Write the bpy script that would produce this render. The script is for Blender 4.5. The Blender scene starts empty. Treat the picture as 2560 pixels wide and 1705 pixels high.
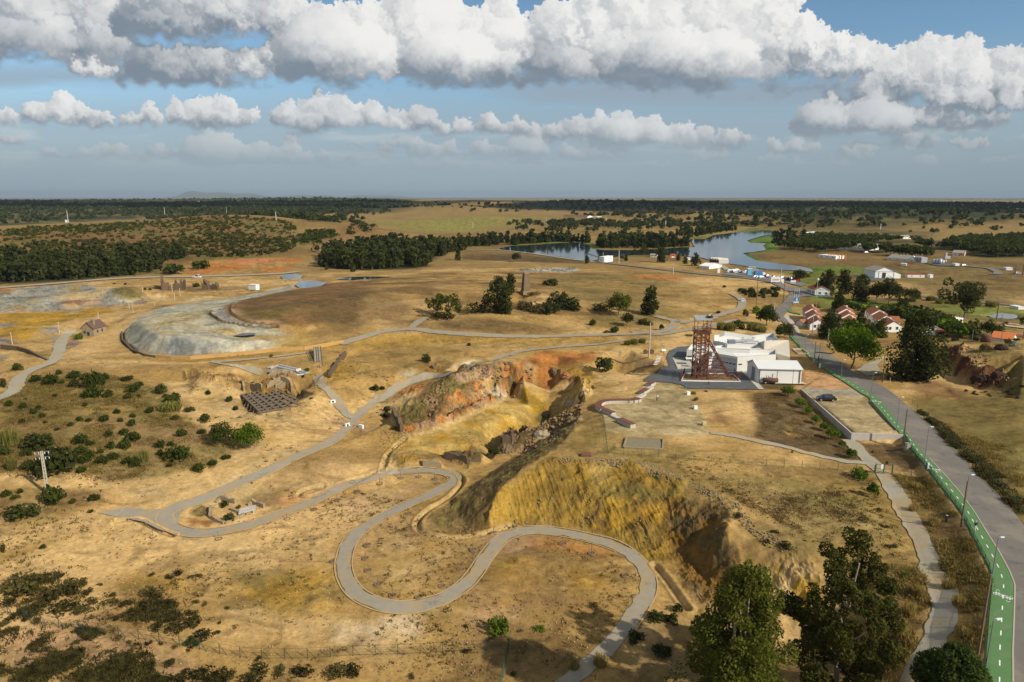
import bpy, bmesh, math, random
import numpy as np
from mathutils import Vector, Matrix
from mathutils.geometry import delaunay_2d_cdt

SC = bpy.context.scene
COL = SC.collection
rng = np.random.default_rng(7)
random.seed(11)

# ------------------------------------------------------------------ camera
FPX,HC=1707.0,50.0                       # focal length in pixels of the 2560 wide photograph, camera height
PITCH = math.atan((852.5 - 490) / FPX)
cam_data = bpy.data.cameras.new('camera')
cam_data.sensor_width = 36.0
cam_data.lens = 36.0 * FPX / 2560.0
cam_data.clip_start = 1.0
cam_data.clip_end = 200000.0
cam = bpy.data.objects.new('camera', cam_data)
COL.objects.link(cam)
cam.location = (0,0, HC)
cam.rotation_euler = (math.pi / 2 - PITCH, 0,0)
SC.camera = cam
SC.cycles.use_denoising = True
SC.cycles.max_bounces = 5
SC.cycles.diffuse_bounces = 2
SC.cycles.glossy_bounces = 2
SC.cycles.transmission_bounces = 2
SC.cycles.transparent_max_bounces = 4
SC.cycles.volume_bounces = 0
SC.cycles.caustics_reflective = False
SC.cycles.caustics_refractive = False
SC.view_settings.view_transform = 'Standard'
SC.view_settings.look = 'None'
SC.view_settings.gamma = 1.0
SC.view_settings.use_curve_mapping = False
SC.view_settings.exposure = 0.20

SUN_AZ,SUN_EL=math.radians(125),math.radians(34)     # azimuth clockwise from +Y
SUN_DIR=np.array([math.sin(SUN_AZ)*math.cos(SUN_EL),math.cos(SUN_AZ)*math.cos(SUN_EL),math.sin(SUN_EL)])
sun_d = bpy.data.lights.new('sun', 'SUN')
sun_d.energy = 5.0
sun_d.angle = math.radians(0.5)
sun_d.color = (1.0,0.93,0.80)
sun = bpy.data.objects.new('sun', sun_d)
COL.objects.link(sun)
sun.rotation_euler=Vector(SUN_DIR).to_track_quat('Z','Y').to_euler()

# ------------------------------------------------------------------ noise
def _hash(ix, iy, seed):
 h=(ix.astype(np.int64)*374761393+iy.astype(np.int64)*668265263+seed*982451653)&0xFFFFFFFF
 h = ((h ^ (h >> 13)) * 1274126177) & 0xFFFFFFFF
 h = ((h ^ (h >> 16)) * 2246822519) & 0xFFFFFFFF
 return ((h ^ (h >> 15)) & 0xFFFFFF).astype(np.float32) / 16777215.0

def vnoise(x, y, seed=0):
 xf, yf = np.floor(x), np.floor(y)
 u = (x - xf).astype(np.float32); v = (y - yf).astype(np.float32)
 u = u * u * (3 - 2 * u); v = v * v * (3 - 2 * v)
 ix, iy = xf.astype(np.int64), yf.astype(np.int64)
 a, b = _hash(ix, iy, seed), _hash(ix + 1, iy, seed)
 c, d = _hash(ix, iy + 1, seed), _hash(ix + 1, iy + 1, seed)
 return a + (b - a) * u + (c - a) * v + (a - b - c + d) * u * v

def fbm(x, y, octs=4, seed=0, gain=0.5):
 s, a, t = 0.0,1.0,0.0
 for i in range(octs):
  s=s+a*vnoise(x*2**i+17.3*i,y*2**i-9.1*i,seed+i)
  t += a; a *= gain
 return s / t

def ridged(x, y, octs=4, seed=0):
 s, a, t = 0.0,1.0,0.0
 for i in range(octs):
  s=s+a*(1-np.abs(2*vnoise(x*2**i+5.7*i,y*2**i+3.3*i,seed+i)-1))
  t += a; a *= 0.5
 return s / t

def sstep(a, b, x):
 t = np.clip((x - a) / (b - a),0,1)
 return t * t * (3 - 2 * t)

# ------------------------------------------------------------------ from photograph measurements to the place
CR=dict(A=(0,460,2.7384),B=(850,460,2.7384),C=(1700,460,2.7384),D=(0,1000,2.2244),E=(850,1000,2.2244),
   F=(1700,1000,2.2244),G=(1500,760,4.06),H=(1900,620,3.568),I=(450,850,4.282),J=(950,850,4.282),
   K=(1720,760,7.128),L=(2160,1180,2.9875),M=(1780,630,7.359),N=(2030,560,4.443),O=(340,680,5.607),
   Q=(540,880,7.359),R=(2000,760,4.205),S=(1460,540,5.8875),T=(0,480,3.6797),U=(640,480,3.6797),
   V=(1280,480,3.6797),W=(1920,480,3.6797),X=(430,1180,6.365),Y=(1950,920,4.7525),Z=(0,0,1.0))
CP, SP = math.cos(PITCH), math.sin(PITCH)

def rays(tag, pts):
 ox, oy, s = CR[tag]
 p = np.asarray(pts, float)
 x = (ox + p[:, 0] / s - 1280) / FPX
 y = -(oy + p[:, 1] / s - 852.5) / FPX
 return np.stack([x, CP + y * SP, -SP + y * CP],1)

def at_z(tag, x, y, z):
 d = rays(tag, [(x, y)])[0]
 k = (z - HC) / d[2]
 return np.array([d[0] * k, d[1] * k, z])

def at_d(tag, x, y, dist):
 d = rays(tag, [(x, y)])[0]
 k = dist / d[1]
 return np.array([d[0] * k, dist, HC + d[2] * k])

# ------------------------------------------------------------------ sky: Nishita with a sculpted cloud deck
def build_clouds(W, Hh, u0, u1, v0, v1):
 """Cumulus sculpted from heaps of spheres on a tangent plane of the sky; returns linear RGB and coverage."""
 PX,PY=np.meshgrid(1280+np.linspace(u0,u1,W)*FPX*1.045,490-np.linspace(v0,v1,Hh)*1885)
 st = PX[0,1] - PX[0,0]
 r = np.random.default_rng(5)
 L = np.array([0.60,0.62,0.50]); L /= np.linalg.norm(L)
 zb = np.full((Hh, W),-1e9, np.float32)
 nx=np.zeros((Hh,W),np.float32);ny=np.zeros_like(nx);nz=np.zeros_like(nx)
 hb=np.zeros_like(nx);tone=np.ones_like(nx);dens=np.zeros_like(nx)

 def splat(cx, cy, cz, rad, base, top, tn, sq=1.0, dn=1.0):
  x0=int(max(0,(cx-rad-PX[0,0])/st));x1=int(min(W,(cx+rad-PX[0,0])/st+2))
  sy = PY[0,0] - PY[1,0]
  y0=int(max(0,(PY[0,0]-cy-rad)/sy));y1=int(min(Hh,(PY[0,0]-cy+rad)/sy+2))
  if x1 <= x0 or y1 <= y0:
   return
  dx=(PX[y0:y1,x0:x1]-cx)/rad;dy=(cy-PY[y0:y1,x0:x1])/(rad*sq)
  q = 1 - dx * dx - dy * dy
  ok=(q>0)&(PY[y0:y1,x0:x1]<base+6*np.sin(PX[y0:y1,x0:x1]*.021)+3)
  z = np.where(ok, cz + rad * np.sqrt(np.maximum(q, 0)),-1e9)
  w = z > zb[y0:y1, x0:x1]
  zb[y0:y1, x0:x1][w] = z[w]
  nx[y0:y1, x0:x1][w] = dx[w]; ny[y0:y1, x0:x1][w] = dy[w]
  nz[y0:y1, x0:x1][w] = np.sqrt(np.maximum(q, 0))[w]
  hb[y0:y1,x0:x1][w]=((base-PY[y0:y1,x0:x1])/max(base-top,1))[w]
  tone[y0:y1, x0:x1][w] = tn; dens[y0:y1, x0:x1][w] = dn

 def cumulus(lobes, base, tn=1.0, zoff=0.0, small=1.0, dn=None):
  if dn is None:
   dn = 1.0 if base < 240 else max(.7,1.15 - (base - 240) / 360)
  top = min(cy - rd for cx, cy, rd in lobes)
  xs=[cx for cx,cy,rd in lobes];mr=sum(rd for cx,cy,rd in lobes)/len(lobes)
  n = int((max(xs) - min(xs)) / (mr * .35)) + 2
  for i in range(n):
   x=min(xs)+(max(xs)-min(xs))*i/(n-1)+r.uniform(-.2,.2)*mr
   near = min(lobes, key=lambda q: abs(q[0] - x))
   h = base - near[1]
   splat(x,near[1]+h*.5,zoff-.3*mr,max(h,mr*.4)*r.uniform(.6,1.2),base+r.uniform(-4,4),top,tn*.97,r.uniform(.5,.75),dn)
  for cx, cy, rd in lobes:
   splat(cx, cy, zoff, rd, base, top, tn, .9, dn)
   n1 = 16
   for i in range(n1):
    a = r.uniform(0,2 * math.pi); e = math.acos(r.uniform(-0.1,1))
    ox,oy,oz=math.cos(a)*math.sin(e),math.sin(a)*math.sin(e),math.cos(e)
    r1 = rd * r.uniform(.28,.52)
    c1 = (cx + ox * rd * .78, cy - oy * rd * .72, zoff + oz * rd * .7)
    splat(*c1, r1, base, top, tn, 1.0, dn)
    for j in range(14):
     a = r.uniform(0,2 * math.pi); e = math.acos(r.uniform(-0.1,1))
     px,py,pz=math.cos(a)*math.sin(e),math.sin(a)*math.sin(e),math.cos(e)
     r2 = r1 * r.uniform(.22,.48)
     c2=(c1[0]+px*r1*.85,c1[1]-py*r1*.85,c1[2]+pz*r1*.8)
     splat(*c2, r2, base, top, tn, 1.0, dn)
     if small and r2 > 7:
      for k in range(5):
       a = r.uniform(0,2 * math.pi); e = math.acos(r.uniform(0,1))
       r3 = r2 * r.uniform(.25,.5)
       splat(c2[0]+math.cos(a)*math.sin(e)*r2*.9,c2[1]-math.sin(a)*math.sin(e)*r2*.9,
         c2[2] + math.cos(e) * r2 * .85, r3, base, top, tn, 1.0, dn)
 # upper row (left grey mass, the great central cloud, the right shoulder)
 cumulus([(-160,20,170),(60,0,150),(250,40,120),(150,100,90),(-60,120,90),(330,90,70)],185,.86,-300)
 cumulus([(440,-20,110),(560,10,110),(680,30,85),(600,70,80)],118,.88,-100)
 cumulus([(420,120,90),(520,150,75),(640,150,60),(380,170,60)],222,.74,-220)
 cumulus([(640,182,40),(700,165,42),(760,185,45),(830,120,85),(860,60,50),(930,120,95),(1010,100,90),
    (1090,70,105),(1180,110,90),(1260,100,80),(1330,120,80),(1200,170,60),(1000,180,50),(880,180,50)],226,1.0,0)
 cumulus([(1440,90,105),(1560,40,120),(1660,50,125),(1780,70,120),(1880,90,110),(1980,120,95),(1500,150,80),
    (1700,150,80),(1860,170,70),(2060,150,80)],236,1.0,40)
 cumulus([(2120,170,80),(2210,180,75),(2310,160,75),(2400,180,70),(2500,175,65),(2600,170,80),(2260,210,60)],262,.93,-60)
 cumulus([(2780,120,120),(2920,100,130),(3080,130,120)],240,.9,-60)
 cumulus([(-420,60,150),(-600,20,170),(-800,60,150)],200,.88,-60)
 # second row
 cumulus([(90,285,32),(150,270,42),(210,285,36),(260,300,22)],316,.95,0,0)
 cumulus([(320,300,22),(375,285,30),(340,295,22)],314,.93,0,0)
 cumulus([(450,285,30),(500,270,34),(560,272,34),(620,290,28)],318,.93,0,0)
 cumulus([(720,290,34),(790,270,40),(860,270,42),(930,285,34),(980,310,28),(900,310,26)],330,.90,0,0)
 cumulus([(1100,320,22),(1150,315,26),(1230,312,30),(1290,318,26)],334,.86,0,0)
 cumulus([(1500,310,32),(1560,305,34),(1620,312,32),(1700,330,36),(1760,345,26),(1820,345,28),(1860,350,20)],368,.94,0,0)
 cumulus([(1940,360,18),(1990,362,22),(2040,366,14)],380,.88,0,0)
 cumulus([(2080,300,30),(2140,310,26),(2220,320,30),(2180,250,26),(2060,255,22)],346,.82,0,0)
 cumulus([(2420,240,40),(2520,250,36),(2350,250,34)],276,.84,0,0)
 cumulus([(-40,290,40),(20,300,30),(-110,280,44)],320,.92,0,0)
 cumulus([(1000,300,30),(1060,290,34),(960,305,24)],322,.8,-60,0)
 cumulus([(1380,330,30),(1440,320,36),(1330,335,24)],352,.82,-60,0)
 cumulus([(2180,285,44),(2280,275,50),(2380,285,44),(2480,290,40)],322,.74,-120,0)
 # low row
 cumulus([(500,385,18),(560,372,26),(640,375,28),(720,378,30),(800,392,22),(880,402,18),(520,345,20)],415,.84,-30,0)
 cumulus([(110,378,16),(200,380,20),(290,378,22),(380,380,24),(430,384,14)],392,.80,-30,0)
 cumulus([(1040,362,18),(1120,370,22),(1200,372,26),(1290,365,24),(1340,350,14)],392,.84,-30,0)
 cumulus([(1030,402,14),(1110,405,18),(1200,410,16)],424,.80,-30,0)
 cumulus([(1420,372,18),(1480,374,24),(1550,380,18)],396,.86,-30,0)
 cumulus([(2240,330,30),(2160,345,24),(2330,350,20)],366,.70,-100,0)
 cumulus([(210,168,22),(250,165,26),(290,172,14)],188,1.0,300,0)
 for i in range(48):
  cx = r.uniform(-300,2500); cy = r.uniform(345,415)
  w = r.uniform(8,20)
  cumulus([(cx+k*w*1.2,cy+r.uniform(-4,4),w*r.uniform(.5,1))for k in range(r.integers(2,6))],cy+w*.5,.80,-50,0)
 # overhead, beyond the top of the frame, and to both sides: the same sky goes on
 for i in range(60):
  cy = r.uniform(-1500,-150); cx = r.uniform(PX.min(), PX.max())
  w = r.uniform(60,150)
  cumulus([(cx+r.uniform(-2,2)*w,cy+r.uniform(-.4,.4)*w,w*r.uniform(.6,1.1))for k in range(4)],cy+w,.9,-200,0)
 for i in range(40):
  cx=r.choice([r.uniform(PX.min(),-300),r.uniform(2800,PX.max())]);cy=r.uniform(0,380)
  w = 20 + (400 - cy) * .2
  cumulus([(cx+k*w,cy+r.uniform(-.3,.3)*w,w*r.uniform(.6,1.1))for k in range(4)],cy+w*.6,.9,-200,0)
 alpha = (zb > -1e8).astype(np.float32)
 lam = np.clip(nx * L[0] + ny * L[1] + nz * L[2],0,1)
 hgt = np.clip(hb, 0,1)
 lit = .56 + .44 * lam ** .9
 lit=lit*(0.40+.60*sstep(-.02,.50,hgt+.30*(lam-.5)))*tone
 def blur(a, n):
  for ax in (0,1):
   k = np.exp(-np.linspace(-2,2,2 * n + 1) ** 2); k /= k.sum()
   p=np.pad(a,[(n,n)if ax==i else(0,0)for i in(0,1)],mode='edge')
   o = np.zeros_like(a)
   for i, kk in enumerate(k):
    o+=kk*(p[i:i+a.shape[0],:]if ax==0 else p[:,i:i+a.shape[1]])
   a = o
  return a
 n = max(1, int(round(4 / st)))
 la = lit * alpha
 # multiple scattering: mix a fine, a medium and a broad blur of the lit surface
 out = 0; tot = 0
 for k, w in ((max(1, n // 2),.12),(n * 2,.36),(n * 7,.52)):
  ab=blur(alpha,k);out=out+w*blur(la,k)/np.maximum(ab,.02)
 lit = out
 al = blur(alpha, max(1, int(round(5 / st))))
 # undersides dissolve into the haze instead of ending in a line
 hb_ = blur(hgt * alpha, n * 2) / np.maximum(blur(alpha, n * 2),.02)
 al=al*sstep(-.02,.20,hb_+(fbm(PX/110,PY/20,3,35)-.5)*.28)
 dn = blur(dens, n * 3) / np.maximum(blur(alpha, n * 3),.02)
 # fray the edges
 fx=fbm(PX/26,PY/26,5,31)-.5;fy=fbm(PX/26+70,PY/26,5,32)-.5
 far = sstep(470,150, PY)
 fx=fx+.35*(fbm(PX/7,PY/7,3,33)-.5);fy=fy+.35*(fbm(PX/7+9,PY/7,3,34)-.5)
 ii=np.clip(np.arange(Hh)[:,None]+fy*(34*far+15)/st,0,Hh-1).astype(int)
 jj=np.clip(np.arange(W)[None,:]+fx*(34*far+15)/st,0,W-1).astype(int)
 al = al[ii, jj]; lit = lit[ii, jj]
 hw=(sstep(.10,.42,hb_))[ii,jj];al=al*hw+blur(al,n*4)*(1-hw)
 al=sstep(.12,.92,al+(fbm(PX/16,PY/10,5,41)-.5)*.55*(1-sstep(.80,1.0,al)))*np.clip(dn,0,1)
 # thin veils between the clouds
 veil=sstep(.48,.80,fbm(PX/420,PY/90,5,51))*sstep(40,200,PY)*.5
 veil=np.maximum(veil,.70*sstep(150,420,PY)*sstep(700,1900,PX+2.0*(PY-300)))
 veil=np.maximum(veil,.92*sstep(1050,1420,PX)*(1-sstep(2050,2500,PX))*sstep(170,225,PY)*(1-sstep(255,350,PY+60*fbm(PX/240,PY/40,5,52))))
 veil=np.maximum(veil,.75*(1-sstep(150,900,PX))*sstep(130,190,PY)*(1-sstep(205,260,PY+50*fbm(PX/200,PY/40,5,54))))
 c_lo = np.array([.205,.255,.310]); c_hi = np.array([.86,.85,.83])
 t=np.clip((lit-.28)/.62,0,1)[...,None]+(fbm(PX/60,PY/30,5,61)[...,None]-.5)*.16
 rgb = c_lo + (c_hi - c_lo) * np.clip(t, 0,1) ** 1.0
 low = sstep(200,440, PY)[..., None]
 rgb = rgb * (1 - .30 * low) + np.array([.52,.51,.50]) * .30 * low
 vc = np.array([.310,.385,.460])
 veil = np.maximum(veil, .72 * sstep(170,310, PY))
 # long pale streaks of far stratocumulus low in the sky
 sk=sstep(.50,.72,fbm(PX/170,PY/26,5,53))*sstep(285,340,PY)*(1-sstep(395,450,PY))*.55
 vc=vc*(1-sk[...,None])+np.array([.62,.60,.58])*sk[...,None];veil=np.maximum(veil,sk)
 a_tot = al + veil * (1 - al)
 rgb=(rgb*al[...,None]+vc*(veil*(1-al))[...,None])/np.maximum(a_tot,1e-3)[...,None]
 # the haze that every ray near the horizon runs through
 hz = .95 * sstep(285,455, PY)
 hc=np.array([.330,.410,.475])*(1-.12*sstep(1500,2600,PX))[...,None]
 a2 = a_tot * (1 - hz) + hz
 rgb=(rgb*(a_tot*(1-hz))[...,None]+hc*hz[...,None])/np.maximum(a2,1e-3)[...,None]
 return(rgb*.90).astype(np.float32),np.clip(a2,0,1).astype(np.float32)

def cloud_image(name, W, Hh, *ang):
 rgb, a = build_clouds(W, Hh, *ang)
 im = bpy.data.images.new(name, W, Hh, alpha=True, float_buffer=True)
 im.colorspace_settings.name = 'Non-Color'
 im.alpha_mode = 'CHANNEL_PACKED'
 im.pixels.foreach_set(np.concatenate([rgb, a[..., None]],2).ravel())
 im.pack()
 return im

world = bpy.data.worlds.new('World')
SC.world = world
world.use_nodes = True
nt = world.node_tree
nt.nodes.clear()
def N(nt, typ, **kw):
 n = nt.nodes.new(typ)
 for k, v in kw.items():
  if k == 'inp':
   for i, val in v.items():
    n.inputs[i].default_value = val
  else:
   setattr(n, k, v)
 return n
def LK(nt, a, b):
 nt.links.new(a, b)
def mathn(nt, op, a, b=None, c=None):
 n = nt.nodes.new('ShaderNodeMath'); n.operation = op
 for i, v in enumerate((a, b, c)):
  if v is None: continue
  if hasattr(v, 'is_output'): nt.links.new(v, n.inputs[i])
  else: n.inputs[i].default_value = v
 return n.outputs[0]
sky=N(nt,'ShaderNodeTexSky',sky_type='NISHITA',sun_disc=False,sun_elevation=SUN_EL,sun_rotation=SUN_AZ,altitude=200.0,
  air_density=1.0, dust_density=0.3, ozone_density=2.0)
SKY_K = 0.086
tc = N(nt, 'ShaderNodeTexCoord')
sep=N(nt,'ShaderNodeSeparateXYZ');LK(nt,tc.outputs['Generated'],sep.inputs[0])
fwd = mathn(nt, 'MAXIMUM', mathn(nt, 'ABSOLUTE', sep.outputs[1]),.02)
azn = mathn(nt, 'DIVIDE', sep.outputs[0], fwd)
eln = mathn(nt, 'DIVIDE', sep.outputs[2], fwd)
AZ0, AZ1, EL0, EL1 = -1.6,1.6,-.05,.95
img = cloud_image('cloud_deck',2600,860, AZ0, AZ1, EL0, EL1)
cmb = N(nt, 'ShaderNodeCombineXYZ')
LK(nt,mathn(nt,'DIVIDE',mathn(nt,'SUBTRACT',azn,AZ0),AZ1-AZ0),cmb.inputs[0])
LK(nt,mathn(nt,'DIVIDE',mathn(nt,'SUBTRACT',eln,EL0),EL1-EL0),cmb.inputs[1])
tex=N(nt,'ShaderNodeTexImage',image=img,extension='MIRROR',interpolation='Linear')
LK(nt, cmb.outputs[0], tex.inputs[0])
hs=N(nt,'ShaderNodeMix',data_type='RGBA',blend_type='MULTIPLY',inp={0:1.0})
LK(nt,sky.outputs[0],hs.inputs[6]);hs.inputs[7].default_value=(SKY_K*.88,SKY_K*1.03,SKY_K*1.08,1)
mx = N(nt, 'ShaderNodeMix', data_type='RGBA')
LK(nt,tex.outputs['Alpha'],mx.inputs[0]);LK(nt,hs.outputs[2],mx.inputs[6]);LK(nt,tex.outputs['Color'],mx.inputs[7])
sc10=N(nt,'ShaderNodeMix',data_type='RGBA',blend_type='MULTIPLY',inp={0:1.0})
LK(nt,mx.outputs[2],sc10.inputs[6]);sc10.inputs[7].default_value=(10,10,10,1)
bg=N(nt,'ShaderNodeBackground',inp={1:0.1});LK(nt,sc10.outputs[2],bg.inputs[0])
wo=N(nt,'ShaderNodeOutputWorld');LK(nt,bg.outputs[0],wo.inputs[0])
world.cycles.sampling_method = 'MANUAL'
world.cycles.sample_map_resolution = 512
# ------------------------------------------------------------------ terrain: surveyed break lines, triangulated
TP = []                                            # (x, y, z)
def brk(tag, pts, step=3.0):
 """A break line: (px, py, z) along a crest, a toe or a level edge, walked in the place every few metres."""
 w = [at_z(tag, *p) for p in pts]
 for a, b in zip(w[:-1], w[1:]):
  n = max(1, int(np.linalg.norm((b - a)[:2]) / step))
  for i in range(n):
   TP.append(a + (b - a) * i / n)
 TP.append(w[-1])
def spot(tag, *pts):
 for p in pts:
  TP.append(at_z(tag, *p))
def level(tag, z, pts, step=4.0, close=False):
 pts = list(pts) + ([pts[0]] if close else [])
 brk(tag, [(x, y, z) for x, y in pts], step)

# museum yard, viewing terrace, car park and road: the level of the old mine yard
level('G',0,[(420,800),(330,900),(60,960),(20,1050),(60,1290),(400,1340),(1100,1340),(1500,1260),(1900,900),(2040,870)])
level('Y',0,[(290,256),(590,508),(878,752),(1480,762)],2)
brk('Y',[(212,282,-.5),(520,560,-1.3),(822,868,-1.7),(1180,890,-1.7),(1440,896,-1.5)],2)
spot('Y',(300,600,-.5),(600,1000,-1.2),(100,900,-.4),(980,1080,-1.5),(1300,1000,-1.5))
level('F',0,[(1055,0),(1200,165),(1255,215),(1300,290),(1380,385),(1450,480),(1560,620),(1640,780),(1725,945),(1720,1200),(1700,1568),(1690,1900)],4)
level('F',0,[(1225,0),(1330,90),(1440,180),(1560,310),(1680,440),(1800,560),(1913,700),(2200,1100),(2400,1900)],4)
brk('F',[(1215,250,-1.2),(1310,400,-1.2),(1430,580,-1),(1560,780,-.8),(1650,980,-.8),(1625,1300,-1),(1570,1568,-1.4)],4)
level('F',-.05,[(1290,300),(1370,396),(1438,492),(1546,632),(1624,790),(1706,952),(1702,1200),(1682,1400),(1674,1568),(1670,1900)],4)
brk('F',[(1100,420,-1.6),(1230,650,-1.8),(1320,850,-2),(1440,1050,-2.2),(1400,1300,-2.6),(1280,1568,-3.2)],5)
level('F',-1.2,[(700,420),(950,560),(1050,700)])
level('C',0,[(640,850),(680,930),(800,1060),(970,1240),(1270,1450)],6)
level('C',0,[(760,920),(860,1040),(1000,1150),(1180,1280),(1400,1390)],6)
# platform edge above the ochre slope, its bench and its foot
brk('E',[(1330,120,-.8),(1250,225,-.6),(1200,265,-.8),(1040,370,-1.4),(900,485,-2.2),(835,600,-4.4),(795,705,-7.9)],1.5)
brk('E',[(1180,330,-1),(1300,325,-.6),(1420,350,-.8),(1560,340,-.4),(1720,380,-.5),(1913,445,-.8)],1.5)
brk('F',[(0,425,-.8),(130,480,-1),(240,560,-1.2),(300,640,-1.6),(262,700,-2),(255,760,-2.6),(330,840,-3.6),(420,890,-4.2)],1.5)
brk('E',[(1330,470,-3.0),(1450,500,-3.4),(1600,520,-3.5),(1800,520,-3.0)],2)
brk('E',[(1360,520,-3.7),(1450,550,-3.9),(1620,570,-4.0),(1820,560,-3.5)],2)
brk('E',[(790,712,-8),(1000,690,-8),(1250,705,-8),(1400,745,-8.1),(1560,815,-8.3),(1740,900,-8.6),(1800,980,-8.8),(1900,1130,-9.2)],1.5)
brk('F',[(-40,800,-7.4),(20,850,-7.8),(90,920,-8.4),(150,1000,-8.8),(160,1200,-9.2)],1.5)
brk('F',[(470,850,-3.4),(600,860,-3),(720,910,-3.0),(800,980,-3.6),(820,1060,-4.6)],1.5)
brk('F',[(360,1010,-6.5),(480,1150,-8.2),(620,1260,-8.8),(720,1260,-8.6),(830,1150,-6.2)],1.5)
spot('F',(300,480,-1),(500,600,-1.2),(700,700,-1.4),(450,780,-2.2),(900,800,-1.8),(1000,950,-3),(1050,1200,-4),(900,1300,-7),
  (1150,1000,-2.6),(1250,1300,-3.2),(800,1500,-9),(200,1500,-9.6),(500,1500,-9.5),(1000,1568,-7),(1150,1568,-5))
# dark west face of the platform and the workings at its foot
brk('E',[(470,690,-8),(560,610,-7.9),(700,500,-7.6),(800,430,-7.4),(920,350,-7.2),(1000,310,-7.4)],1.5)
brk('J',[(1300,1200,-11.5),(1420,1170,-12),(1560,1120,-12),(1680,1010,-11.5),(1900,900,-10),(2010,830,-8)],1.5)
brk('J',[(1310,1100,-6.4),(1380,1050,-6.3),(1500,1000,-6.2),(1700,920,-6.0),(1900,800,-5.6),(2040,780,-5)],1.5)
brk('J',[(1620,1130,-6.6),(1700,1060,-6.2),(1880,1000,-5.6),(2020,900,-3.4)],1.5)
brk('J',[(1560,1190,-7.6),(1800,1080,-7),(2000,960,-5),(2090,880,-3)],1.5)
brk('J',[(2150,430,-1),(2150,560,-.8),(2200,640,-.6),(2150,720,-.8),(2130,860,-1),(2080,920,-1)],1.5)
brk('J',[(2140,450,-1.6),(2060,520,-4.4),(1930,680,-5.4),(2060,700,-4.6),(2140,690,-3)],1.5)
brk('J',[(1830,490,-5),(1800,640,-5.8),(1850,700,-6)],2)
# quarry hole with the dark wall
brk('J',[(655,1225,-6.6),(700,1205,-6.5),(850,1195,-6.4),(1000,1205,-6.4),(1090,1215,-6.4)],1.5)
brk('J',[(690,1250,-8.6),(800,1290,-9.4),(930,1330,-9.8),(1080,1300,-9.8),(1180,1240,-9.4)],1.5)
brk('J',[(680,1330,-7.8),(800,1350,-7.9),(950,1370,-7.9),(1100,1350,-7.7),(1200,1290,-7.6)],2)
brk('J',[(110,1330,-6.4),(200,1260,-6.0),(330,1260,-6.0),(450,1290,-6.5),(640,1290,-6.6)],2)
brk('J',[(100,1365,-7.4),(300,1375,-7.7),(460,1375,-7.8),(680,1375,-7.9)],2)
spot('J',(100,1150,-6.3),(400,1160,-6),(700,1120,-6),(1000,1120,-6.2),(1000,900,-6),(1300,850,-6),(1600,700,-5.8),(600,1020,-6),(1500,900,-6))
# rock ridge between the gravel path and the ochre bowl
brk('J',[(250,975,-6.1),(450,955,-6.1),(700,880,-6),(860,800,-6),(1000,740,-6),(1250,640,-5.9),(1400,600,-5.8),(1560,545,-5.6)],1.5)
brk('J',[(240,930,-4.3),(400,915,-4.4),(550,885,-4.3),(700,825,-4.2),(860,760,-4.1),(1000,690,-4),(1120,620,-4),(1200,590,-3.8)],1.5)
brk('J',[(140,775,-3.4),(165,830,-3.6),(235,930,-4.2)],1.2)
brk('J',[(122,790,-5.6),(150,850,-5.8),(200,960,-6.1),(230,985,-6.2)],1.2)
brk('J',[(420,690,-3),(520,570,-1.8),(680,440,-.4),(840,340,.8),(980,310,1.6),(1150,285,2),(1300,250,2.2),(1480,230,1.8),(1640,260,1)],2)
brk('J',[(620,800,-3.8),(800,640,-2.6),(960,520,-1.4),(1100,440,-.6),(1230,400,-.4)],2)
brk('J',[(680,760,-4),(850,690,-3.8),(960,650,-3.6),(1100,560,-3.2),(1200,510,-3)],2)
brk('J',[(1240,470,-2.0),(1340,400,-.6),(1450,345,.6),(1530,370,.2),(1560,430,-1.5)],1.5)
brk('J',[(1290,460,-3.4),(1380,390,-2.2),(1450,335,-.6)],1.5)
brk('J',[(1240,560,-4.6),(1330,590,-5.4),(1440,570,-5.5),(1550,490,-5)],1.5)
brk('J',[(1660,260,.4),(1640,400,-3),(1620,500,-5)],2)
brk('J',[(1820,280,-.4),(1900,310,-.3),(2010,350,-.5),(2140,400,-1)],1.5)
brk('J',[(1820,370,-3.2),(1900,410,-4),(1990,470,-5),(2120,440,-3.4)],1.5)
brk('J',[(0,680,-5.4),(150,590,-4.7),(330,470,-3.6),(560,420,-2.6),(740,370,-1.7),(1000,260,-.9),(1250,212,-.4),(1450,130,0),(1700,90,.1),(2300,45,.2)],3)
brk('J',[(560,360,-1.4),(700,330,-.4),(860,260,.3),(1040,220,.2)],2)
spot('J',(300,300,.2),(100,400,-1.5),(600,150,.3),(1200,100,.4),(1900,150,.2),(2200,250,.2))
# planted hollow west of the mine yard
brk('B',[(1720,1250,-.5),(1760,1200,-.3),(1850,1140,.4),(1960,1120,1.0),(2040,1160,1.2),(2150,1200,.8),(2210,1230,.3)],2)
brk('B',[(1740,1270,-2),(1820,1290,-4),(1900,1290,-4.6),(2000,1300,-4.4),(2130,1295,-2.6),(2200,1270,-1)],2)
brk('B',[(1730,1310,-.9),(1850,1335,-.9),(2000,1330,-.7),(2150,1300,-.3),(2230,1250,0)],2)
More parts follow.
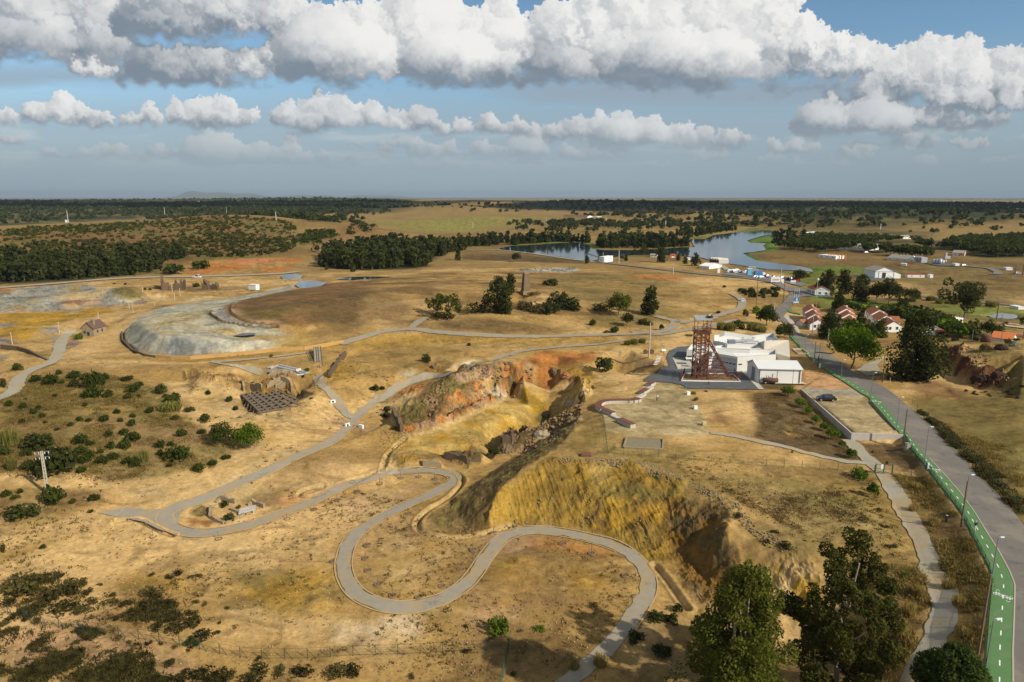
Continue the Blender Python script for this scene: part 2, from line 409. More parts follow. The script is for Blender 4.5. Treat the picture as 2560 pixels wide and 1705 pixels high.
# cement tanks and the cut rock face behind them
brk('I',[(75,345,.6),(180,350,.9),(300,375,.8),(450,390,.6),(640,405,.4),(760,425,0),(880,450,0),(960,405,1),(1080,365,1.8),(1200,395,1)],1.5)
brk('I',[(75,430,-1.4),(180,440,-1.6),(350,465,-1.9),(520,485,-2.2),(640,495,-2.4),(680,565,-2.6),(760,530,-2.6),(900,540,-2.7)],1.5)
brk('I',[(930,515,-2),(1000,480,-1.6),(1100,520,-2),(1190,500,-1.2)],2)
level('I',-5.5,[(700,600),(1000,545),(1300,680),(900,740),(700,600)],3)
brk('I',[(640,585,-2.7),(590,680,-3.2),(700,770,-3.6),(850,790,-3.2),(950,775,-2.9),(1250,720,-2.5),(1390,690,-2.2)],2)
brk('I',[(1215,490,-1.2),(1300,520,-1.1),(1440,575,-1.3),(1460,600,-1.4),(1310,640,-2.2)],1.5)
level('I',-5.5,[(1250,530),(1300,560),(1400,590),(1310,625)],2)
spot('I',(300,700,-2.4),(100,600,-1.8),(500,900,-3.3),(1100,900,-3.4),(1600,700,-3.6),(1500,400,-.8),(1250,300,0),(600,250,.3),(300,240,0),(1750,400,-.4),
  (1700,200,0),(200,1100,-3.6),(900,1200,-4.6),(600,1400,-5.2),(1300,1300,-5.6),(1750,1100,-5.8),(1900,830,-5.5),(2200,900,-6.2))
brk('Q',[(2345,30,.4),(2200,210,0),(2070,440,-.6)],2)
brk('Q',[(2355,130,-1),(2230,250,-1.4),(2100,480,-1.8)],2)
# tailings heap, its retaining wall and the capped mound behind
brk('O',[(-160,1000,0),(-60,1090,0),(0,1135,0),(130,1165,0),(280,1195,-.2),(500,1210,-.3),(760,1215,-.3),(1100,1185,-.2),(1500,1150,0),(1900,1110,.1),(2355,1080,.3)],3)
brk('O',[(-190,860,0),(-180,930,0)],3)
brk('O',[(-80,740,3.5),(0,700,4.4),(100,745,4.8),(180,830,5),(330,890,5.1),(500,905,5),(700,930,4.8),(900,945,4.4),(1300,950,3.4),(1700,980,2.6),(2000,1000,1.8)],3)
spot('O',(-60,620,2.5),(100,560,2.8),(400,600,5),(700,700,5.4),(600,520,4.4),(300,500,2),(900,600,5.6),(1000,470,3.4),(700,440,1.6),(1200,800,4.6),
  (1500,850,3.6),(1900,900,2.8),(2200,900,2.2),(1400,740,5.0),(1900,790,4.0),(1050,570,5.4))
brk('O',[(1500,420,5.2),(1300,470,6.2),(1290,540,6.4),(1350,620,6.2),(1500,680,5.6),(1800,735,4.8),(1960,750,4.4)],4)
spot('O',(1800,420,7),(2100,500,8),(2300,300,6),(2000,650,6),(1700,550,7.2),(1400,380,2.5),(1800,300,2.2),(2100,250,2))
spot('B',(200,750,8.2),(450,720,7.6),(100,900,4.4),(350,930,3.2),(300,850,5),(700,690,5.6),(1000,640,5),(1500,650,4),(1500,720,4.4),(2000,640,2.4),(2300,700,1.4),
  (1290,740,6.2),(1400,790,5.4),(1100,850,5.4),(800,860,4.2),(900,930,4.2),(1150,940,3.6),(1700,850,3),(2000,850,2.2),(2100,930,1.4),(1500,960,2))
brk('B',[(0,1085,1),(250,1015,2.2),(480,995,2.4),(700,1015,2.2),(1000,1035,1.8),(1300,1045,1.4),(1700,1040,1),(2000,1025,.8),(2355,1005,.6)],4)
brk('B',[(80,1130,.2),(220,1105,0),(400,1100,0),(600,1080,.3),(900,1085,.4),(1300,1090,.4)],4)
# scrub slope on the left, serpentine floor and the lower ground
spot('D',(0,100,-.8),(500,60,-1.2),(900,100,-2.4),(300,250,-2.8),(700,300,-3.8),(1100,330,-4.6),(1400,250,-4.4),(0,350,-3),(270,500,-4.6),(0,560,-5),(1000,470,-5.6),
  (500,640,-6.4),(0,720,-6.2),(700,620,-7),(1000,690,-7.8),(1300,740,-8.2),(1150,620,-7.6),(1500,560,-7.4),(1700,480,-7.4),(1600,640,-8),(1900,560,-8),(100,900,-7.2),
  (500,900,-7.8),(900,880,-8.4),(1400,880,-8.8),(1800,800,-8.6),(300,1050,-7.6),(0,1080,-7.2),(900,1000,-8.6),(500,1250,-8.4),(100,1250,-8),(1300,1200,-9),(1800,1100,-9.2),
  (1200,1380,-9.6),(1700,1400,-10),(500,1450,-9),(0,1450,-8.6),(1000,1560,-10),(0,1700,-9.4),(1000,1800,-10.5))
spot('E',(0,520,-8.2),(300,480,-8.1),(560,450,-8),(100,650,-8.4),(300,800,-8.6),(600,850,-8.6),(400,1060,-8.9),(700,700,-8.2),(250,1150,-9.2),(600,1180,-9.2),(900,1000,-8.9),
  (1200,850,-8.5),(1500,950,-8.6),(1600,1100,-8.9),(1300,1150,-9.2),(1000,1250,-9.6),(500,1280,-10),(300,1420,-10.2),(900,1420,-10),(1400,1350,-9.6),(700,1600,-11),(1300,1600,-10),
  (1700,1250,-9.2),(1800,1450,-9.6),(1000,1900,-11),(440,720,-8.1),(430,650,-8),(680,440,-7.7),(600,385,-7.7),(300,385,-7.6))
# left working area
spot('A',(0,720,0),(300,700,0),(150,860,1),(400,760,2),(600,740,2.4),(870,705,5),(960,800,.6),(760,800,1.6),(700,850,0),(300,950,.5),(100,950,1.2),(0,1050,.6),(250,1000,2),(220,1060,0),
  (500,1100,0),(450,1000,0),(700,1000,0),(0,1150,-.2),(300,1200,-.2),(600,1220,-.1),(100,1300,-.4),(400,1280,0),(750,1260,.2),(0,1400,-.6),(1000,1240,0),(1000,700,.2),(1400,740,.2),(1700,750,.3),
  (1200,640,0),(1800,640,0),(600,680,0))
# right: red cut in the slope above the road
spot('R',(900,600,.2),(1100,800,.3),(1000,950,.2),(1350,960,.5),(1300,850,.4),(1700,960,.6),(1250,600,.4),(900,450,.4),(1200,420,.8),(2300,990,2.4),(2000,970,1))
brk('R',[(1400,440,3),(1560,440,3.6),(1700,440,4.2),(1715,500,4.4),(1650,560,4.4),(1760,580,4.6),(1860,620,4.6),(1900,680,4.4),(1960,690,4.6),(2050,660,5),(2130,720,4.6),(2180,800,4),(2200,860,3)],1.5)
brk('R',[(1350,560,-.4),(1480,660,-.6),(1560,700,-.6),(1620,760,-.6),(1690,820,-.4),(1800,850,.4),(1880,890,.5),(2040,880,.6),(2150,890,.8)],1.5)
brk('R',[(1990,760,1.2),(2050,800,1.0),(2060,850,.7)],1.5)
spot('R',(2350,540,7),(2200,500,6.2),(1900,480,5.4),(2350,420,5.4),(2000,410,4.6),(2350,750,6),(1500,400,2.8),(1800,380,3),(2350,330,1.6))
# far ground: distances paced out, heights from where the skyline cuts
for tag,x,y,d in[('Z',-300,590,600),('Z',0,577,650),('Z',165,557,750),('Z',350,549,800),('Z',480,538,830),('Z',560,534,850),('Z',640,536,850),('Z',700,544,830),('Z',760,563,800),('Z',800,590,760),
      ('Z',300,600,640),('Z',500,580,680),('Z',640,590,680),('Z',100,610,560),
      ('Z',-400,501,4300),('Z',0,500,4200),('Z',300,498,4300),('Z',600,498,4300),('Z',800,495,4100),('Z',920,495,3900),('Z',1000,498,3500),('Z',1060,506,3000),
      ('Z',1050,528,1900),('Z',1150,512,2200),('Z',1300,507,2400),('Z',1500,507,2600),('Z',1750,505,2900),('Z',2000,507,2900),('Z',2300,512,2800),('Z',2700,512,2800),
      ('Z',500,520,2200),('Z',200,515,2500),('Z',800,518,2300),('Z',900,535,1600),('Z',1650,530,1500),('Z',1950,545,1250),('Z',2200,540,1300),('Z',2500,535,1350),('Z',2100,522,2000)]:
 TP.append(at_d(tag, x, y, dist=d))
for x,y in[(-900,470),(-500,480),(-330,470),(-220,480),(-120,520),(0,560),(100,560),(-100,900),(100,900),(300,800),(500,700),(700,800),(0,1250),(-200,1150),(-500,1150),(300,1200),(600,1100),(900,1000),(-900,1200),
    (-300,1600),(0,2500),(300,2000),(600,1800),(-800,1800),(1300,1800),(-1500,1500),(1500,1200),(0,1500),
    (200,330),(330,420),(400,250),(500,400),(-400,250),(-300,330),(-500,80),(500,80),(300,120),(0,300),(200,600),(330,560),(420,560)]:
 TP.append(np.array([x,y,0.0 if y>200 else(-6.0 if x<0 else 2.0)]))
for x,y,z in[(-3000,6500,8),(-1000,6500,5),(1000,6500,4),(3000,6500,4),(-9000,6800,0),(9000,6800,0),(-9000,1000,0),(9000,1000,0),(0,5000,4),(2000,4800,4),(-9000,-300,0),(9000,-300,0),(0,-300,-4),(-60,20,-11),
    (60,20,-6),(-200,-100,-6),(200,-100,0),(-2000,3200,10),(2000,3800,6),(-4000,3000,20),(4000,3000,15),(-2500,5200,15),(-6000,5200,10)]:
 TP.append(np.array([x, y, float(z)]))

TPA = np.array(TP)
_key = np.round(TPA[:, :2] / 0.3).astype(np.int64)
_, _ix = np.unique(_key, axis=0, return_index=True)
TPA = TPA[np.sort(_ix)]
_cdt=delaunay_2d_cdt([Vector(p)for p in TPA[:,:2].tolist()],[],[],0,1e-4)
TRV = np.array([v[:] for v in _cdt[0]])
TRZ = np.array([TPA[o[0],2] if o else 0.0 for o in _cdt[3]])
TRI = np.array([list(f) for f in _cdt[2] if len(f) == 3])

def raster(x0, y0, nx, ny, cell):
 H = np.zeros((ny, nx), np.float32)
 A, B, C = TRV[TRI[:, 0]], TRV[TRI[:, 1]], TRV[TRI[:, 2]]
 za, zb, zc = TRZ[TRI[:, 0]], TRZ[TRI[:, 1]], TRZ[TRI[:, 2]]
 det=(B[:,1]-C[:,1])*(A[:,0]-C[:,0])+(C[:,0]-B[:,0])*(A[:,1]-C[:,1])
 lo=np.minimum(np.minimum(A,B),C);hi=np.maximum(np.maximum(A,B),C)
 i0=np.clip(np.floor((lo[:,0]-x0)/cell),0,nx).astype(int);i1=np.clip(np.ceil((hi[:,0]-x0)/cell)+1,0,nx).astype(int)
 j0=np.clip(np.floor((lo[:,1]-y0)/cell),0,ny).astype(int);j1=np.clip(np.ceil((hi[:,1]-y0)/cell)+1,0,ny).astype(int)
 for t in range(len(TRI)):
  if i1[t] <= i0[t] or j1[t] <= j0[t] or abs(det[t]) < 1e-9:
   continue
  X=x0+np.arange(i0[t],i1[t])*cell;Y=(y0+np.arange(j0[t],j1[t])*cell)[:,None]
  l1=((B[t,1]-C[t,1])*(X-C[t,0])+(C[t,0]-B[t,0])*(Y-C[t,1]))/det[t]
  l2=((C[t,1]-A[t,1])*(X-C[t,0])+(A[t,0]-C[t,0])*(Y-C[t,1]))/det[t]
  l3 = 1 - l1 - l2
  m = (l1 >= -1e-6) & (l2 >= -1e-6) & (l3 >= -1e-6)
  if m.any():
   H[j0[t]:j1[t],i0[t]:i1[t]][m]=(l1*za[t]+l2*zb[t]+l3*zc[t])[m]
 return H

def soften(H, n):
 k = np.exp(-np.linspace(-2,2,2 * n + 1) ** 2); k /= k.sum()
 for ax in (0,1):
  p=np.pad(H,[(n,n)if ax==i else(0,0)for i in(0,1)],mode='edge')
  H=sum(kk*(p[i:i+H.shape[0],:]if ax==0 else p[:,i:i+H.shape[1]])for i,kk in enumerate(k))
 return H

NX0, NY0, NC = -260.0,40.0,0.5
HN = soften(raster(NX0, NY0,1041,921, NC),1)
FX0, FY0, FC = -5000.0,-200.0,10.0
HF = soften(raster(FX0, FY0,1001,680, FC),4)

def bil(H, x0, y0, c, x, y):
 u=np.clip((x-x0)/c,0,H.shape[1]-1.001);v=np.clip((y-y0)/c,0,H.shape[0]-1.001)
 i, j = u.astype(int), v.astype(int); u = u - i; v = v - j
 return(H[j,i]*(1-u)+H[j,i+1]*u)*(1-v)+(H[j+1,i]*(1-u)+H[j+1,i+1]*u)*v

def ground0(x, y):
 """Smooth ground height, before the small relief is added."""
 x = np.asarray(x, float); y = np.asarray(y, float)
 zn = bil(HN, NX0, NY0, NC, x, y)
 zf = bil(HF, FX0, FY0, FC, x, y)
 e=np.minimum(np.minimum(x+260,260-x),np.minimum(y-40,500-y))
 w = sstep(0,40, e)
 z = zn * w + zf * (1 - w)
 r = np.hypot(x, y)
 z = z * (1 - sstep(6000,6600, y)) * (1 - sstep(4600,4950, np.abs(x)))
 # rolling country, and the low blue hills on the skyline
 z=z+sstep(900,1800,r)*(1-sstep(9000,16000,r))*(fbm(x/900,y/900,3,3)-.5)*16
 for hx,hy,hw,hh in[(-14940,33000,460,260),(-14300,33300,1200,150),(-13700,33500,800,170),(-12450,33000,600,180),(-10300,34000,1100,110),(-9020,33500,500,130),(-7580,34500,700,120),(-6200,35000,900,110),(1500,38000,5000,60),(12000,38000,7000,60)]:
  z=z+hh*np.exp(-((x-hx)/hw)**2-((y-hy)/1500.0)**2)
 return z - r * r / (2 * 6.371e6) * .35

_ts=np.concatenate([np.linspace(35,500,1900),np.geomspace(500.2,30000,1500)])
def on_ground(tag, pts, extra=0.0):
 """Where the lines of sight of photograph points meet the ground: (n, 3)."""
 d = rays(tag, pts)
 out = []
 for v in d:
  v = v / math.hypot(v[0], v[1])
  z = HC + v[2] * _ts - ground0(v[0] * _ts, v[1] * _ts) - extra
  k = np.argmax(z < 0)
  if k == 0:
   t = _ts[-1]
  else:
   a, b = z[k - 1], z[k]
   t = _ts[k - 1] + (_ts[k] - _ts[k - 1]) * (a / (a - b))
  out.append((v[0] * t, v[1] * t, HC + v[2] * t))
 return np.array(out)
# ------------------------------------------------------------------ materials
def pmat(name,col,rough=.8,metal=0.0,spec=.3,noise=None,bump=None,rand=0.0):
 """Plain procedural material: base colour with noise mottling (scale, amount) and fine relief (scale, strength, distance)."""
 m = bpy.data.materials.new(name); m.use_nodes = True
 t = m.node_tree; b = t.nodes['Principled BSDF']
 b.inputs['Roughness'].default_value=rough;b.inputs['Metallic'].default_value=metal
 b.inputs['Specular IOR Level'].default_value = spec
 out = None
 if noise or rand:
  rgb=N(t,'ShaderNodeRGB');rgb.outputs[0].default_value=(*col,1);out=rgb.outputs[0]
 else:
  b.inputs['Base Color'].default_value = (*col, 1)
 if noise:
  geo = N(t, 'ShaderNodeNewGeometry')
  nz=N(t,'ShaderNodeTexNoise',inp={'Scale':noise[0],'Detail':5.0,'Roughness':.65})
  LK(t, geo.outputs['Position'], nz.inputs['Vector'])
  f=mathn(t,'MULTIPLY_ADD',nz.outputs[0],2*noise[1],1-noise[1])
  mu=N(t,'ShaderNodeVectorMath',operation='SCALE');LK(t,out,mu.inputs[0]);LK(t,f,mu.inputs['Scale']);out=mu.outputs[0]
 if rand:
  oi = N(t, 'ShaderNodeObjectInfo')
  f=mathn(t,'MULTIPLY_ADD',oi.outputs['Random'],2*rand,1-rand)
  mu=N(t,'ShaderNodeVectorMath',operation='SCALE');LK(t,out,mu.inputs[0]);LK(t,f,mu.inputs['Scale']);out=mu.outputs[0]
 if out is not None:
  LK(t, out, b.inputs['Base Color'])
 if bump:
  geo = N(t, 'ShaderNodeNewGeometry')
  nz=N(t,'ShaderNodeTexNoise',inp={'Scale':bump[0],'Detail':4.0})
  LK(t, geo.outputs['Position'], nz.inputs['Vector'])
  bp=N(t,'ShaderNodeBump',inp={'Strength':bump[1],'Distance':bump[2]})
  LK(t,nz.outputs[0],bp.inputs['Height']);LK(t,bp.outputs[0],b.inputs['Normal'])
 return m

def tag(o, label=None, cat=None, group=None, kind=None):
 if label: o['label'] = label
 if cat: o['category'] = cat
 if group: o['group'] = group
 if kind: o['kind'] = kind
 return o

def np_mesh(name, V, F, smooth=False, cols=None):
 """Mesh from arrays; F is (n, 3) or (n, 4)."""
 me = bpy.data.meshes.new(name)
 V = np.asarray(V, np.float32); F = np.asarray(F, np.int32)
 me.vertices.add(len(V)); me.vertices.foreach_set('co', V.ravel())
 k = F.shape[1]
 me.loops.add(F.size); me.loops.foreach_set('vertex_index', F.ravel())
 me.polygons.add(len(F));me.polygons.foreach_set('loop_start',np.arange(len(F),dtype=np.int32)*k)
 me.polygons.foreach_set('use_smooth', np.full(len(F), smooth))
 me.update(calc_edges=True)
 if cols is not None:
  a = me.color_attributes.new('albedo', 'FLOAT_COLOR', 'POINT')
  c = np.ones((len(V),4), np.float32); c[:, :3] = cols
  a.data.foreach_set('color', c.ravel())
 return me

def link(name, me, m=None, parent=None):
 o = bpy.data.objects.new(name, me)
 COL.objects.link(o)
 if m is not None and not me.materials:
  for q in (m if isinstance(m, (list, tuple)) else [m]):
   me.materials.append(q)
 if parent is not None: o.parent = parent
 return o

# ------------------------------------------------------------------ the ground sheet
rows=np.concatenate([np.arange(1765,520,-1.9),np.arange(520,497,-.8),np.array([496.5,496,495.5,495,494.5,494,493.5,493,492.5,492,491.6,491.3,491.1])])
dep = np.arctan((rows - 852.5) / FPX) + PITCH
rad = np.concatenate([np.geomspace(4,55,24), HC / np.tan(dep) * 1.0])
rad = np.unique(np.clip(rad, 4,90000))
ang=np.concatenate([np.linspace(-41,41,1060),np.linspace(41,319,72)[1:-1]])
ang = np.radians(ang)
RR, AA = np.meshgrid(rad, ang, indexing='ij')
gx = (RR * np.sin(AA)).ravel(); gy = (RR * np.cos(AA)).ravel()
gr = RR.ravel()
gz = ground0(gx, gy)

def smooth_line(P, step=1.0):
 """Catmull-Rom through the points, resampled."""
 P = np.asarray(P, float)
 Q = np.vstack([2 * P[0] - P[1], P, 2 * P[-1] - P[-2]])
 out = []
 for i in range(1, len(Q) - 2):
  p0, p1, p2, p3 = Q[i - 1], Q[i], Q[i + 1], Q[i + 2]
  n = max(2, int(np.linalg.norm(p2 - p1) / step))
  t = (np.arange(n) / n)[:, None]
  out.append(.5*(2*p1+(p2-p0)*t+(2*p0-5*p1+4*p2-p3)*t*t+(3*p1-p0-3*p2+p3)*t**3))
 out.append(Q[-2][None])
 return np.vstack(out)

def seg_dist(x, y, P, closed=False):
 """Distance of points to a polyline."""
 d = np.full(len(x),1e9)
 n = len(P)
 for i in range(n if closed else n - 1):
  a, b = P[i], P[(i + 1) % n]
  vx, vy = b[0] - a[0], b[1] - a[1]
  L = vx * vx + vy * vy + 1e-12
  t = np.clip(((x - a[0]) * vx + (y - a[1]) * vy) / L, 0,1)
  d=np.minimum(d,(x-a[0]-t*vx)**2+(y-a[1]-t*vy)**2)
 return np.sqrt(d)

def inside(x, y, P):
 r = np.zeros(len(x), bool)
 j = len(P) - 1
 for i in range(len(P)):
  xi, yi, xj, yj = P[i][0], P[i][1], P[j][0], P[j][1]
  c=((yi>y)!=(yj>y))&(x<(xj-xi)*(y-yi)/(yj-yi+1e-12)+xi)
  r ^= c
  j = i
 return r

def poly_mask(x, y, P, feather=2.0, rough=0.0, scale=None, seed=0):
 """0..1 inside a ground polygon, with a feathered and noise-frayed border."""
 m = np.zeros(len(x), np.float32)
 pad = feather + rough + 1
 lo, hi = P[:, :2].min(0) - pad, P[:, :2].max(0) + pad
 ix=np.where((x>lo[0])&(x<hi[0])&(y>lo[1])&(y<hi[1]))[0]
 if len(ix) == 0: return m
 xs, ys = x[ix], y[ix]
 sd = seg_dist(xs, ys, P, True) * np.where(inside(xs, ys, P),1,-1)
 if rough:
  s = scale or rough * 3
  sd = sd + (fbm(xs / s, ys / s, 4,900 + seed) - .5) * 2.6 * rough
 m[ix] = sstep(-feather, feather, sd)
 return m

PAL=dict(sand=(.450,.292,.118),tan=(.315,.195,.064),ochre=(.315,.180,.022),gold=(.262,.160,.028),rust=(.225,.085,.024),orange=(.36,.140,.034),
   brown=(.118,.072,.028),dark=(.060,.040,.018),pale=(.44,.31,.145),white=(.52,.42,.28),olive=(.125,.100,.030),dry=(.200,.135,.040),
   grey=(.255,.240,.180),bluegrey=(.168,.172,.158),lgrey=(.36,.335,.245),scrub=(.050,.058,.014),green=(.085,.145,.018),marsh=(.085,.15,.02),
   yellow=(.36,.240,.070),pink=(.37,.225,.130),redbrown=(.165,.085,.034),red=(.060,.020,.012),straw=(.230,.155,.055),field=(.095,.066,.032),
   wood=(.030,.036,.014),gravel=(.25,.225,.175),terr=(.36,.275,.140),lime=(.22,.205,.045),umber=(.080,.055,.024),violet=(.10,.08,.12))
PAL = {k: np.array(v, np.float32) for k, v in PAL.items()}

n1=fbm(gx/9,gy/9,4,11);n2=fbm(gx/40,gy/40,4,12);n3=fbm(gx/160,gy/160,3,13);nf=fbm(gx/1.6,gy/1.6,3,14)
near = 1 - sstep(380,620, gr)
base=PAL['tan'][None]*near[:,None]+PAL['straw'][None]*(1-near[:,None])
C = base * (0.78 + .44 * n2[:, None])
t = sstep(.44,.62, n1 * .4 + n2 * .6)[:, None] * near[:, None]
C = C * (1 - t) + (PAL['sand'] * 1.05) * t
t=sstep(.54,.70,fbm(gx/22,gy/22,4,15))[:,None]*near[:,None]*.7
C = C * (1 - t * .7) + PAL['brown'] * 1.3 * t * .7
t=sstep(.55,.75,fbm(gx/260,gy/90,4,16))[:,None]*(1-near[:,None])*.75
C = C * (1 - t) + PAL['brown'] * 1.1 * t
t=sstep(.5,.72,fbm(gx/900,gy/260,4,17))[:,None]*sstep(2500,6000,gr)[:,None]*.8
C = C * (1 - t) + PAL['olive'] * .8 * t
t = sstep(8000,20000, gr)[:, None] * (.35 + .5 * n3[:, None])
C = C * (1 - t) + np.array([.10,.105,.06]) * t
# dried runnels, cracks and crusts: thin dark and pale lines on the bare ground
k_ = fbm(gx / 14, gy / 14,3,18)
s1=ridged(gx/11+k_*2.5,gy/5+k_*2.5,4,19);s2=ridged(gx/3.2-k_*3,gy/2.2+k_*2,3,20)
C *= (1 - .30 * sstep(.72,.9, s1) * near)[:, None]
C *= (1 + .30 * sstep(.66,.85,1 - s2) * near)[:, None]
ROCK=np.zeros(len(gx),np.float32)               # how craggy the small relief is
RILL = np.zeros(len(gx), np.float32)
CALM=np.zeros(len(gx),np.float32)               # built surfaces: no small relief

ZN = [0]
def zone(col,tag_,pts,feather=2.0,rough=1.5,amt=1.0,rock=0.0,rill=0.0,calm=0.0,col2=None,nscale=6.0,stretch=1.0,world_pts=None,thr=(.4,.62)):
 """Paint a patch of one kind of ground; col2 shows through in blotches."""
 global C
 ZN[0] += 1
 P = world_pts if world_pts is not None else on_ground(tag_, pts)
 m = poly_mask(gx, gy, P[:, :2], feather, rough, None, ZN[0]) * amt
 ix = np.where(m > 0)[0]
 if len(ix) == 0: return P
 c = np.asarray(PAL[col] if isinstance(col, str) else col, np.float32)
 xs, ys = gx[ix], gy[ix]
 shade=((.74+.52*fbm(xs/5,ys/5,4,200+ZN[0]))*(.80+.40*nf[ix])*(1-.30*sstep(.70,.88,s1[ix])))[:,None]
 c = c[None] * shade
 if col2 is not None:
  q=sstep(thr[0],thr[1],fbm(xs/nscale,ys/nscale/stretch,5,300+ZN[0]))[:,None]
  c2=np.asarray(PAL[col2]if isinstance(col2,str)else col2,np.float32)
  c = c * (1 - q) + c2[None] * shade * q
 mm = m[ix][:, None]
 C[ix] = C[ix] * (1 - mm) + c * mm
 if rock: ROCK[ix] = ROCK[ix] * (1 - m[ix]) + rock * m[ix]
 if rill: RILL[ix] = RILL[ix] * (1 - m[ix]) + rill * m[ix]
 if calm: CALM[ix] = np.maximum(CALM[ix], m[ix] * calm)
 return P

def strip(col, P, w, feather=.6, amt=1.0, calm=0.0, rough=0.0):
 global C
 P = np.asarray(P)
 pad = w + feather + 2
 lo, hi = P[:, :2].min(0) - pad, P[:, :2].max(0) + pad
 ix=np.where((gx>lo[0])&(gx<hi[0])&(gy>lo[1])&(gy<hi[1]))[0]
 if len(ix) == 0: return
 d = seg_dist(gx[ix], gy[ix], P)
 if rough:d=d+(fbm(gx[ix]/2.5,gy[ix]/2.5,3,77)-.5)*2*rough
 m = (1 - sstep(w - feather, w + feather, d)) * amt
 if col is not None:
  c=np.asarray(PAL[col]if isinstance(col,str)else col,np.float32)[None]*(.85+.3*nf[ix])[:,None]
  C[ix] = C[ix] * (1 - m[:, None]) + c * m[:, None]
 if calm: CALM[ix] = np.maximum(CALM[ix], m * calm)

# ---- far country
zone('redbrown','A',[(-60,330),(300,290),(900,255),(1500,215),(2000,255),(2200,400),(2050,480),(1800,520),(1350,520),(1250,600),(600,660),(-60,690)],20,25,.9,col2='olive',nscale=45,stretch=.7)
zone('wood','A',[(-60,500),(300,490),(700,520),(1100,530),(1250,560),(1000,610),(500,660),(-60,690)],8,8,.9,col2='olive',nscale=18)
zone('redbrown','B',[(-100,300),(200,290),(330,330),(100,370),(-100,400)],30,25,.8)
zone('orange','A',[(1370,530),(1600,505),(1850,505),(2060,500),(2040,560),(1900,605),(1500,615),(1100,620),(1150,590),(1330,570)],6,6,.95,col2='tan',nscale=30)
zone((.42,.17,.075),'A',[(1640,520),(1900,508),(1880,545),(1700,555),(1620,540)],6,5,.9)
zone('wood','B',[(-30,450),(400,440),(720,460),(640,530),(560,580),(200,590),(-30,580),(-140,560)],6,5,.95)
zone('lime','B',[(360,270),(700,235),(1350,228),(1480,240),(1300,255),(900,320),(520,320),(360,290)],60,40,.85)
zone('dry','B',[(0,400),(500,330),(900,330),(1500,270),(2200,290),(1700,350),(900,400),(500,440),(0,450)],50,30,.8,col2='straw',nscale=70)
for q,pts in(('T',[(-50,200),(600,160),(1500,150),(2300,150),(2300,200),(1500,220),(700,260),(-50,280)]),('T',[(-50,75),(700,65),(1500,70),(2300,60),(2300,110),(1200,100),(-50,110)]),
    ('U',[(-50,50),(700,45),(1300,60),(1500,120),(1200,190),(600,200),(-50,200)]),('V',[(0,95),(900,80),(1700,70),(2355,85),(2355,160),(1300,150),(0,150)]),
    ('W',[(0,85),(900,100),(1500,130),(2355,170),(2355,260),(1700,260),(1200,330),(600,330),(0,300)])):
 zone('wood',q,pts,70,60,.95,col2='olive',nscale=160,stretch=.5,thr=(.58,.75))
zone('brown','W',[(1200,560),(1800,600),(2500,610),(2500,900),(1900,800),(1300,760)],20,20,.5,col2='olive',nscale=30)
zone('olive','W',[(0,330),(900,340),(1500,370),(1500,560),(700,560),(400,560),(0,540)],25,20,.8,col2='wood',nscale=40)
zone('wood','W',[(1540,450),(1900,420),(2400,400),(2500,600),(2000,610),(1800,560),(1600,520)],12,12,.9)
zone((.165,.115,.040),'C',[(900,620),(1400,540),(1900,520),(2400,540),(2400,860),(1600,760),(1500,680),(900,660)],15,12,.9,col2='brown',nscale=25,stretch=.5)
zone('brown','C',[(200,500),(450,440),(900,540),(1300,500),(1400,560),(1000,620),(600,600),(300,570)],10,8,.7,col2='dry',nscale=30)
zone('marsh','C',[(880,570),(1100,560),(1500,590),(1500,610),(1100,620),(930,610)],8,6,.7)
zone('olive','C',[(760,640),(950,600),(1100,640),(1050,760),(1600,800),(2100,840),(2355,860),(2355,940),(1700,900),(1200,900),(760,860)],8,8,.75,col2='green',nscale=14)
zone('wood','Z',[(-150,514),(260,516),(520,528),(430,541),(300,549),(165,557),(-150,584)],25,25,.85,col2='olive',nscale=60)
# ---- working area on the left
zone('tan','A',[(-60,700),(800,660),(1900,620),(2100,660),(1500,800),(1000,880),(800,1000),(760,1150),(1000,1230),(-60,1290)],8,8,.8,col2='sand',nscale=25,stretch=.6)
zone('grey','A',[(-40,740),(300,700),(700,700),(850,710),(700,740),(1000,810),(880,830),(560,850),(350,880),(-40,890)],5,8,.95,col2='bluegrey',nscale=14,stretch=.5,rock=.5)
for c,tg,pts in[('pale','A',[(350,780),(500,740),(720,740),(640,790),(450,800)]),('pale','A',[(900,770),(1000,750),(1170,755),(1150,800),(950,800)]),('white','A',[(780,770),(860,770),(940,820),(860,820)]),
     ('pink','A',[(480,810),(640,800),(720,820),(600,830)]),('olive','A',[(720,760),(870,700),(1000,790),(860,790)]),('ochre','A',[(-40,900),(300,880),(700,850),(750,880),(500,930),(200,990),(-40,1060)]),
     ('bluegrey','A',[(430,860),(560,840),(580,860),(480,880)]),('ochre','A',[(200,1000),(300,980),(330,1000),(200,1060),(0,1080),(0,1040)]),('pale','A',[(1260,780),(1400,770),(1560,780),(1400,810),(1280,810)]),
     ('bluegrey','A',[(0,955),(80,955),(60,975),(0,975)]),('bluegrey','A',[(310,990),(370,985),(360,1010),(320,1010)]),('tan','A',[(1260,740),(1700,720),(1900,700),(1700,760),(1300,770)])]:
 zone(c, tg, pts, 2.5,4,.9, rock=.3)
zone('brown','A',[(1000,700),(1100,690),(1700,700),(1700,735),(1100,735)],4,4,.6)
zone('pale', 'A',[(1250,735),(1700,722),(1700,730),(1250,743)],1,1,.9)
_r = np.random.default_rng(12)
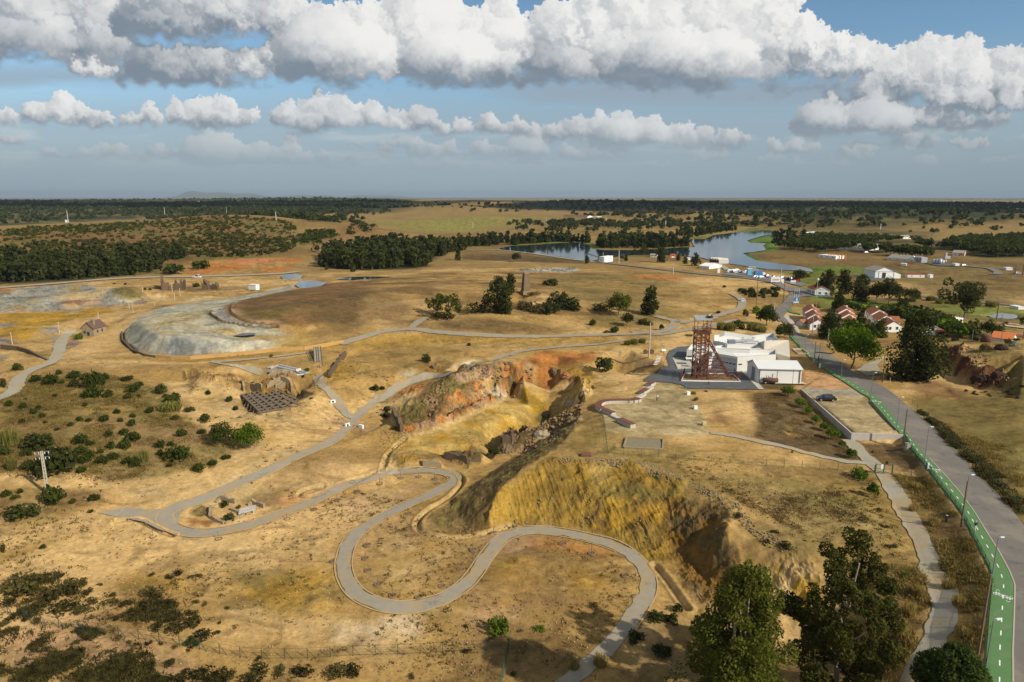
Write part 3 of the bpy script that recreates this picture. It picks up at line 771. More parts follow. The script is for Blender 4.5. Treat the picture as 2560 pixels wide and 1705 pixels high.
for k_ in range(46):
 x_, y_ = _r.uniform(-20,1250), _r.uniform(700,1230)
 if 560 < x_ < 760 and 900 < y_ < 1060: continue
 w_, h_ = _r.uniform(25,110), _r.uniform(6,26)
 zone(['pale','bluegrey','ochre','brown','lgrey','tan','sand','rust','violet','olive'][k_%10],'A',[(x_+w_*math.cos(q),y_+h_*math.sin(q))for q in np.linspace(0,5.5,8)],2,4,.65,rock=.35)
# ---- tailings heap and capped mound
zone('lgrey','O',[(-190,1000),(-190,850),(-80,680),(0,640),(270,530),(700,440),(1300,370),(1700,300),(2000,230),(2200,170),(2300,210),(1900,300),(1500,400),(1300,470),(1290,560),(1400,680),(1900,770),(2200,880),(2000,960),(1900,1060),(1500,1120),(760,1205),(260,1185),(0,1120)],
  3,3,.97, col2='grey', nscale=9, stretch=.35, rill=.35)
zone('yellow','O',[(100,700),(300,640),(900,520),(1000,640),(900,820),(1200,900),(900,950),(400,900),(150,800)],5,6,.55,col2='lgrey',nscale=9,stretch=.4)
zone('bluegrey','O',[(-185,960),(-100,760),(20,720),(170,860),(400,930),(900,970),(1300,1000),(1300,1120),(760,1190),(260,1170),(0,1100)],2,2,.92,col2='grey',nscale=5,stretch=2.0,rill=.34)
zone('lgrey','O',[(1300,1000),(1700,960),(2200,970),(2000,1010),(1400,1060)],2,3,.8,col2='white',nscale=4)
zone('yellow','O',[(1100,790),(1500,800),(1900,900),(2355,900),(2355,1060),(1900,1060),(2000,980),(1500,940),(1200,850)],4,5,.7,col2='ochre',nscale=12)
zone('bluegrey','O',[(1030,560),(1300,480),(1290,580),(1400,690),(1900,760),(1500,740),(1150,660)],1.5,1.5,.8,col2='lgrey',nscale=5,rill=.5)
zone('brown','O',[(1310,480),(1500,400),(1900,310),(2400,200),(3200,100),(3500,160),(3300,480),(3000,700),(2400,770),(1900,750),(1500,680),(1340,590)],3,5,.92,col2='redbrown',nscale=22,stretch=.4)
zone('umber','O',[(1700,500),(2200,420),(2600,500),(2500,650),(2000,700),(1700,650)],12,12,.7,col2='olive',nscale=12,stretch=.4)
zone('pink','O',[(1330,560),(1450,560),(1700,660),(2000,740),(1600,690),(1380,610)],3,4,.5)
zone('tan','B',[(250,640),(700,600),(1400,590),(2200,610),(2355,700),(2200,900),(1600,950),(700,1000),(300,960),(500,800),(200,750)],12,12,.75,col2='brown',nscale=24,stretch=.35)
zone('brown','B',[(0,740),(250,720),(480,830),(300,930),(0,980),(-150,930)],6,9,.65,col2='umber',nscale=16,stretch=.5)
zone('redbrown','B',[(280,830),(480,800),(560,880),(300,960)],8,8,.45)
zone('dry','B',[(1500,620),(2355,610),(2355,900),(2000,900),(1500,760)],15,12,.6,col2='olive',nscale=26,stretch=.3)
zone('orange','B',[(2000,610),(2355,625),(2355,660),(2000,640)],6,5,.7)
zone('brown','B',[(830,478),(1200,480),(1650,520),(1680,545),(1300,535),(900,520),(830,510)],3,2,.9,col2='umber',nscale=15)
zone('bluegrey','B',[(1200,585),(1450,572),(1620,575),(1650,590),(1560,605),(1250,600)],3,3,.95,col2='lgrey',nscale=10,rock=.6)
zone('brown','B',[(700,950),(900,925),(1250,950),(1500,990),(1350,1030),(1000,1030),(700,1000)],4,4,.75,col2='umber',nscale=7)
zone('olive','B',[(1650,880),(2000,880),(2355,900),(2355,960),(2100,960),(1700,980)],6,6,.6)
zone('sand', 'B',[(1290,760),(1430,740),(1450,790),(1330,820)],3,3,.8)
zone('ochre','B',[(30,1090),(250,1020),(600,1020),(1200,1050),(1900,1030),(1900,1060),(1200,1090),(600,1110),(100,1140)],3,3,.6,rill=.5)
# ---- the middle ground
zone('ochre','I',[(0,220),(800,170),(1750,20),(2355,0),(2355,90),(1700,100),(1300,130),(600,230),(0,240)],1.5,1.5,.8,col2='tan',nscale=6)
zone('sand','I',[(0,450),(300,480),(640,570),(600,700),(720,780),(900,800),(1350,720),(1800,880),(1300,950),(900,900),(300,700),(0,560)],3,3,.65,col2='pale',nscale=9)
zone('tan','I',[(60,340),(300,360),(640,400),(900,440),(1080,350),(1250,400),(1200,520),(1000,480),(900,540),(680,560),(620,500),(300,450),(60,430)],.8,.8,.9,col2='brown',nscale=2.2,rock=1.0)
zone('olive','I',[(850,350),(950,310),(1250,340),(1350,370),(1000,390)],2,2,.5)
zone('gravel','I',[(860,340),(1040,290),(1250,330),(1350,365),(1200,355),(960,350)],.8,.8,.8)
zone('ochre','I',[(1500,100),(2000,100),(2355,200),(2355,480),(2000,760),(1800,760),(1650,500),(1500,350)],4,4,.7,col2='tan',nscale=9)
zone('umber','I',[(700,600),(1000,545),(1330,685),(900,745)],.8,.5,.9,col2='ochre',nscale=2.0)
zone('umber','I',[(1230,500),(1440,580),(1310,640),(1280,580)],.6,.4,.9)
zone('pale','I',[(550,1120),(900,1100),(1200,1150),(900,1280),(300,1500),(300,1350)],4,5,.6,col2='sand',nscale=7)
zone('tan','J',[(0,0),(2300,0),(2300,40),(1500,120),(1200,200),(700,340),(0,560)],5,5,.6,col2='dry',nscale=14,stretch=.5)
zone('rust','J',[(450,340),(560,260),(700,270),(720,320),(520,360)],1.5,2,.8,col2='tan',nscale=3,rock=.5)
zone('lgrey','J',[(220,370),(300,330),(400,340),(360,380)],1.5,1.5,.8)
zone('white','J',[(700,330),(860,250),(1040,205),(1060,225),(960,275),(800,320)],.8,1,.95,col2='pale',nscale=2)
zone('ochre','J',[(120,480),(400,400),(730,330),(860,300),(700,380),(440,440),(200,560)],2,2,.6)
zone('orange','J',[(220,540),(460,460),(500,480),(400,570),(250,640)],1.2,1.5,.8,col2='pale',nscale=3,rock=.7)
zone('pale','J',[(120,700),(240,640),(400,560),(380,620),(200,710)],1,1.2,.85)
zone('olive','J',[(160,760),(330,640),(460,640),(640,380),(860,320),(1200,280),(1300,330),(900,560),(700,700),(700,840),(500,880),(260,930)],2,2,.9,col2='brown',nscale=5,rock=.6)
zone('pink','J',[(800,400),(1000,310),(1180,290),(1250,380),(1150,430),(960,450),(850,480)],1.5,2,.9,col2='pale',nscale=3.5,rill=.5)
zone('orange','J',[(960,470),(1080,440),(1100,500),(1060,550),(980,520)],1,1.2,.85)
zone('orange','J',[(1310,270),(1440,260),(1580,210),(1680,250),(1560,300),(1400,340),(1320,340)],1,1.5,.9,col2='pink',nscale=3)
zone('orange','J',[(640,780),(740,640),(850,540),(960,620),(900,670),(760,720),(690,790)],.8,1.2,.95,col2='pale',nscale=2.5,rock=.8)
zone('pink','J',[(245,985),(250,930),(400,915),(560,880),(700,820),(860,750),(1120,610),(1250,620),(1150,700),(900,800),(700,885),(450,965)],.7,.6,1.0,col2='orange',nscale=2.4,rock=1.0)
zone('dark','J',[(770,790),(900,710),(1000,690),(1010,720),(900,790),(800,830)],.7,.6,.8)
zone('olive','J',[(1100,560),(1230,500),(1300,480),(1290,560),(1200,570)],1,1,.8)
zone('grey','J',[(1060,570),(1200,540),(1370,590),(1330,630),(1250,640),(1200,590)],.8,.8,.8,col2='white',nscale=2,rock=.7)
zone('brown','J',[(1250,480),(1450,330),(1540,370),(1560,460),(1500,530),(1380,590),(1280,560)],1,1,.95,col2='orange',nscale=2.6,rock=1.0)
zone('orange','J',[(1560,330),(1640,240),(1700,250),(1660,430),(1600,490),(1560,430)],1,1,.9,col2='pale',nscale=3)
zone('rust','J',[(1480,220),(1700,120),(2000,130),(2300,140),(2250,250),(1830,280),(1830,400),(1990,470),(1700,510),(1660,420),(1640,300)],2,2,.9,col2='orange',nscale=6)
zone('ochre','J',[(1850,280),(2000,300),(2240,320),(2300,420),(2150,430),(2000,360)],1.5,1.5,.7)
zone('red','J',[(1960,370),(2040,360),(2040,430),(1960,440)],.8,.8,.8,rock=1.0)
zone('brown','J',[(1820,290),(2010,350),(2130,400),(2120,450),(1990,470),(1900,400),(1820,360)],.8,.8,.7,col2='red',nscale=2,rock=1.0)
zone('yellow','J',[(150,1010),(280,1040),(480,1010),(800,900),(1100,740),(1400,630),(1700,540),(1800,640),(1840,710),(1750,790),(1600,880),(1400,970),(1250,1040),(1200,1180),(900,1180),(550,1210),(150,1180),(20,1140)],2,2,.95,col2='ochre',nscale=8,stretch=.6,calm=.6)
zone('olive','J',[(1760,770),(2040,740),(2080,800),(1700,900),(1380,1010),(1360,970),(1600,880)],1,1.2,.8,col2='ochre',nscale=4,rock=.5)
zone('umber','J',[(1300,1110),(1480,1010),(1900,830),(2040,800),(1900,960),(1640,1090),(1420,1200),(1300,1210)],.8,.6,.9,rock=.5)  # canyon's cast shadow painted into the ground as umber
zone('brown','J',[(660,1215),(900,1200),(1100,1220),(1160,1240),(1080,1330),(920,1370),(760,1310)],.6,.6,.9,col2='olive',nscale=2,rock=.6)
zone('olive','J',[(1640,1130),(1880,1000),(2030,880),(2150,860),(1900,1070),(1600,1160)],.8,.8,.8,col2='lgrey',nscale=2.5,rock=1.0)
zone('ochre','J',[(100,1370),(200,1240),(330,1240),(650,1290),(680,1375)],1,1,.7,col2='brown',nscale=2.5,rock=.7)
zone('pale','J',[(2150,440),(2240,430),(2300,520),(2200,640),(1960,700),(1950,660),(2060,560)],.8,.6,.8,col2='ochre',nscale=2.2,rock=1.2)
# ---- the ochre slope and its dark west flank
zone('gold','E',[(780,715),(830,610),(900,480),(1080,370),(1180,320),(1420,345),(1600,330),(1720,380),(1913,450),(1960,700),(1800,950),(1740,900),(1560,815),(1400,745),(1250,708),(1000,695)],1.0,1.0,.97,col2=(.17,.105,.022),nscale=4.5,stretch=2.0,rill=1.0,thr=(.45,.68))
zone('yellow','E',[(1380,380),(1480,370),(1480,440),(1400,470)],1,1.5,.8,rill=.5)
zone('olive','E',[(1400,480),(1700,480),(1900,470),(1913,560),(1700,560),(1450,560)],1.2,1.2,.65)
zone('ochre','E',[(1340,640),(1480,560),(1720,560),(1840,600),(1700,760),(1400,735)],1.2,1.5,.7,col2='brown',nscale=3,rill=1.0)
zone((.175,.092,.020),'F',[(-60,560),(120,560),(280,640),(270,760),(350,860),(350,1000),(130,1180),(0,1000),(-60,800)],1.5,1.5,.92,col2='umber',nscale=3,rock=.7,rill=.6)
zone('umber','E',[(470,695),(560,610),(800,430),(1000,310),(1300,105),(1340,130),(1250,230),(1060,370),(900,480),(830,600),(760,720),(620,735)],1,1,.8,col2='olive',nscale=3,rock=.4)  # flank's shade, turned from the sun, painted in as umber
zone('ochre','F',[(500,850),(640,860),(760,920),(800,1000),(780,1150),(640,1260),(560,1200),(520,1000)],1.5,1.5,.92,col2='pale',nscale=3.5,rock=.6,rill=.6)
zone('sand','F',[(260,680),(330,690),(420,800),(560,860),(600,900),(480,880),(340,820)],1,1.5,.85,rock=.3)
# ---- platform surfaces, fields right of it
zone('dry','F',[(-300,300),(200,300),(600,400),(1050,430),(1250,700),(1330,900),(1000,1000),(800,960),(480,790),(300,600),(0,420)],4,4,.8,col2='tan',nscale=9)
zone((.255,.185,.068),'F',[(150,420),(600,430),(900,520),(1080,650),(1100,700),(800,800),(560,740),(350,560)],4,4,.75,col2='olive',nscale=10,thr=(.5,.75))
zone((.27,.185,.062),'E',[(1180,300),(1340,120),(1440,120),(1500,230),(1913,260),(1913,420),(1500,330)],2.5,2.5,.85,col2='dry',nscale=5)
zone('field','Y',[(-330,-40),(-100,-60),(240,290),(830,860),(990,1090),(850,1110),(0,930),(-330,880),(-300,600),(-330,300)],1.5,1.5,.95,col2='brown',nscale=5,stretch=.5)
zone('tan','G',[(1060,1080),(1200,1060),(1500,1260),(1560,1340),(1300,1330),(1100,1250)],3,3,.8,col2='redbrown',nscale=6)
zone('tan', 'Y',[(20,760),(120,680),(220,810),(110,830)],1,1.5,.7)
zone('field','Y',[(860,870),(1470,880),(1560,960),(1730,1170),(1300,1160),(1160,1130),(1000,960)],1.5,1.2,.95,col2='brown',nscale=3)
zone('brown','Y',[(-200,1140),(380,1180),(800,1230),(1040,1290),(1000,1370),(500,1290),(-200,1220)],1.5,2,.6)
zone('dry','F',[(1180,420),(1380,420),(1620,780),(1720,1000),(1690,1300),(1600,1568),(1500,1568),(1560,1200),(1440,900)],1.5,2,.8,col2='brown',nscale=5)
zone('brown','F',[(1000,900),(1330,900),(1400,1100),(1280,1568),(800,1568),(1000,1300)],3,3,.8,col2='dry',nscale=4)
zone('brown','F',[(-60,1250),(250,1300),(760,1300),(900,1568),(-300,1568)],3,3,.75,col2='umber',nscale=5)
zone((.40,.225,.105),'Y',[(270,40),(500,60),(720,150),(890,260),(340,250),(160,245),(-40,250),(330,200)],.8,.4,1.0,calm=.8)
zone('terr','Y',[(255,255),(890,262),(1060,400),(1390,760),(1400,790),(850,772)],.25,.1,1.0,col2=(.33,.25,.125),nscale=4,calm=1.0)
zone('grey','Y',[(255,252),(890,258),(990,330),(340,320)],.6,.4,.8,calm=1.0)
zone('terr','G',[(430,800),(700,790),(820,830),(900,880),(1120,1290),(1090,1330),(700,1335),(350,1330),(60,1290),(20,1060),(100,980),(400,980),(520,820)],.5,.25,1.0,col2=(.32,.24,.115),nscale=5,calm=1.0)
zone('tan','G',[(700,790),(900,870),(2040,870),(1700,900),(900,890),(800,840)],.5,.2,.8,calm=1.0)
# right of the road
zone((.150,.110,.034),'F',[(1250,0),(1500,-60),(1950,-100),(2400,-100),(2400,900),(1913,640),(1600,300),(1360,90)],2,2,.85,col2='olive',nscale=7)
zone('scrub','F',[(1400,100),(1450,130),(1700,360),(1913,560),(1913,690),(1680,440),(1500,240)],1.2,1.8,.75,col2='dry',nscale=3)
zone('tan','R',[(1000,800),(1200,790),(1340,790),(1700,900),(2000,950),(1700,1010),(1350,1010)],3,3,.7,col2='redbrown',nscale=8)
zone('red','R',[(1380,440),(1560,450),(1700,430),(1720,500),(1650,560),(1780,590),(1900,690),(2060,670),(2130,720),(2200,860),(2040,880),(1880,890),(1700,800),(1500,650),(1360,560)],.8,1.0,.95,col2='redbrown',nscale=3,rock=1.3,thr=(.5,.75))  # red darkened so the shade of this face sits in the colour
zone('olive','R',[(820,40),(1500,60),(2355,180),(2355,430),(1800,420),(1400,420),(820,340)],4,5,.6,col2='dry',nscale=8)
zone('olive','R',[(1720,500),(2355,420),(2355,900),(2200,830),(2130,710),(2000,650),(1760,570)],2,2.5,.8,col2='dry',nscale=6,rock=.3)
zone('redbrown','R',[(1520,870),(1600,880),(1720,1000),(1640,1010)],.8,.6,.8)
zone('redbrown', 'R',[(800,370),(960,370),(960,470),(820,470)],2,2,.7)
_r = np.random.default_rng(31)
for k_ in range(64):
 tg_,x0_,x1_,y0_,y1_=[('D',0,1900,460,1350),('E',0,1500,420,1350),('I',0,2300,450,1450)][k_%3]
 x_,y_=_r.uniform(x0_,x1_),_r.uniform(y0_,y1_);w_,h_=_r.uniform(60,260),_r.uniform(14,52);a_=_r.uniform(-.35,.25)
 if tg_ == 'E' and x_ > 450 and y_ < 760: continue
 zone(['pale','orange','sand','ochre','brown','redbrown','sand','pink'][k_%8],tg_,[(x_+w_*math.cos(q)*(1+.3*math.sin(3*q+k_)),y_+h_*math.sin(q)+a_*w_*math.cos(q))for q in np.linspace(0,5.7,10)],2.5,4.5,.42)
# lower left
zone('olive','D',[(-60,0),(800,0),(1050,80),(1160,180),(1330,260),(1200,380),(980,440),(500,450),(270,430),(0,420),(-60,420)],3,4,.75,col2='brown',nscale=8)
zone('olive','A',[(130,1340),(300,1300),(720,1290),(760,1310),(950,1330),(1160,1420),(1230,1600),(-60,1600),(-60,1450)],3,3,.8,col2='dry',nscale=7)
zone('brown','D',[(-60,490),(500,490),(680,530),(600,580),(450,640),(250,690),(-60,690)],2,3,.7,col2='dry',nscale=5)
zone('sand','D',[(280,450),(700,455),(1250,430),(1500,300),(1750,180),(1850,200),(1500,430),(1100,580),(600,610),(720,540)],2,3,.75,col2='pale',nscale=6,stretch=.5)
zone('dark','X',[(280,660),(460,520),(640,580),(600,720),(400,740)],.8,.8,.85,col2='olive',nscale=2,rock=.5)
zone('ochre','X',[(180,740),(300,700),(480,740),(600,780),(560,860),(300,860)],.8,1,.85,col2='rust',nscale=3)
zone('olive','X',[(1000,460),(1300,350),(1500,330),(1800,230),(2000,180),(1700,400),(1600,560),(1400,560)],1.5,1.5,.7,col2='brown',nscale=3)
zone('pink','E',[(0,560),(300,500),(500,430),(600,430),(400,560),(100,680),(0,720)],2.5,3,.45,col2='pale',nscale=5,stretch=.4)
zone('pink','E',[(100,780),(300,650),(420,660),(440,740),(350,850),(100,880)],2.5,2.5,.5,col2='sand',nscale=4,stretch=.4)
zone('orange','E',[(1080,790),(1250,760),(1500,820),(1560,900),(1250,860),(1080,830)],2,2.5,.6)
zone('ochre','E',[(850,900),(1000,850),(1500,940),(1500,1050),(900,1120),(800,1050)],2.5,3,.5,col2='tan',nscale=6)
zone('pale','D',[(1150,1190),(1250,1150),(1450,1130),(1500,1200),(1350,1260),(1200,1290),(1300,1380),(1500,1350),(1900,1300),(1900,1240),(1500,1260)],2.5,3,.65,col2='sand',nscale=7)
zone('white','E',[(0,1260),(200,1220),(440,1215),(420,1270),(150,1310),(0,1310)],2,2.5,.55,col2='pale',nscale=4)
zone('pink','D',[(0,1280),(400,1240),(900,1400),(1100,1560),(0,1560)],4,4,.6,col2='olive',nscale=5)
zone('ochre','D',[(1280,940),(1700,960),(1850,1050),(1900,1200),(1500,1130),(1300,1010)],3,3,.65,col2='olive',nscale=5)
zone('olive','D',[(1280,960),(1740,960),(1700,1000),(1420,1050),(1290,1000)],2,2.5,.6)
zone('brown','E',[(100,1400),(700,1380),(950,1330),(1400,1230),(1500,1300),(1300,1568),(0,1568)],4,4,.6,col2='tan',nscale=6)
# ------------------------------------------------------------------ roads, paths, water
def lift(x, y):
 return .075 + .0008 * np.maximum(np.hypot(x, y) - 60,0)

def ribbon_mesh(P, w, n=5, extra=0.0, fray=0.0):
 """A sheet of width w along a ground line, draped on the ground."""
 P = np.asarray(P)[:, :2]
 T=np.gradient(P,axis=0);T/=np.linalg.norm(T,axis=1)[:,None]+1e-9
 Nn = np.stack([-T[:, 1], T[:, 0]],1)
 w = np.broadcast_to(np.asarray(w, float),(len(P),))
 V = []
 jl,jr=[(fbm(P[:,0]/1.6+o,P[:,1]/1.6,3,97)-.5)*fray for o in(0,40)]
 for k in range(n + 1):
  q=P+Nn*(jl*(1-k/n)+jr*(k/n))[:,None]+Nn*(w*(k/n-.5))[:,None]
  V.append(q)
 V = np.stack(V, 1).reshape(-1,2)
 z = ground0(V[:, 0], V[:, 1]) + lift(V[:, 0], V[:, 1]) + extra
 i = np.arange(len(P) - 1)[:, None] * (n + 1) + np.arange(n)[None]
 F = np.stack([i, i + 1, i + n + 2, i + n + 1],2).reshape(-1,4)
 return np.column_stack([V, z]), F

def between_mesh(L, Rr, n=4, step=1.5, extra=0.0, zfun=None):
 L, Rr = np.asarray(L)[:, :2], np.asarray(Rr)[:, :2]
 def res(P, m):
  s=np.concatenate([[0],np.cumsum(np.linalg.norm(np.diff(P,axis=0),axis=1))])
  t = np.linspace(0, s[-1], m)
  return np.stack([np.interp(t,s,P[:,0]),np.interp(t,s,P[:,1])],1)
 m=max(3,int(max(np.linalg.norm(np.diff(L,axis=0),axis=1).sum(),np.linalg.norm(np.diff(Rr,axis=0),axis=1).sum())/step))
 a, b = res(L, m), res(Rr, m)
 t = np.linspace(0,1, n + 1)[None, :, None]
 V = (a[:, None] * (1 - t) + b[:, None] * t).reshape(-1,2)
 z = ground0(V[:, 0], V[:, 1]) + lift(V[:, 0], V[:, 1]) + extra
 i = np.arange(m - 1)[:, None] * (n + 1) + np.arange(n)[None]
 F = np.stack([i, i + 1, i + n + 2, i + n + 1],2).reshape(-1,4)
 return np.column_stack([V, z]), F, a, b

def poly_sheet(name, P, m, z=None, extra=0.0, grid=2.0):
 """A flat sheet filling a ground polygon: a triangulated face with inner points so that it drapes."""
 P = np.asarray(P)[:, :2]
 n = len(P)
 lo, hi = P.min(0), P.max(0)
 pts = [Vector(p) for p in P.tolist()]
 if z is None:
  gx_,gy_=np.meshgrid(np.arange(lo[0],hi[0],grid),np.arange(lo[1],hi[1],grid))
  gx_, gy_ = gx_.ravel(), gy_.ravel()
  k = inside(gx_, gy_, P) & (seg_dist(gx_, gy_, P, True) > grid * .4)
  pts+=[Vector((a,b))for a,b in zip(gx_[k].tolist(),gy_[k].tolist())]
 r=delaunay_2d_cdt(pts,[(i,(i+1)%n)for i in range(n)],[],0,1e-5)
 v = np.array([q[:] for q in r[0]])
 f = np.array([t for t in r[2] if len(t) == 3])
 c = v[f].mean(1)
 f = f[inside(c[:, 0], c[:, 1], P)]
 zz=np.full(len(v),z)if z is not None else ground0(v[:,0],v[:,1])+lift(v[:,0],v[:,1])+extra
 # upward facing
 a, b, cc = v[f[:, 0]], v[f[:, 1]], v[f[:, 2]]
 flip=((b-a)[:,0]*(cc-a)[:,1]-(b-a)[:,1]*(cc-a)[:,0])<0
 f[flip] = f[flip][:, ::-1]
 o = link(name, np_mesh(name, np.column_stack([v, zz]), f), m)
 tag(o, kind='structure')
 return o

def joinpts(*parts):
 return np.vstack([on_ground(t, p) for t, p in parts])

def dusty(m, dust, sc, lo, hi, amt):
 """Earth washed over a laid surface in patches."""
 t=m.node_tree;b=t.nodes['Principled BSDF'];src=b.inputs['Base Color'].links[0].from_socket
 geo=N(t,'ShaderNodeNewGeometry');nz=N(t,'ShaderNodeTexNoise',inp={'Scale':sc,'Detail':7.0,'Roughness':.68});LK(t,geo.outputs['Position'],nz.inputs['Vector'])
 mr=N(t,'ShaderNodeMapRange',interpolation_type='SMOOTHSTEP',inp={1:lo,2:hi,3:0.0,4:amt});LK(t,nz.outputs[0],mr.inputs[0])
 mx=N(t,'ShaderNodeMix',data_type='RGBA');LK(t,mr.outputs[0],mx.inputs[0]);LK(t,src,mx.inputs[6]);mx.inputs[7].default_value=(*dust,1);LK(t,mx.outputs[2],b.inputs['Base Color'])
M_PATH=pmat('path_gravel',(.265,.228,.168),.95,noise=(.9,.22),bump=(14,.3,.03))
M_EDGE = pmat('path_edging',(.40,.27,.12),.95, noise=(1.5,.3))
M_ASPH=pmat('asphalt',(.150,.132,.112),.9,noise=(.35,.22),bump=(9,.2,.02))
M_YARD = pmat('dark_asphalt',(.085,.088,.090),.9, noise=(.5,.25))
M_LANE = pmat('green_paint',(.085,.175,.062),.85, noise=(.8,.14))
M_WHITE = pmat('white_paint',(.72,.70,.66),.8, noise=(3,.12))
M_CONC=pmat('concrete',(.44,.40,.34),.9,noise=(1.2,.15),bump=(6,.2,.02))
M_PALE = pmat('pale_paving',(.40,.37,.31),.9, noise=(1.0,.12))
M_GRAV = pmat('pale_gravel',(.31,.275,.205),.95, noise=(.4,.2))
M_KERB = pmat('kerb_stone',(.42,.36,.27),.9, noise=(2,.2))

for m_,d_,sc_,lo_,hi_,a_ in((M_PATH,(.33,.23,.105),.20,.47,.66,.8),(M_PATH,(.14,.125,.10),.5,.56,.68,.5),(M_GRAV,(.34,.24,.11),.16,.46,.62,.7),(M_ASPH,(.235,.20,.155),.12,.48,.64,.6),(M_ASPH,(.075,.070,.065),.28,.58,.66,.55),
        (M_LANE,(.19,.20,.12),.45,.48,.70,.6),(M_LANE,(.045,.12,.035),.9,.55,.68,.5),(M_YARD,(.16,.14,.11),.3,.52,.66,.5),(M_CONC,(.25,.21,.15),.5,.52,.7,.6),(M_PALE,(.27,.23,.16),.5,.52,.68,.5)):
 dusty(m_, d_, sc_, lo_, hi_, a_)
for q_,w_ in((('D',[(560,640),(380,690),(200,740),(60,790),(-60,830)]),2.0),(('D',[(640,690),(420,790),(250,850),(80,920),(-60,970)]),2.2),(('D',[(-60,425),(100,435),(240,470),(330,478)]),1.5),(('D',[(320,480),(700,470),(1100,440),(1400,330),(1700,200)]),1.3),(('I',[(0,570),(200,690),(440,860)]),.7),(('A',[(420,1225),(700,1217),(1200,1228),(1500,1216),(2000,1180)]),1.6),(('A',[(1000,880),(860,950),(700,1060),(480,1180)]),4.0)):
 strip('sand', smooth_line(on_ground(*q_),1.5), w_, 1.0,.8, rough=.8)
PATHS = []
serp=joinpts(('E',[(1130,1680),(1240,1590),(1350,1500),(1480,1385),(1590,1265),(1680,1130),(1716,1040),(1700,960),(1650,890),(1560,830),(1440,785),(1300,750),(1150,728),(1030,728),(930,757),
      (862,812),(800,892),(740,980),(675,1045),(560,1112),(420,1150),(260,1148),(115,1092),(42,1010),(20,910),(50,800),(120,722),(250,645),(380,580),(520,520),(610,470),(637,432),(590,405),(500,395),(400,396),(300,406),(150,440),(0,490)]),
    ('D',[(1750,560),(1600,622),(1400,692),(1220,733),(1100,742),(1000,727),(935,690),(915,640),(980,598),(1100,562),(1300,478),(1500,390),(1700,295),(1850,225)]),
    ('I',[(1830,905),(1900,822),(2000,730),(2150,612)]),('J',[(0,665),(100,575),(230,492),(400,430),(560,398),(760,352),(1000,268),(1250,206),(1420,150),(1600,112),(2000,72),(2355,46)]),('B',[(1950,1078)]))
PATHS.append((serp, 2.4))
PATHS.append((joinpts(('I',[(1880,835),(1790,800),(1720,720),(1680,640),(1600,560),(1520,490),(1490,420),(1480,375)])),2.6))
PATHS.append((joinpts(('B',[(0,1098),(150,1052),(300,1012),(480,996),(700,1016),(1000,1036),(1350,1046),(1700,1036),(2100,1026)]),('G',[(350,292),(600,312),(830,275),(1050,238),(1200,203),(1400,165)])),3.2))
PATHS.append((joinpts(('B',[(600,918),(540,945),(480,992)])),3.4))
PATHS.append((joinpts(('G',[(560,122),(660,150),(760,176),(740,230),(640,275),(500,300)])),4.0))
PATHS.append((joinpts(('M',[(350,770),(460,820),(540,880),(560,960),(520,1030),(430,1080),(300,1120),(150,1165),(20,1190)]),('G',[(1150,142),(970,170),(830,190),(770,180)])),3.6))
PATHS.append((joinpts(('A',[(540,1000),(460,1035),(415,1095),(400,1160),(350,1222),(220,1275),(130,1335),(108,1400),(60,1440),(-60,1490)])),3.6))
PATHS.append((joinpts(('A',[(-40,716),(300,690),(700,657),(1000,642),(1500,632),(1900,616),(2040,604)])),8.0))
PATHS.append((joinpts(('B',[(1750,535),(1900,552),(2100,576),(2355,604)]),('C',[(150,618),(300,632),(480,650),(620,672),(700,700),(760,735)])),6.0))
PATHS.append((joinpts(('N',[(1700,470),(1850,485),(1980,500),(2060,535),(2070,555),(2030,565)])),5.5))
PATHS.append((joinpts(('N',[(1140,798),(1300,815),(1450,830),(1700,850),(2000,885),(2355,915)])),5.0))
PATHS.append((joinpts(('B',[(860,450),(1050,452),(1200,465),(1400,490),(1600,520),(1700,530),(1760,540)])),4.0))
PATHS.append((joinpts(('I',[(320,240),(600,225),(900,195),(1200,160),(1400,130),(1480,110)])),2.0))
PATHS.append((joinpts(('I',[(350,240),(500,265),(650,295),(780,325),(870,352)])),1.6))
PATHS.append((joinpts(('S',[(1900,690),(1990,715),(2060,760),(2110,800)])),4.0))
PATHS.append((joinpts(('C',[(700,1300),(620,1270)])),1.0))
fpath=joinpts(('G',[(1120,1310),(1300,1330),(1550,1385),(1750,1425),(1900,1460)]),('Y',[(380,1030),(600,1075),(800,1118),(960,1128),(1080,1150)]))
PATHS.append((fpath, 1.7))
PATHS.append((joinpts(('Y',[(790,855),(850,900),(930,985),(1010,1060),(1100,1140),(1170,1210),(1230,1262)]),('F',[(1130,415),(1190,500),(1250,610),(1310,720),(1360,820),(1390,900),(1395,960),(1430,1000),(1460,1080),(1465,1180),(1430,1300),(1370,1430),(1300,1568),(1250,1700)])),2.9))
names = ['gravel_path'] * 20
for i, (P, w) in enumerate(PATHS):
 S = smooth_line(P, .8)
 PATHS[i] = (S, w)
 strip(None, S, w / 2 + .9,.7, calm=1.0)
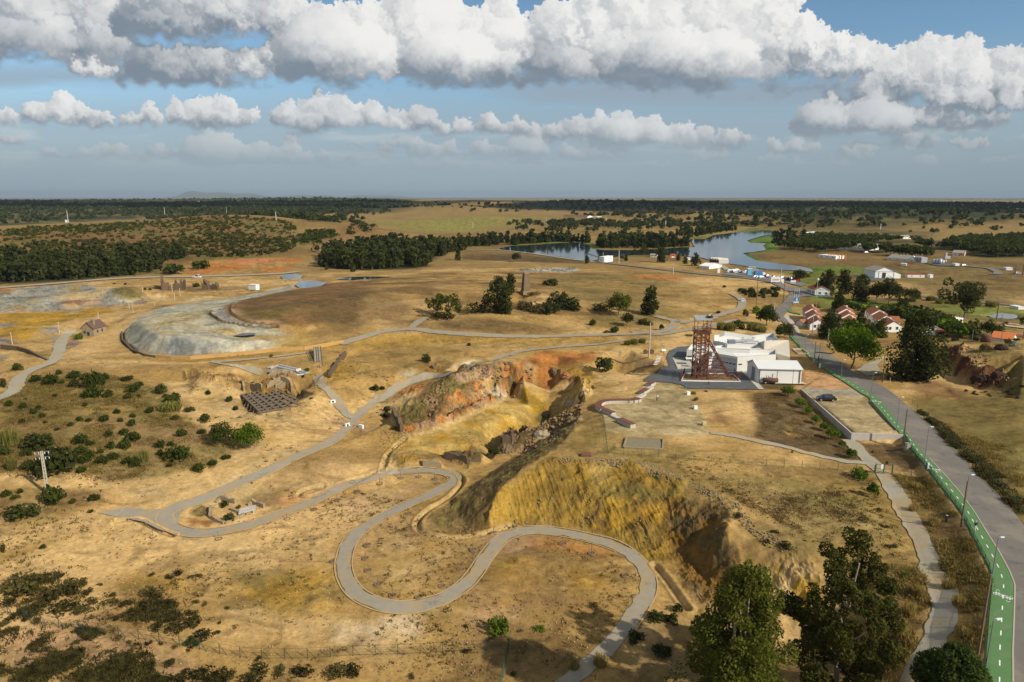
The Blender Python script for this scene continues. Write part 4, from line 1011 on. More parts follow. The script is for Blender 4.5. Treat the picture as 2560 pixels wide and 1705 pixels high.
# drainage channels and pale kerb lines beside the path (relief a darker middle line)
EDGES = []
def edge_of(S, w, side, a=0.0, b=1.0, gap=.18):
 S = S[int(a * len(S)):int(b * len(S))][:, :2]
 T=np.gradient(S,axis=0);T/=np.linalg.norm(T,axis=1)[:,None]+1e-9
 return S + side * np.stack([-T[:, 1], T[:, 0]],1) * (w / 2 + gap)
DITCH=[joinpts(('E',[(0,470),(150,425),(300,385),(450,373),(560,378),(640,400),(680,445),(660,490),(600,545),(510,600),(450,650),(430,690),(445,725),(520,755),(620,765),(740,755),(870,725),(960,705)])),
   joinpts(('E',[(1750,920),(1800,980),(1860,1060),(1930,1160)])),
   joinpts(('J',[(20,1400),(60,1300),(80,1240),(180,1130),(270,1060)])),
   joinpts(('X',[(2400,230),(2200,260),(2060,310),(2010,350),(2050,385),(2150,395),(2300,370),(2420,330)])),
   joinpts(('I',[(600,905),(900,915),(1300,935),(1700,955)])),
   joinpts(('J',[(280,1025),(500,990),(760,890),(1000,790),(1300,650),(1500,560),(1700,510),(1900,495),(2060,490)])),
   joinpts(('D',[(650,675),(760,672),(830,700),(900,735),(960,755)])),
   joinpts(('O',[(1980,770),(1800,770),(1500,745),(1200,690),(1090,630),(1020,580),(1050,545),(1150,520)])),
   joinpts(('O',[(1960,745),(1700,720),(1500,680),(1350,600),(1300,540),(1310,470),(1360,430)])),
   joinpts(('O',[(0,1140),(-60,1090),(-170,1000),(-195,900),(-180,860)]))]
for i, P in enumerate(DITCH):
 S = smooth_line(P, .6)
 DITCH[i] = S
 c = (.40,.27,.115) if i < 7 else (.14,.085,.04)
 strip(c, S, .75 if i < 7 else 1.0,.3,.85)
 if i != 5:
  strip('umber', S, .22 if i < 7 else .4,.2,.7)

laneL=joinpts(('C',[(752,1045),(810,1110),(880,1185),(950,1245),(1040,1308),(1130,1362),(1230,1430),(1300,1470)]),('F',[(1055,0),(1200,165),(1255,215),(1300,290),(1380,385),(1450,480),(1560,620),(1640,780),(1725,945),(1738,1010),(1720,1200),(1705,1400),(1700,1568),(1698,1800)]))
laneR=joinpts(('C',[(775,1045),(835,1110),(905,1180),(985,1245),(1080,1300),(1180,1360),(1300,1432)]),('F',[(1110,0),(1250,170),(1340,280),(1450,395),(1560,520),(1640,630),(1700,730),(1770,840),(1830,950),(1862,1030),(1858,1200),(1850,1400),(1852,1568),(1852,1800)]))
roadL=np.vstack([joinpts(('C',[(655,868),(672,915),(735,985)])),laneR])
roadR=joinpts(('C',[(745,915),(780,990),(860,1050),(930,1108),(1010,1160),(1110,1225),(1190,1290),(1290,1335),(1400,1395)]),('F',[(1225,0),(1330,90),(1440,180),(1560,310),(1680,440),(1800,560),(1913,700),(2150,1050),(2300,1400),(2400,1800)]))
for P_ in (roadR, laneL, laneR):
 strip(None, smooth_line(P_, 2.0),3.2,1.2, calm=1.0)
strip(None, (smooth_line(laneR, 1.5)),1.0,.5, calm=1.0)
CALM=np.maximum(CALM,poly_mask(gx,gy,np.vstack([roadR,laneL[::-1]])[:,:2],.8,0))
CALM=np.maximum(CALM,poly_mask(gx,gy,on_ground('G',[(440,780),(560,700),(640,640),(680,540),(700,470),(940,420),(1200,200),(1900,300),(2000,560),(2080,820),(1610,890),(900,875),(1120,1310),(700,1345),(40,1290),(10,1060),(400,970)])[:,:2],.8,0))
# trench the drains, sink the ponds, then add the small relief
d_rel=(n1-.5)*.34*near+(nf-.5)*.13*near-sstep(.72,.9,s1)*.12*near
cx_, cy_ = gx + .3 * gy, gy - .3 * gx
wq_ = fbm(gx / 7, gy / 7,3,66) * 5
rill=((ridged(cx_/2.6+wq_*.35,cy_/11+wq_,3,61)-.5)*.8*(.4+1.2*fbm(gx/9,gy/9,2,67))+(ridged(cx_/.8+wq_*.3,cy_/4+wq_,2,62)-.5)*.30+(fbm(gx/1.1,gy/1.1,3,68)-.5)*.7)
rock=(ridged(gx/4.2,gy/4.2,3,63)-.5)*2.6+(ridged(gx/1.25,gy/1.25,3,64)-.5)*1.3
d_rel = d_rel + ROCK * rock + RILL * rill
d_rel=d_rel*(1-CALM)+(n2-.5)*1.2*sstep(500,900,gr)+(fbm(gx/90,gy/90,3,65)-.5)*5*sstep(900,1600,gr)*(1-sstep(6000,12000,gr))
for i, S in enumerate(DITCH):
 if i == 5: continue
 lo, hi = S[:, :2].min(0) - 3, S[:, :2].max(0) + 3
 ix=np.where((gx>lo[0])&(gx<hi[0])&(gy>lo[1])&(gy<hi[1]))[0]
 d = seg_dist(gx[ix], gy[ix], S)
 d_rel[ix]-=.55*(1-sstep(.2,.7,d))-.22*(1-sstep(0,.5,np.abs(d-.95)))

PONDS=[('lake_water',joinpts(('V',[(0,492),(250,482),(400,468),(620,462),(700,482),(740,522),(850,532),(1100,532),(1350,522),(1550,507),(1680,505),(1640,432),(1780,430),(1850,397),(2050,372),(2355,360)]),
       ('C',[(480,321),(600,319),(690,328),(630,345),(560,355),(460,385),(480,400),(590,405),(570,420),(590,450),(500,465),(430,470),(460,490),(520,520),(700,545),(820,560),(900,580),(912,598),(800,588),(600,582),(400,552),(320,540),(215,520)]),
       ('V',[(1740,600),(1640,592),(1560,582),(1300,575),(1100,572),(930,590),(820,612),(700,632),(600,615),(400,586),(150,556),(0,540),(-120,515)]))),
   ('wood_lake_water',on_ground('B',[(150,430),(230,410),(400,402),(620,400),(640,420),(540,445),(250,462)])),
   ('basin_water',on_ground('O',[(2030,65),(2080,40),(2230,25),(2330,40),(2310,80),(2200,90),(2050,85)])),
   ('basin_water',on_ground('A',[(2020,690),(2050,665),(2130,660),(2240,670),(2200,690),(2100,706),(2050,706)])),
   ('basin_water',on_ground('U',[(740,800),(850,785),(1000,775),(1200,770),(1300,775),(1100,790),(900,806)])),
   ('violet_pool',on_ground('O',[(1320,872),(1420,862),(1480,840),(1600,835),(1700,860),(1650,885),(1480,890),(1400,878)])),
   ('village_pond',on_ground('N',[(1950,1010),(2100,985),(2250,1000),(2330,1030),(2200,1045),(2000,1030)]))]
zone('marsh','V',[(0,470),(400,455),(640,450),(760,480),(800,530),(1300,525),(1700,490),(1720,510),(1300,545),(740,545),(700,500),(400,480),(0,505)],3,3,.85,col2='olive',nscale=20)
zone('marsh','C',[(200,350),(380,330),(480,300),(600,300),(620,320),(480,330),(380,348),(250,360),(60,390),(40,375)],3,3,.85,col2='olive',nscale=16)
zone('marsh','C',[(440,385),(540,355),(640,350),(660,460),(560,470),(380,490),(380,465),(560,455),(560,410),(450,400)],3,3,.9,col2='green',nscale=14)
zone('marsh','C',[(390,470),(440,460),(480,490),(560,520),(470,515),(420,490)],2,2,.9)
zone('marsh','C',[(700,600),(900,585),(950,560),(1010,575),(960,640),(780,640)],4,4,.8,col2='olive',nscale=8)
M_WATER=pmat('lake_water',(.018,.032,.040),.07,spec=.6,bump=(.5,.05,.05))
M_VIOLET = pmat('violet_water',(.045,.035,.065),.15, spec=.5)
for nm, P in PONDS:
 far_ = np.hypot(P[:, 0], P[:, 1]).mean()
 zone('rust' if nm=='basin_water' else('lgrey' if nm=='violet_pool' else 'olive'),None,None,1.5,.5,.7,world_pts=np.vstack([P]))
 m = poly_mask(gx, gy, P[:, :2],2.0 + far_ * .004,0)
 wz = float(ground0(P[:, 0], P[:, 1]).mean())
 if nm=='lake_water':wz=float(np.percentile(ground0(P[:,0],P[:,1]),40))
 gz = np.where(m > 0, gz * (1 - m) + m * (wz - 2.0), gz)
 d_rel *= (1 - m)
 o=poly_sheet(nm,P,M_VIOLET if nm=='violet_pool' else M_WATER,z=wz-.25)

gz = gz + d_rel
nr, na = len(rad), len(ang)
i = np.arange(nr - 1)[:, None] * na + np.arange(na)[None]
j = np.arange(nr - 1)[:, None] * na + (np.arange(na)[None] + 1) % na
F = np.stack([i, j, j + na, i + na],2).reshape(-1,4)
C *= (.90 + .20 * nf)[:, None]
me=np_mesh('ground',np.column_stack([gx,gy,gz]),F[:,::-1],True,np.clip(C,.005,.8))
fl=np.maximum(ROCK,RILL*.8)[F].max(1)<.30           # broken rock keeps its facets
me.polygons.foreach_set('use_smooth', fl)
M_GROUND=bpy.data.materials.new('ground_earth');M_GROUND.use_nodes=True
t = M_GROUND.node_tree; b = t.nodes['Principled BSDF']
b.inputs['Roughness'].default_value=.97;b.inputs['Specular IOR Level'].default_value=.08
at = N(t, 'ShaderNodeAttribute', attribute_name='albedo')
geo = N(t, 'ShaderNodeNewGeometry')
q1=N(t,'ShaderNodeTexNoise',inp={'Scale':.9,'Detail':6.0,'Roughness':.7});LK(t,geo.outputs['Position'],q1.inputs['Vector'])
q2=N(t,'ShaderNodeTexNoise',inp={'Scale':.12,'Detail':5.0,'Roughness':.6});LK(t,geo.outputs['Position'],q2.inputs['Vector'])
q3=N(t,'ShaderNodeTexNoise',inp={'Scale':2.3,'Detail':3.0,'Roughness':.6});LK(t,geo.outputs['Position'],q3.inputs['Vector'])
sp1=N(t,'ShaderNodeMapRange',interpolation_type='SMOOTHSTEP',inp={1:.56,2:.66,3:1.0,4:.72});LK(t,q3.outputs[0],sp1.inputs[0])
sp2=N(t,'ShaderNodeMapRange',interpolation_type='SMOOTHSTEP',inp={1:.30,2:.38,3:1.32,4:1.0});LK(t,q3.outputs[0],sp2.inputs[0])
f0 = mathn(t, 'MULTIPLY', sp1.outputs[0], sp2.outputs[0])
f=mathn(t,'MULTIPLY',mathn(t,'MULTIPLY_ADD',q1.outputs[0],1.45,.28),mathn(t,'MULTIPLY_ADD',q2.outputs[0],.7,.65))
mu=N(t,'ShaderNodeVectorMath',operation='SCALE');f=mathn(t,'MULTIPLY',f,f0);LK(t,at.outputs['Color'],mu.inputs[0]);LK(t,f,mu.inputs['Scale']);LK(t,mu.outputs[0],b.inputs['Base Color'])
bp=N(t,'ShaderNodeBump',inp={'Strength':.45,'Distance':.22});LK(t,q1.outputs[0],bp.inputs['Height']);LK(t,bp.outputs[0],b.inputs['Normal'])
tag(link('ground', me, M_GROUND), kind='structure')
del F, i, j

# the laid surfaces on top of the ground
GREY = {7: M_GRAV, 6: M_GRAV}
for k, (S, w) in enumerate(PATHS):
 v,f=ribbon_mesh(S,w*(1+.05*np.sin(np.arange(len(S))*.21)),fray=1.0)
 m=M_ASPH if k in(8,9,10)else(M_GRAV if k in(6,7,11,12,13,16,17,14,15)else M_PATH)
 tag(link('road' if k in(7,8,9,10)else 'path',np_mesh('path',v,f[:,::-1]),m),kind='structure')
S0 = PATHS[0][0]
for side, a, b in ((-1,.04,.52),(1,.10,.30),(1,.30,.62),(-1,.52,.74)):
 S = edge_of(S0,2.4, side, a, b)
 v, f = ribbon_mesh(S, .22,1,.03)
 tag(link('path_kerb',np_mesh('path_kerb',v,f[:,::-1]),M_EDGE),kind='structure')

v, f, a_, b_ = between_mesh(roadL, roadR, 10,.8)
tag(link('road', np_mesh('road', v, f), M_ASPH), kind='structure')
v, f, la_, lb_ = between_mesh(laneL, laneR, 6,.7, extra=.02)
lane=tag(link('cycle_lane',np_mesh('cycle_lane',v,f),M_LANE),kind='structure')
mid = (la_ + lb_) / 2
s_=np.concatenate([[0],np.cumsum(np.linalg.norm(np.diff(mid,axis=0),axis=1))])
def lane_at(s, off=0.0):
 x, y = np.interp(s, s_, mid[:, 0]), np.interp(s, s_, mid[:, 1])
 x2,y2=np.interp(s+.5,s_,mid[:,0]),np.interp(s+.5,s_,mid[:,1])
 t = np.array([x2 - x, y2 - y]); t /= np.linalg.norm(t) + 1e-9
 return np.array([x, y]) + np.array([-t[1], t[0]]) * off, t
def ground_strip(P, w, name, m, parent=None, extra=.04):
 v, f = ribbon_mesh(P, w, 1, extra)
 return link(name, np_mesh(name, v, f[:, ::-1]), m, parent)
s = s_[-1] - 1.0
while s > 20:
 p, t = lane_at(s)
 ground_strip(np.array([p,p+t*.5,p+t*1.0]),.13,'dash',M_WHITE,lane)
 s -= 2.9
# painted bicycle symbols and arrows, as on the lane
def bike_mark(s, off, flip):
 p, t = lane_at(s, off); n = np.array([-t[1], t[0]])
 if flip: t, n = -t, -n
 def q(a, b): return p + n * a + t * b
 def ring(cx, cy, r):
  return np.array([q(cx+r*math.cos(a),cy+1.5*r*math.sin(a))for a in np.linspace(0,2*math.pi,15)])
 for L in(ring(-.28,0,.19),ring(.28,0,.19),np.array([q(-.28,0),q(-.1,.4),q(.2,.4)]),np.array([q(-.1,.4),q(.02,0),q(.2,.4)]),np.array([q(.28,0),q(.17,.55),q(.08,.6)]),
    np.array([q(-.18,.5),q(-.04,.5)]),np.array([q(-.2,.95),q(0,1.35),q(.2,.95)])):
  ground_strip(np.asarray(L),.07, 'bicycle_symbol', M_WHITE, lane)
for c in (('F',1795,1095),('F',1428,395),('F',1085,12)):
 w = on_ground(c[0],[c[1:]])[0]
 k = s_[np.argmin((mid[:, 0] - w[0]) ** 2 + (mid[:, 1] - w[1]) ** 2)]
 bike_mark(k, .55, False); bike_mark(k, -.55, True)

# kerb between lane and road: raised stones laid end to end
def kerb_line(P,name,m,w=.14,h=.06,parent=None,unit=1.0,maxn=300):
 P = np.asarray(P)[:, :2]
 s=np.concatenate([[0],np.cumsum(np.linalg.norm(np.diff(P,axis=0),axis=1))])
 n = min(maxn, int(s[-1] / unit))
 u = s[-1] / n
 for k in range(n):
  a=np.array([np.interp(k*u,s,P[:,0]),np.interp(k*u,s,P[:,1])]);b=np.array([np.interp((k+1)*u,s,P[:,0]),np.interp((k+1)*u,s,P[:,1])])
  t=(b-a)/(np.linalg.norm(b-a)+1e-9);nn=np.array([-t[1],t[0]])*w/2
  a = a + t * .012; b = b - t * .012
  za,zb=float(ground0(*a))+lift(*a),float(ground0(*b))+lift(*b)
  q = [a - nn, a + nn, b + nn, b - nn]
  V=[(*q[0],za),(*q[1],za),(*q[2],zb),(*q[3],zb)]+[(*q[0],za+h),(*q[1],za+h),(*q[2],zb+h),(*q[3],zb+h)]
  link(name,np_mesh(name,V,[(4,7,6,5),(0,4,5,1),(1,5,6,2),(2,6,7,3),(3,7,4,0)]),m,parent)
i0 = int(len(lb_) * .62)
kb=tag(ground_strip(lb_[i0:],.15,'lane_kerb',M_KERB,None,.02),kind='structure')
kerb_line(lb_[i0:], 'kerb_stone', M_KERB, parent=kb)
poly_sheet('mine_yard',on_ground('G',[(440,790),(560,700),(640,640),(680,540),(700,480),(790,440),(940,430),(1000,600),(1400,680),(1440,690),(1610,872),(900,865),(830,825),(700,800)]),M_YARD,extra=.01)
poly_sheet('paved_apron',on_ground('K',[(940,1190),(1090,1190),(1230,1390),(2030,1400),(2140,1440),(1260,1425),(1360,1530),(1265,1532)]),M_PALE,extra=.03)
poly_sheet('paved_apron',on_ground('G',[(735,548),(900,560),(950,660),(790,668)]),M_PALE,extra=.03)
poly_sheet('pavement',on_ground('M',[(1310,1190),(1360,1170),(1450,1180),(1440,1210),(1500,1290),(1560,1380),(1640,1500),(1600,1520),(1500,1400),(1380,1260)]),M_KERB,extra=.02)
poly_sheet('cycle_lane_corner',on_ground('M',[(1380,1060),(1430,1030),(1470,1040),(1450,1080),(1520,1110),(1650,1140),(1640,1160),(1480,1130),(1390,1100)]),M_LANE,extra=.02)
poly_sheet('cycle_lane_corner',on_ground('M',[(1080,1050),(1130,1020),(1210,1015),(1190,1040),(1100,1070),(980,1110),(960,1100)]),M_LANE,extra=.02)
poly_sheet('junction_asphalt',on_ground('M',[(1140,1110),(1200,1030),(1290,950),(1370,860),(1440,760),(1400,700),(1300,640),(1420,655),(1620,660),(1700,700),(1780,790),(1850,815),(1650,830),(1590,850),(1430,1010),(1370,1080),(1390,1110),(1330,1160),(1250,1300),(1180,1250)]),M_ASPH,extra=.004)
poly_sheet('gravel_turnout',on_ground('D',[(540,630),(700,600),(850,615),(980,590),(1080,560),(1000,640),(985,700),(1040,760),(960,745),(880,720),(800,680),(640,650)]),M_PATH,extra=-.01)
poly_sheet('car_park_link',on_ground('R',[(590,700),(680,640),(800,600),(870,560),(905,560),(860,600),(810,640),(840,700),(850,740),(700,760)]),M_GRAV,extra=.01)
poly_sheet('warehouse_yard',on_ground('N',[(590,555),(670,550),(690,600),(760,610),(720,640),(620,640),(600,600)]),M_YARD,extra=.02)
poly_sheet('yard_asphalt',on_ground('N',[(1250,440),(1340,430),(1480,445),(1700,470),(1600,475),(1400,470)]),M_YARD,extra=.02)
poly_sheet('vehicle_park',on_ground('M',[(200,405),(330,380),(700,400),(1100,470),(1500,520),(1750,600),(1640,640),(1300,560),(900,510),(500,455),(190,425)]),M_ASPH,extra=.02)
poly_sheet('sports_court',on_ground('R',[(2130,200),(2360,230),(2420,270),(2160,240)]),pmat('sand_court',(.42,.33,.2),.95,noise=(.5,.1)),extra=.02)
poly_sheet('sports_court',on_ground('R',[(2220,310),(2400,340),(2420,370),(2240,335)]),pmat('red_court',(.25,.06,.05),.9,noise=(.5,.1)),extra=.02)
poly_sheet('stone_patch',on_ground('Z',[(1563,1096),(1650,1099),(1655,1124),(1558,1121)]),pmat('rubble_bed',(.20,.165,.10),.95,noise=(2,.4),bump=(3,.8,.2)),extra=.03)

hz = [(-46000,-6000),(46000,-6000),(46000,46000),(-46000,46000)]
HZ0, HZ1 = -190.0,260.0
V = [(x, y, HZ0) for x, y in hz] + [(x, y, HZ1) for x, y in hz]
haze=link('haze',np_mesh('haze',V,[(3,2,1,0),(4,5,6,7),(0,1,5,4),(1,2,6,5),(2,3,7,6),(3,0,4,7)]))
tag(haze, kind='stuff')
M_HAZE = bpy.data.materials.new('haze_air'); M_HAZE.use_nodes = True
t = M_HAZE.node_tree; t.nodes.clear()
pv=N(t,'ShaderNodeVolumePrincipled');pv.inputs['Density'].default_value=3.6e-5;pv.inputs['Color'].default_value=(.40,.51,.62,1);pv.inputs['Anisotropy'].default_value=0.0
mo=N(t,'ShaderNodeOutputMaterial');LK(t,pv.outputs[0],mo.inputs['Volume'])
haze.data.materials.append(M_HAZE)
# ------------------------------------------------------------------ shape collector
class MB:
 def __init__(self): self.v = []; self.f = []
 def add(self, V, F):
  n=len(self.v);self.v+=[tuple(map(float,p))for p in V];self.f+=[tuple(n+i for i in q)for q in F];return self
 def hexa(self, q):
  return self.add(q,[(0,3,2,1),(4,5,6,7),(0,1,5,4),(1,2,6,5),(2,3,7,6),(3,0,4,7)])
 def box(self, c, s, rz=0.0):
  ca, sa = math.cos(rz), math.sin(rz); q = []
  for dz in (-.5,.5):
   for dx, dy in ((-.5,-.5),(.5,-.5),(.5,.5),(-.5,.5)):
    x, y = dx * s[0], dy * s[1]
    q.append((c[0]+x*ca-y*sa,c[1]+x*sa+y*ca,c[2]+dz*s[2]))
  return self.hexa(q)
 def tube(self, p, q, r0, r1=None, n=6):
  r1 = r0 if r1 is None else r1
  p,q=np.array(p,float),np.array(q,float);d=q-p;d/=np.linalg.norm(d)+1e-9
  a=np.cross(d,[0,0,1.0]if abs(d[2])<.9 else[1.0,0,0]);a/=np.linalg.norm(a);b=np.cross(d,a)
  V = []
  for c, r in ((p, r0),(q, r1)):
   for k in range(n):
    t = 2 * math.pi * k / n
    V.append(c + r * (a * math.cos(t) + b * math.sin(t)))
  F=[(k,(k+1)%n,n+(k+1)%n,n+k)for k in range(n)]+[tuple(range(n-1,-1,-1)),tuple(range(n,2*n))]
  return self.add(V, F)
 def beam(self, p, q, w, h=None):
  h = h or w
  p,q=np.array(p,float),np.array(q,float);d=q-p;d/=np.linalg.norm(d)+1e-9
  a=np.cross(d,[0,0,1.0]if abs(d[2])<.95 else[0,1.0,0]);a/=np.linalg.norm(a);b=np.cross(a,d)
  return self.hexa([c+a*sx*w/2+b*sy*h/2 for c in(p,q)for sx,sy in((-1,-1),(1,-1),(1,1),(-1,1))])
 def prism(self, poly, z0, z1):
  """Upright prism over a plan polygon; z1 may be one height or one per corner."""
  n=len(poly);z1=[z1]*n if np.isscalar(z1)else z1;z0=[z0]*n if np.isscalar(z0)else z0
  V=[(p[0],p[1],z)for p,z in zip(poly,z0)]+[(p[0],p[1],z)for p,z in zip(poly,z1)]
  return self.add(V,[tuple(range(n-1,-1,-1)),tuple(range(n,2*n))]+[(k,(k+1)%n,n+(k+1)%n,n+k)for k in range(n)])
 def build(self, name, m, parent=None, smooth=False):
  me = bpy.data.meshes.new(name); me.from_pydata(self.v, [], self.f)
  bm=bmesh.new();bm.from_mesh(me);bmesh.ops.recalc_face_normals(bm,faces=bm.faces);bm.to_mesh(me);bm.free()
  if smooth:me.polygons.foreach_set('use_smooth',[True]*len(me.polygons))
  return link(name, me, m, parent)

def empty(name, loc, rz=0.0, label=None, cat=None, group=None):
 o = bpy.data.objects.new(name, None); COL.objects.link(o)
 o.location=tuple(loc);o.rotation_euler=(0,0,rz);o.empty_display_size=.3
 tag(o, label, cat, group); return o
def copy_tree(o, parent=None):
 c = o.copy(); COL.objects.link(c)
 if parent is not None: c.parent = parent
 for ch in list(o.children): copy_tree(ch, c)
 return c
def gz_at(x,y):return float(ground0(np.array([x]),np.array([y]))[0])
def G1(tg, x, y): return on_ground(tg, [(x, y)])[0]
def metres(tg,p,px):return px/CR[tg][2]*(p[1]*CP-(p[2]-HC)*SP)/FPX
def height_m(tg, p, ybase, ytop, x=None):
 """Height of an upright thing standing at p whose top is seen at ytop."""
 row = CR[tg][1] + ytop / CR[tg][2]
 lo, hi = 0.0,80.0
 for _ in range(40):
  m=(lo+hi)/2;v=(p[1]*CP-(p[2]+m-HC)*SP);u=p[1]*SP+(p[2]+m-HC)*CP
  if 852.5 - FPX * u / v > row: lo = m
  else: hi = m
 return lo

# ------------------------------------------------------------------ vegetation
def leaf_mat(name, col, var=.35, rand=.25, warm=.0, scale=1.2):
 m=bpy.data.materials.new(name);m.use_nodes=True;t=m.node_tree;t.nodes.clear()
 geo=N(t,'ShaderNodeNewGeometry');oi=N(t,'ShaderNodeObjectInfo')
 nz=N(t,'ShaderNodeTexNoise',inp={'Scale':scale,'Detail':3.0});LK(t,geo.outputs['Position'],nz.inputs['Vector'])
 rgb=N(t,'ShaderNodeMix',data_type='RGBA');rgb.inputs[6].default_value=(*[c*(1-var)for c in col],1)
 rgb.inputs[7].default_value=(col[0]*(1+var*1.5),col[1]*(1+var*1.25),col[2]*(1+var),1)
 f=mathn(t,'MULTIPLY_ADD',nz.outputs[0],2.2,-.6);f2=mathn(t,'ADD',f,mathn(t,'MULTIPLY_ADD',oi.outputs['Random'],rand*2,-rand))
 n = t.nodes[f2.node.name]; n.use_clamp = True
 LK(t, f2, rgb.inputs[0])
 d=N(t,'ShaderNodeBsdfDiffuse');tr=N(t,'ShaderNodeBsdfTranslucent');ms=N(t,'ShaderNodeMixShader',inp={0:.38})
 LK(t,rgb.outputs[2],d.inputs[0]);LK(t,rgb.outputs[2],tr.inputs[0]);LK(t,d.outputs[0],ms.inputs[1]);LK(t,tr.outputs[0],ms.inputs[2])
 o=N(t,'ShaderNodeOutputMaterial');LK(t,ms.outputs[0],o.inputs[0]);return m

L_SHRUB = leaf_mat('shrub_leaves',(.052,.066,.015), scale=1.6)
L_BRIGHT = leaf_mat('bright_leaves',(.085,.135,.012), scale=1.0)
L_EUC = leaf_mat('eucalyptus_leaves',(.088,.102,.018), scale=.9)
L_DARK = leaf_mat('dark_leaves',(.050,.060,.018), scale=.8)
L_SCRUB = leaf_mat('scrub_leaves',(.062,.056,.020),.55,.5, scale=1.0)
L_FAR = leaf_mat('far_leaves',(.048,.060,.021), scale=.12)
L_HILL = leaf_mat('hill_leaves',(.058,.066,.018), scale=.15)
L_STRAW = leaf_mat('straw_blades',(.27,.205,.065), scale=1.5)
L_REED = leaf_mat('reed_blades',(.17,.165,.045), scale=.8)
L_YOUNG = leaf_mat('young_leaves',(.095,.145,.015), scale=1.0)
M_BARK = pmat('bark',(.16,.125,.09),.95, noise=(3,.3))
M_PALEBARK = pmat('pale_bark',(.30,.26,.20),.95, noise=(2,.3))

def cards(cl, n, size, seed, out=.6, flat=1.0):
 """Leaf sprays: small tilted quads spread through the shells of clumps (x, y, z, r)."""
 r = np.random.default_rng(seed); cl = np.asarray(cl, float)
 p = cl[:, 3] ** 2; k = r.choice(len(cl), n, p=p / p.sum())
 d = r.normal(size=(n, 3)); d /= np.linalg.norm(d, axis=1)[:, None]
 rr = cl[k, 3] * r.uniform(.35,1.0, n) ** .45
 c = cl[k, :3] + d * rr[:, None] * np.array([1,1, flat])
 nn=d*out+r.normal(size=(n,3))*.6;nn/=np.linalg.norm(nn,axis=1)[:,None]
 a=np.cross(nn,r.normal(size=(n,3)));a/=np.linalg.norm(a,axis=1)[:,None];b=np.cross(nn,a)
 s=size*r.uniform(.6,1.35,n)[:,None];asp=r.uniform(.5,1.0,n)[:,None]
 V=np.stack([c-a*s-b*s*asp,c+a*s*.8-b*s*asp*.6,c+a*s+b*s*asp,c-a*s*.7+b*s*asp*.8],1).reshape(-1,3)+nn.repeat(4,0)*(r.uniform(-.25,.25,(n*4,1))*size)
 return V, np.arange(n * 4).reshape(-1,4)

def dome_clumps(n, seed, flat=.75, low=.1):
 r = np.random.default_rng(seed); out = []
 for i in range(n):
  a=r.uniform(0,2*math.pi);q=math.sqrt(r.uniform(0,1))*.62;z=(1-q*q*1.3)*r.uniform(.35,.72)*flat+low
  out.append((q*math.cos(a),q*math.sin(a),z,r.uniform(.28,.42)))
 return out

def shrub_proto(name, m, n, size, seed, flat=.75, nc=11, out=.6):
 V, F = cards(dome_clumps(nc, seed, flat), n, size, seed, out)
 V[:, 2] = np.maximum(V[:, 2],-.03)
 me = np_mesh(name, V, F); me.materials.append(m); return me

SHRUBS=dict(round=[shrub_proto('round_shrub',L_SHRUB,520,.085,20+i,.9,22,1.3)for i in range(4)],
    loose=[shrub_proto('loose_shrub',L_SCRUB,320,.066,40+i,.6,10,.4)for i in range(4)],
    bright=[shrub_proto('bright_shrub',L_YOUNG,380,.085,60+i,.8,10,.7)for i in range(2)],
    dark=[shrub_proto('dark_shrub',L_DARK,380,.085,70+i,.8,10,.7)for i in range(2)])
def reed_mesh(name, m, n, seed, spread=.6):
 r = np.random.default_rng(seed); V = []; 
 for i in range(n):
  a=r.uniform(0,6.28);q=math.sqrt(r.uniform(0,1))*spread;x,y=q*math.cos(a),q*math.sin(a)
  h=r.uniform(.6,1.0)*(1-.3*q);lx,ly=r.normal(0,.12,2);t=r.uniform(0,3.14);w=.028
  V+=[(x-w*math.cos(t),y-w*math.sin(t),0),(x+w*math.cos(t),y+w*math.sin(t),0),(x+lx+w*.6*math.cos(t),y+ly+w*.6*math.sin(t),h),(x+lx-w*.6*math.cos(t),y+ly-w*.6*math.sin(t),h)]
 me=np_mesh(name,np.array(V),np.arange(len(V)).reshape(-1,4));me.materials.append(m);return me
SHRUBS['reed']=[reed_mesh('reed_clump',L_REED,420,5),reed_mesh('reed_clump',L_REED,420,6)]
SHRUBS['straw']=[reed_mesh('straw_tuft',L_STRAW,200,7),reed_mesh('straw_tuft',L_STRAW,200,8)]

SHN=dict(round='round_shrub',loose='low_scrub',bright='leafy_shrub',dark='dark_shrub',reed='reed_clump',straw='straw_tuft')
SHCAT=dict(round='shrub',loose='shrub',bright='shrub',dark='shrub',reed='reeds',straw='grass tuft')
def shrub(kind, tg, x, y, w, h, label, group, k=[0]):
 k[0] += 1
 if tg == 'B': w *= 1.2; h *= 1.35
 p = G1(tg, x, y)
 o = link(SHN[kind], SHRUBS[kind][k[0] % len(SHRUBS[kind])])
 wm, hm = metres(tg, p, w) / 2 / .85, metres(tg, p, h) / .95
 o.location=(p[0],p[1]+wm*.3,gz_at(p[0],p[1]+wm*.3)-.06);o.scale=(wm,wm*rng.uniform(.85,1.1),max(hm,.35*wm));o.rotation_euler=(0,0,k[0]*2.4)
 return tag(o, label, SHCAT[kind], group)

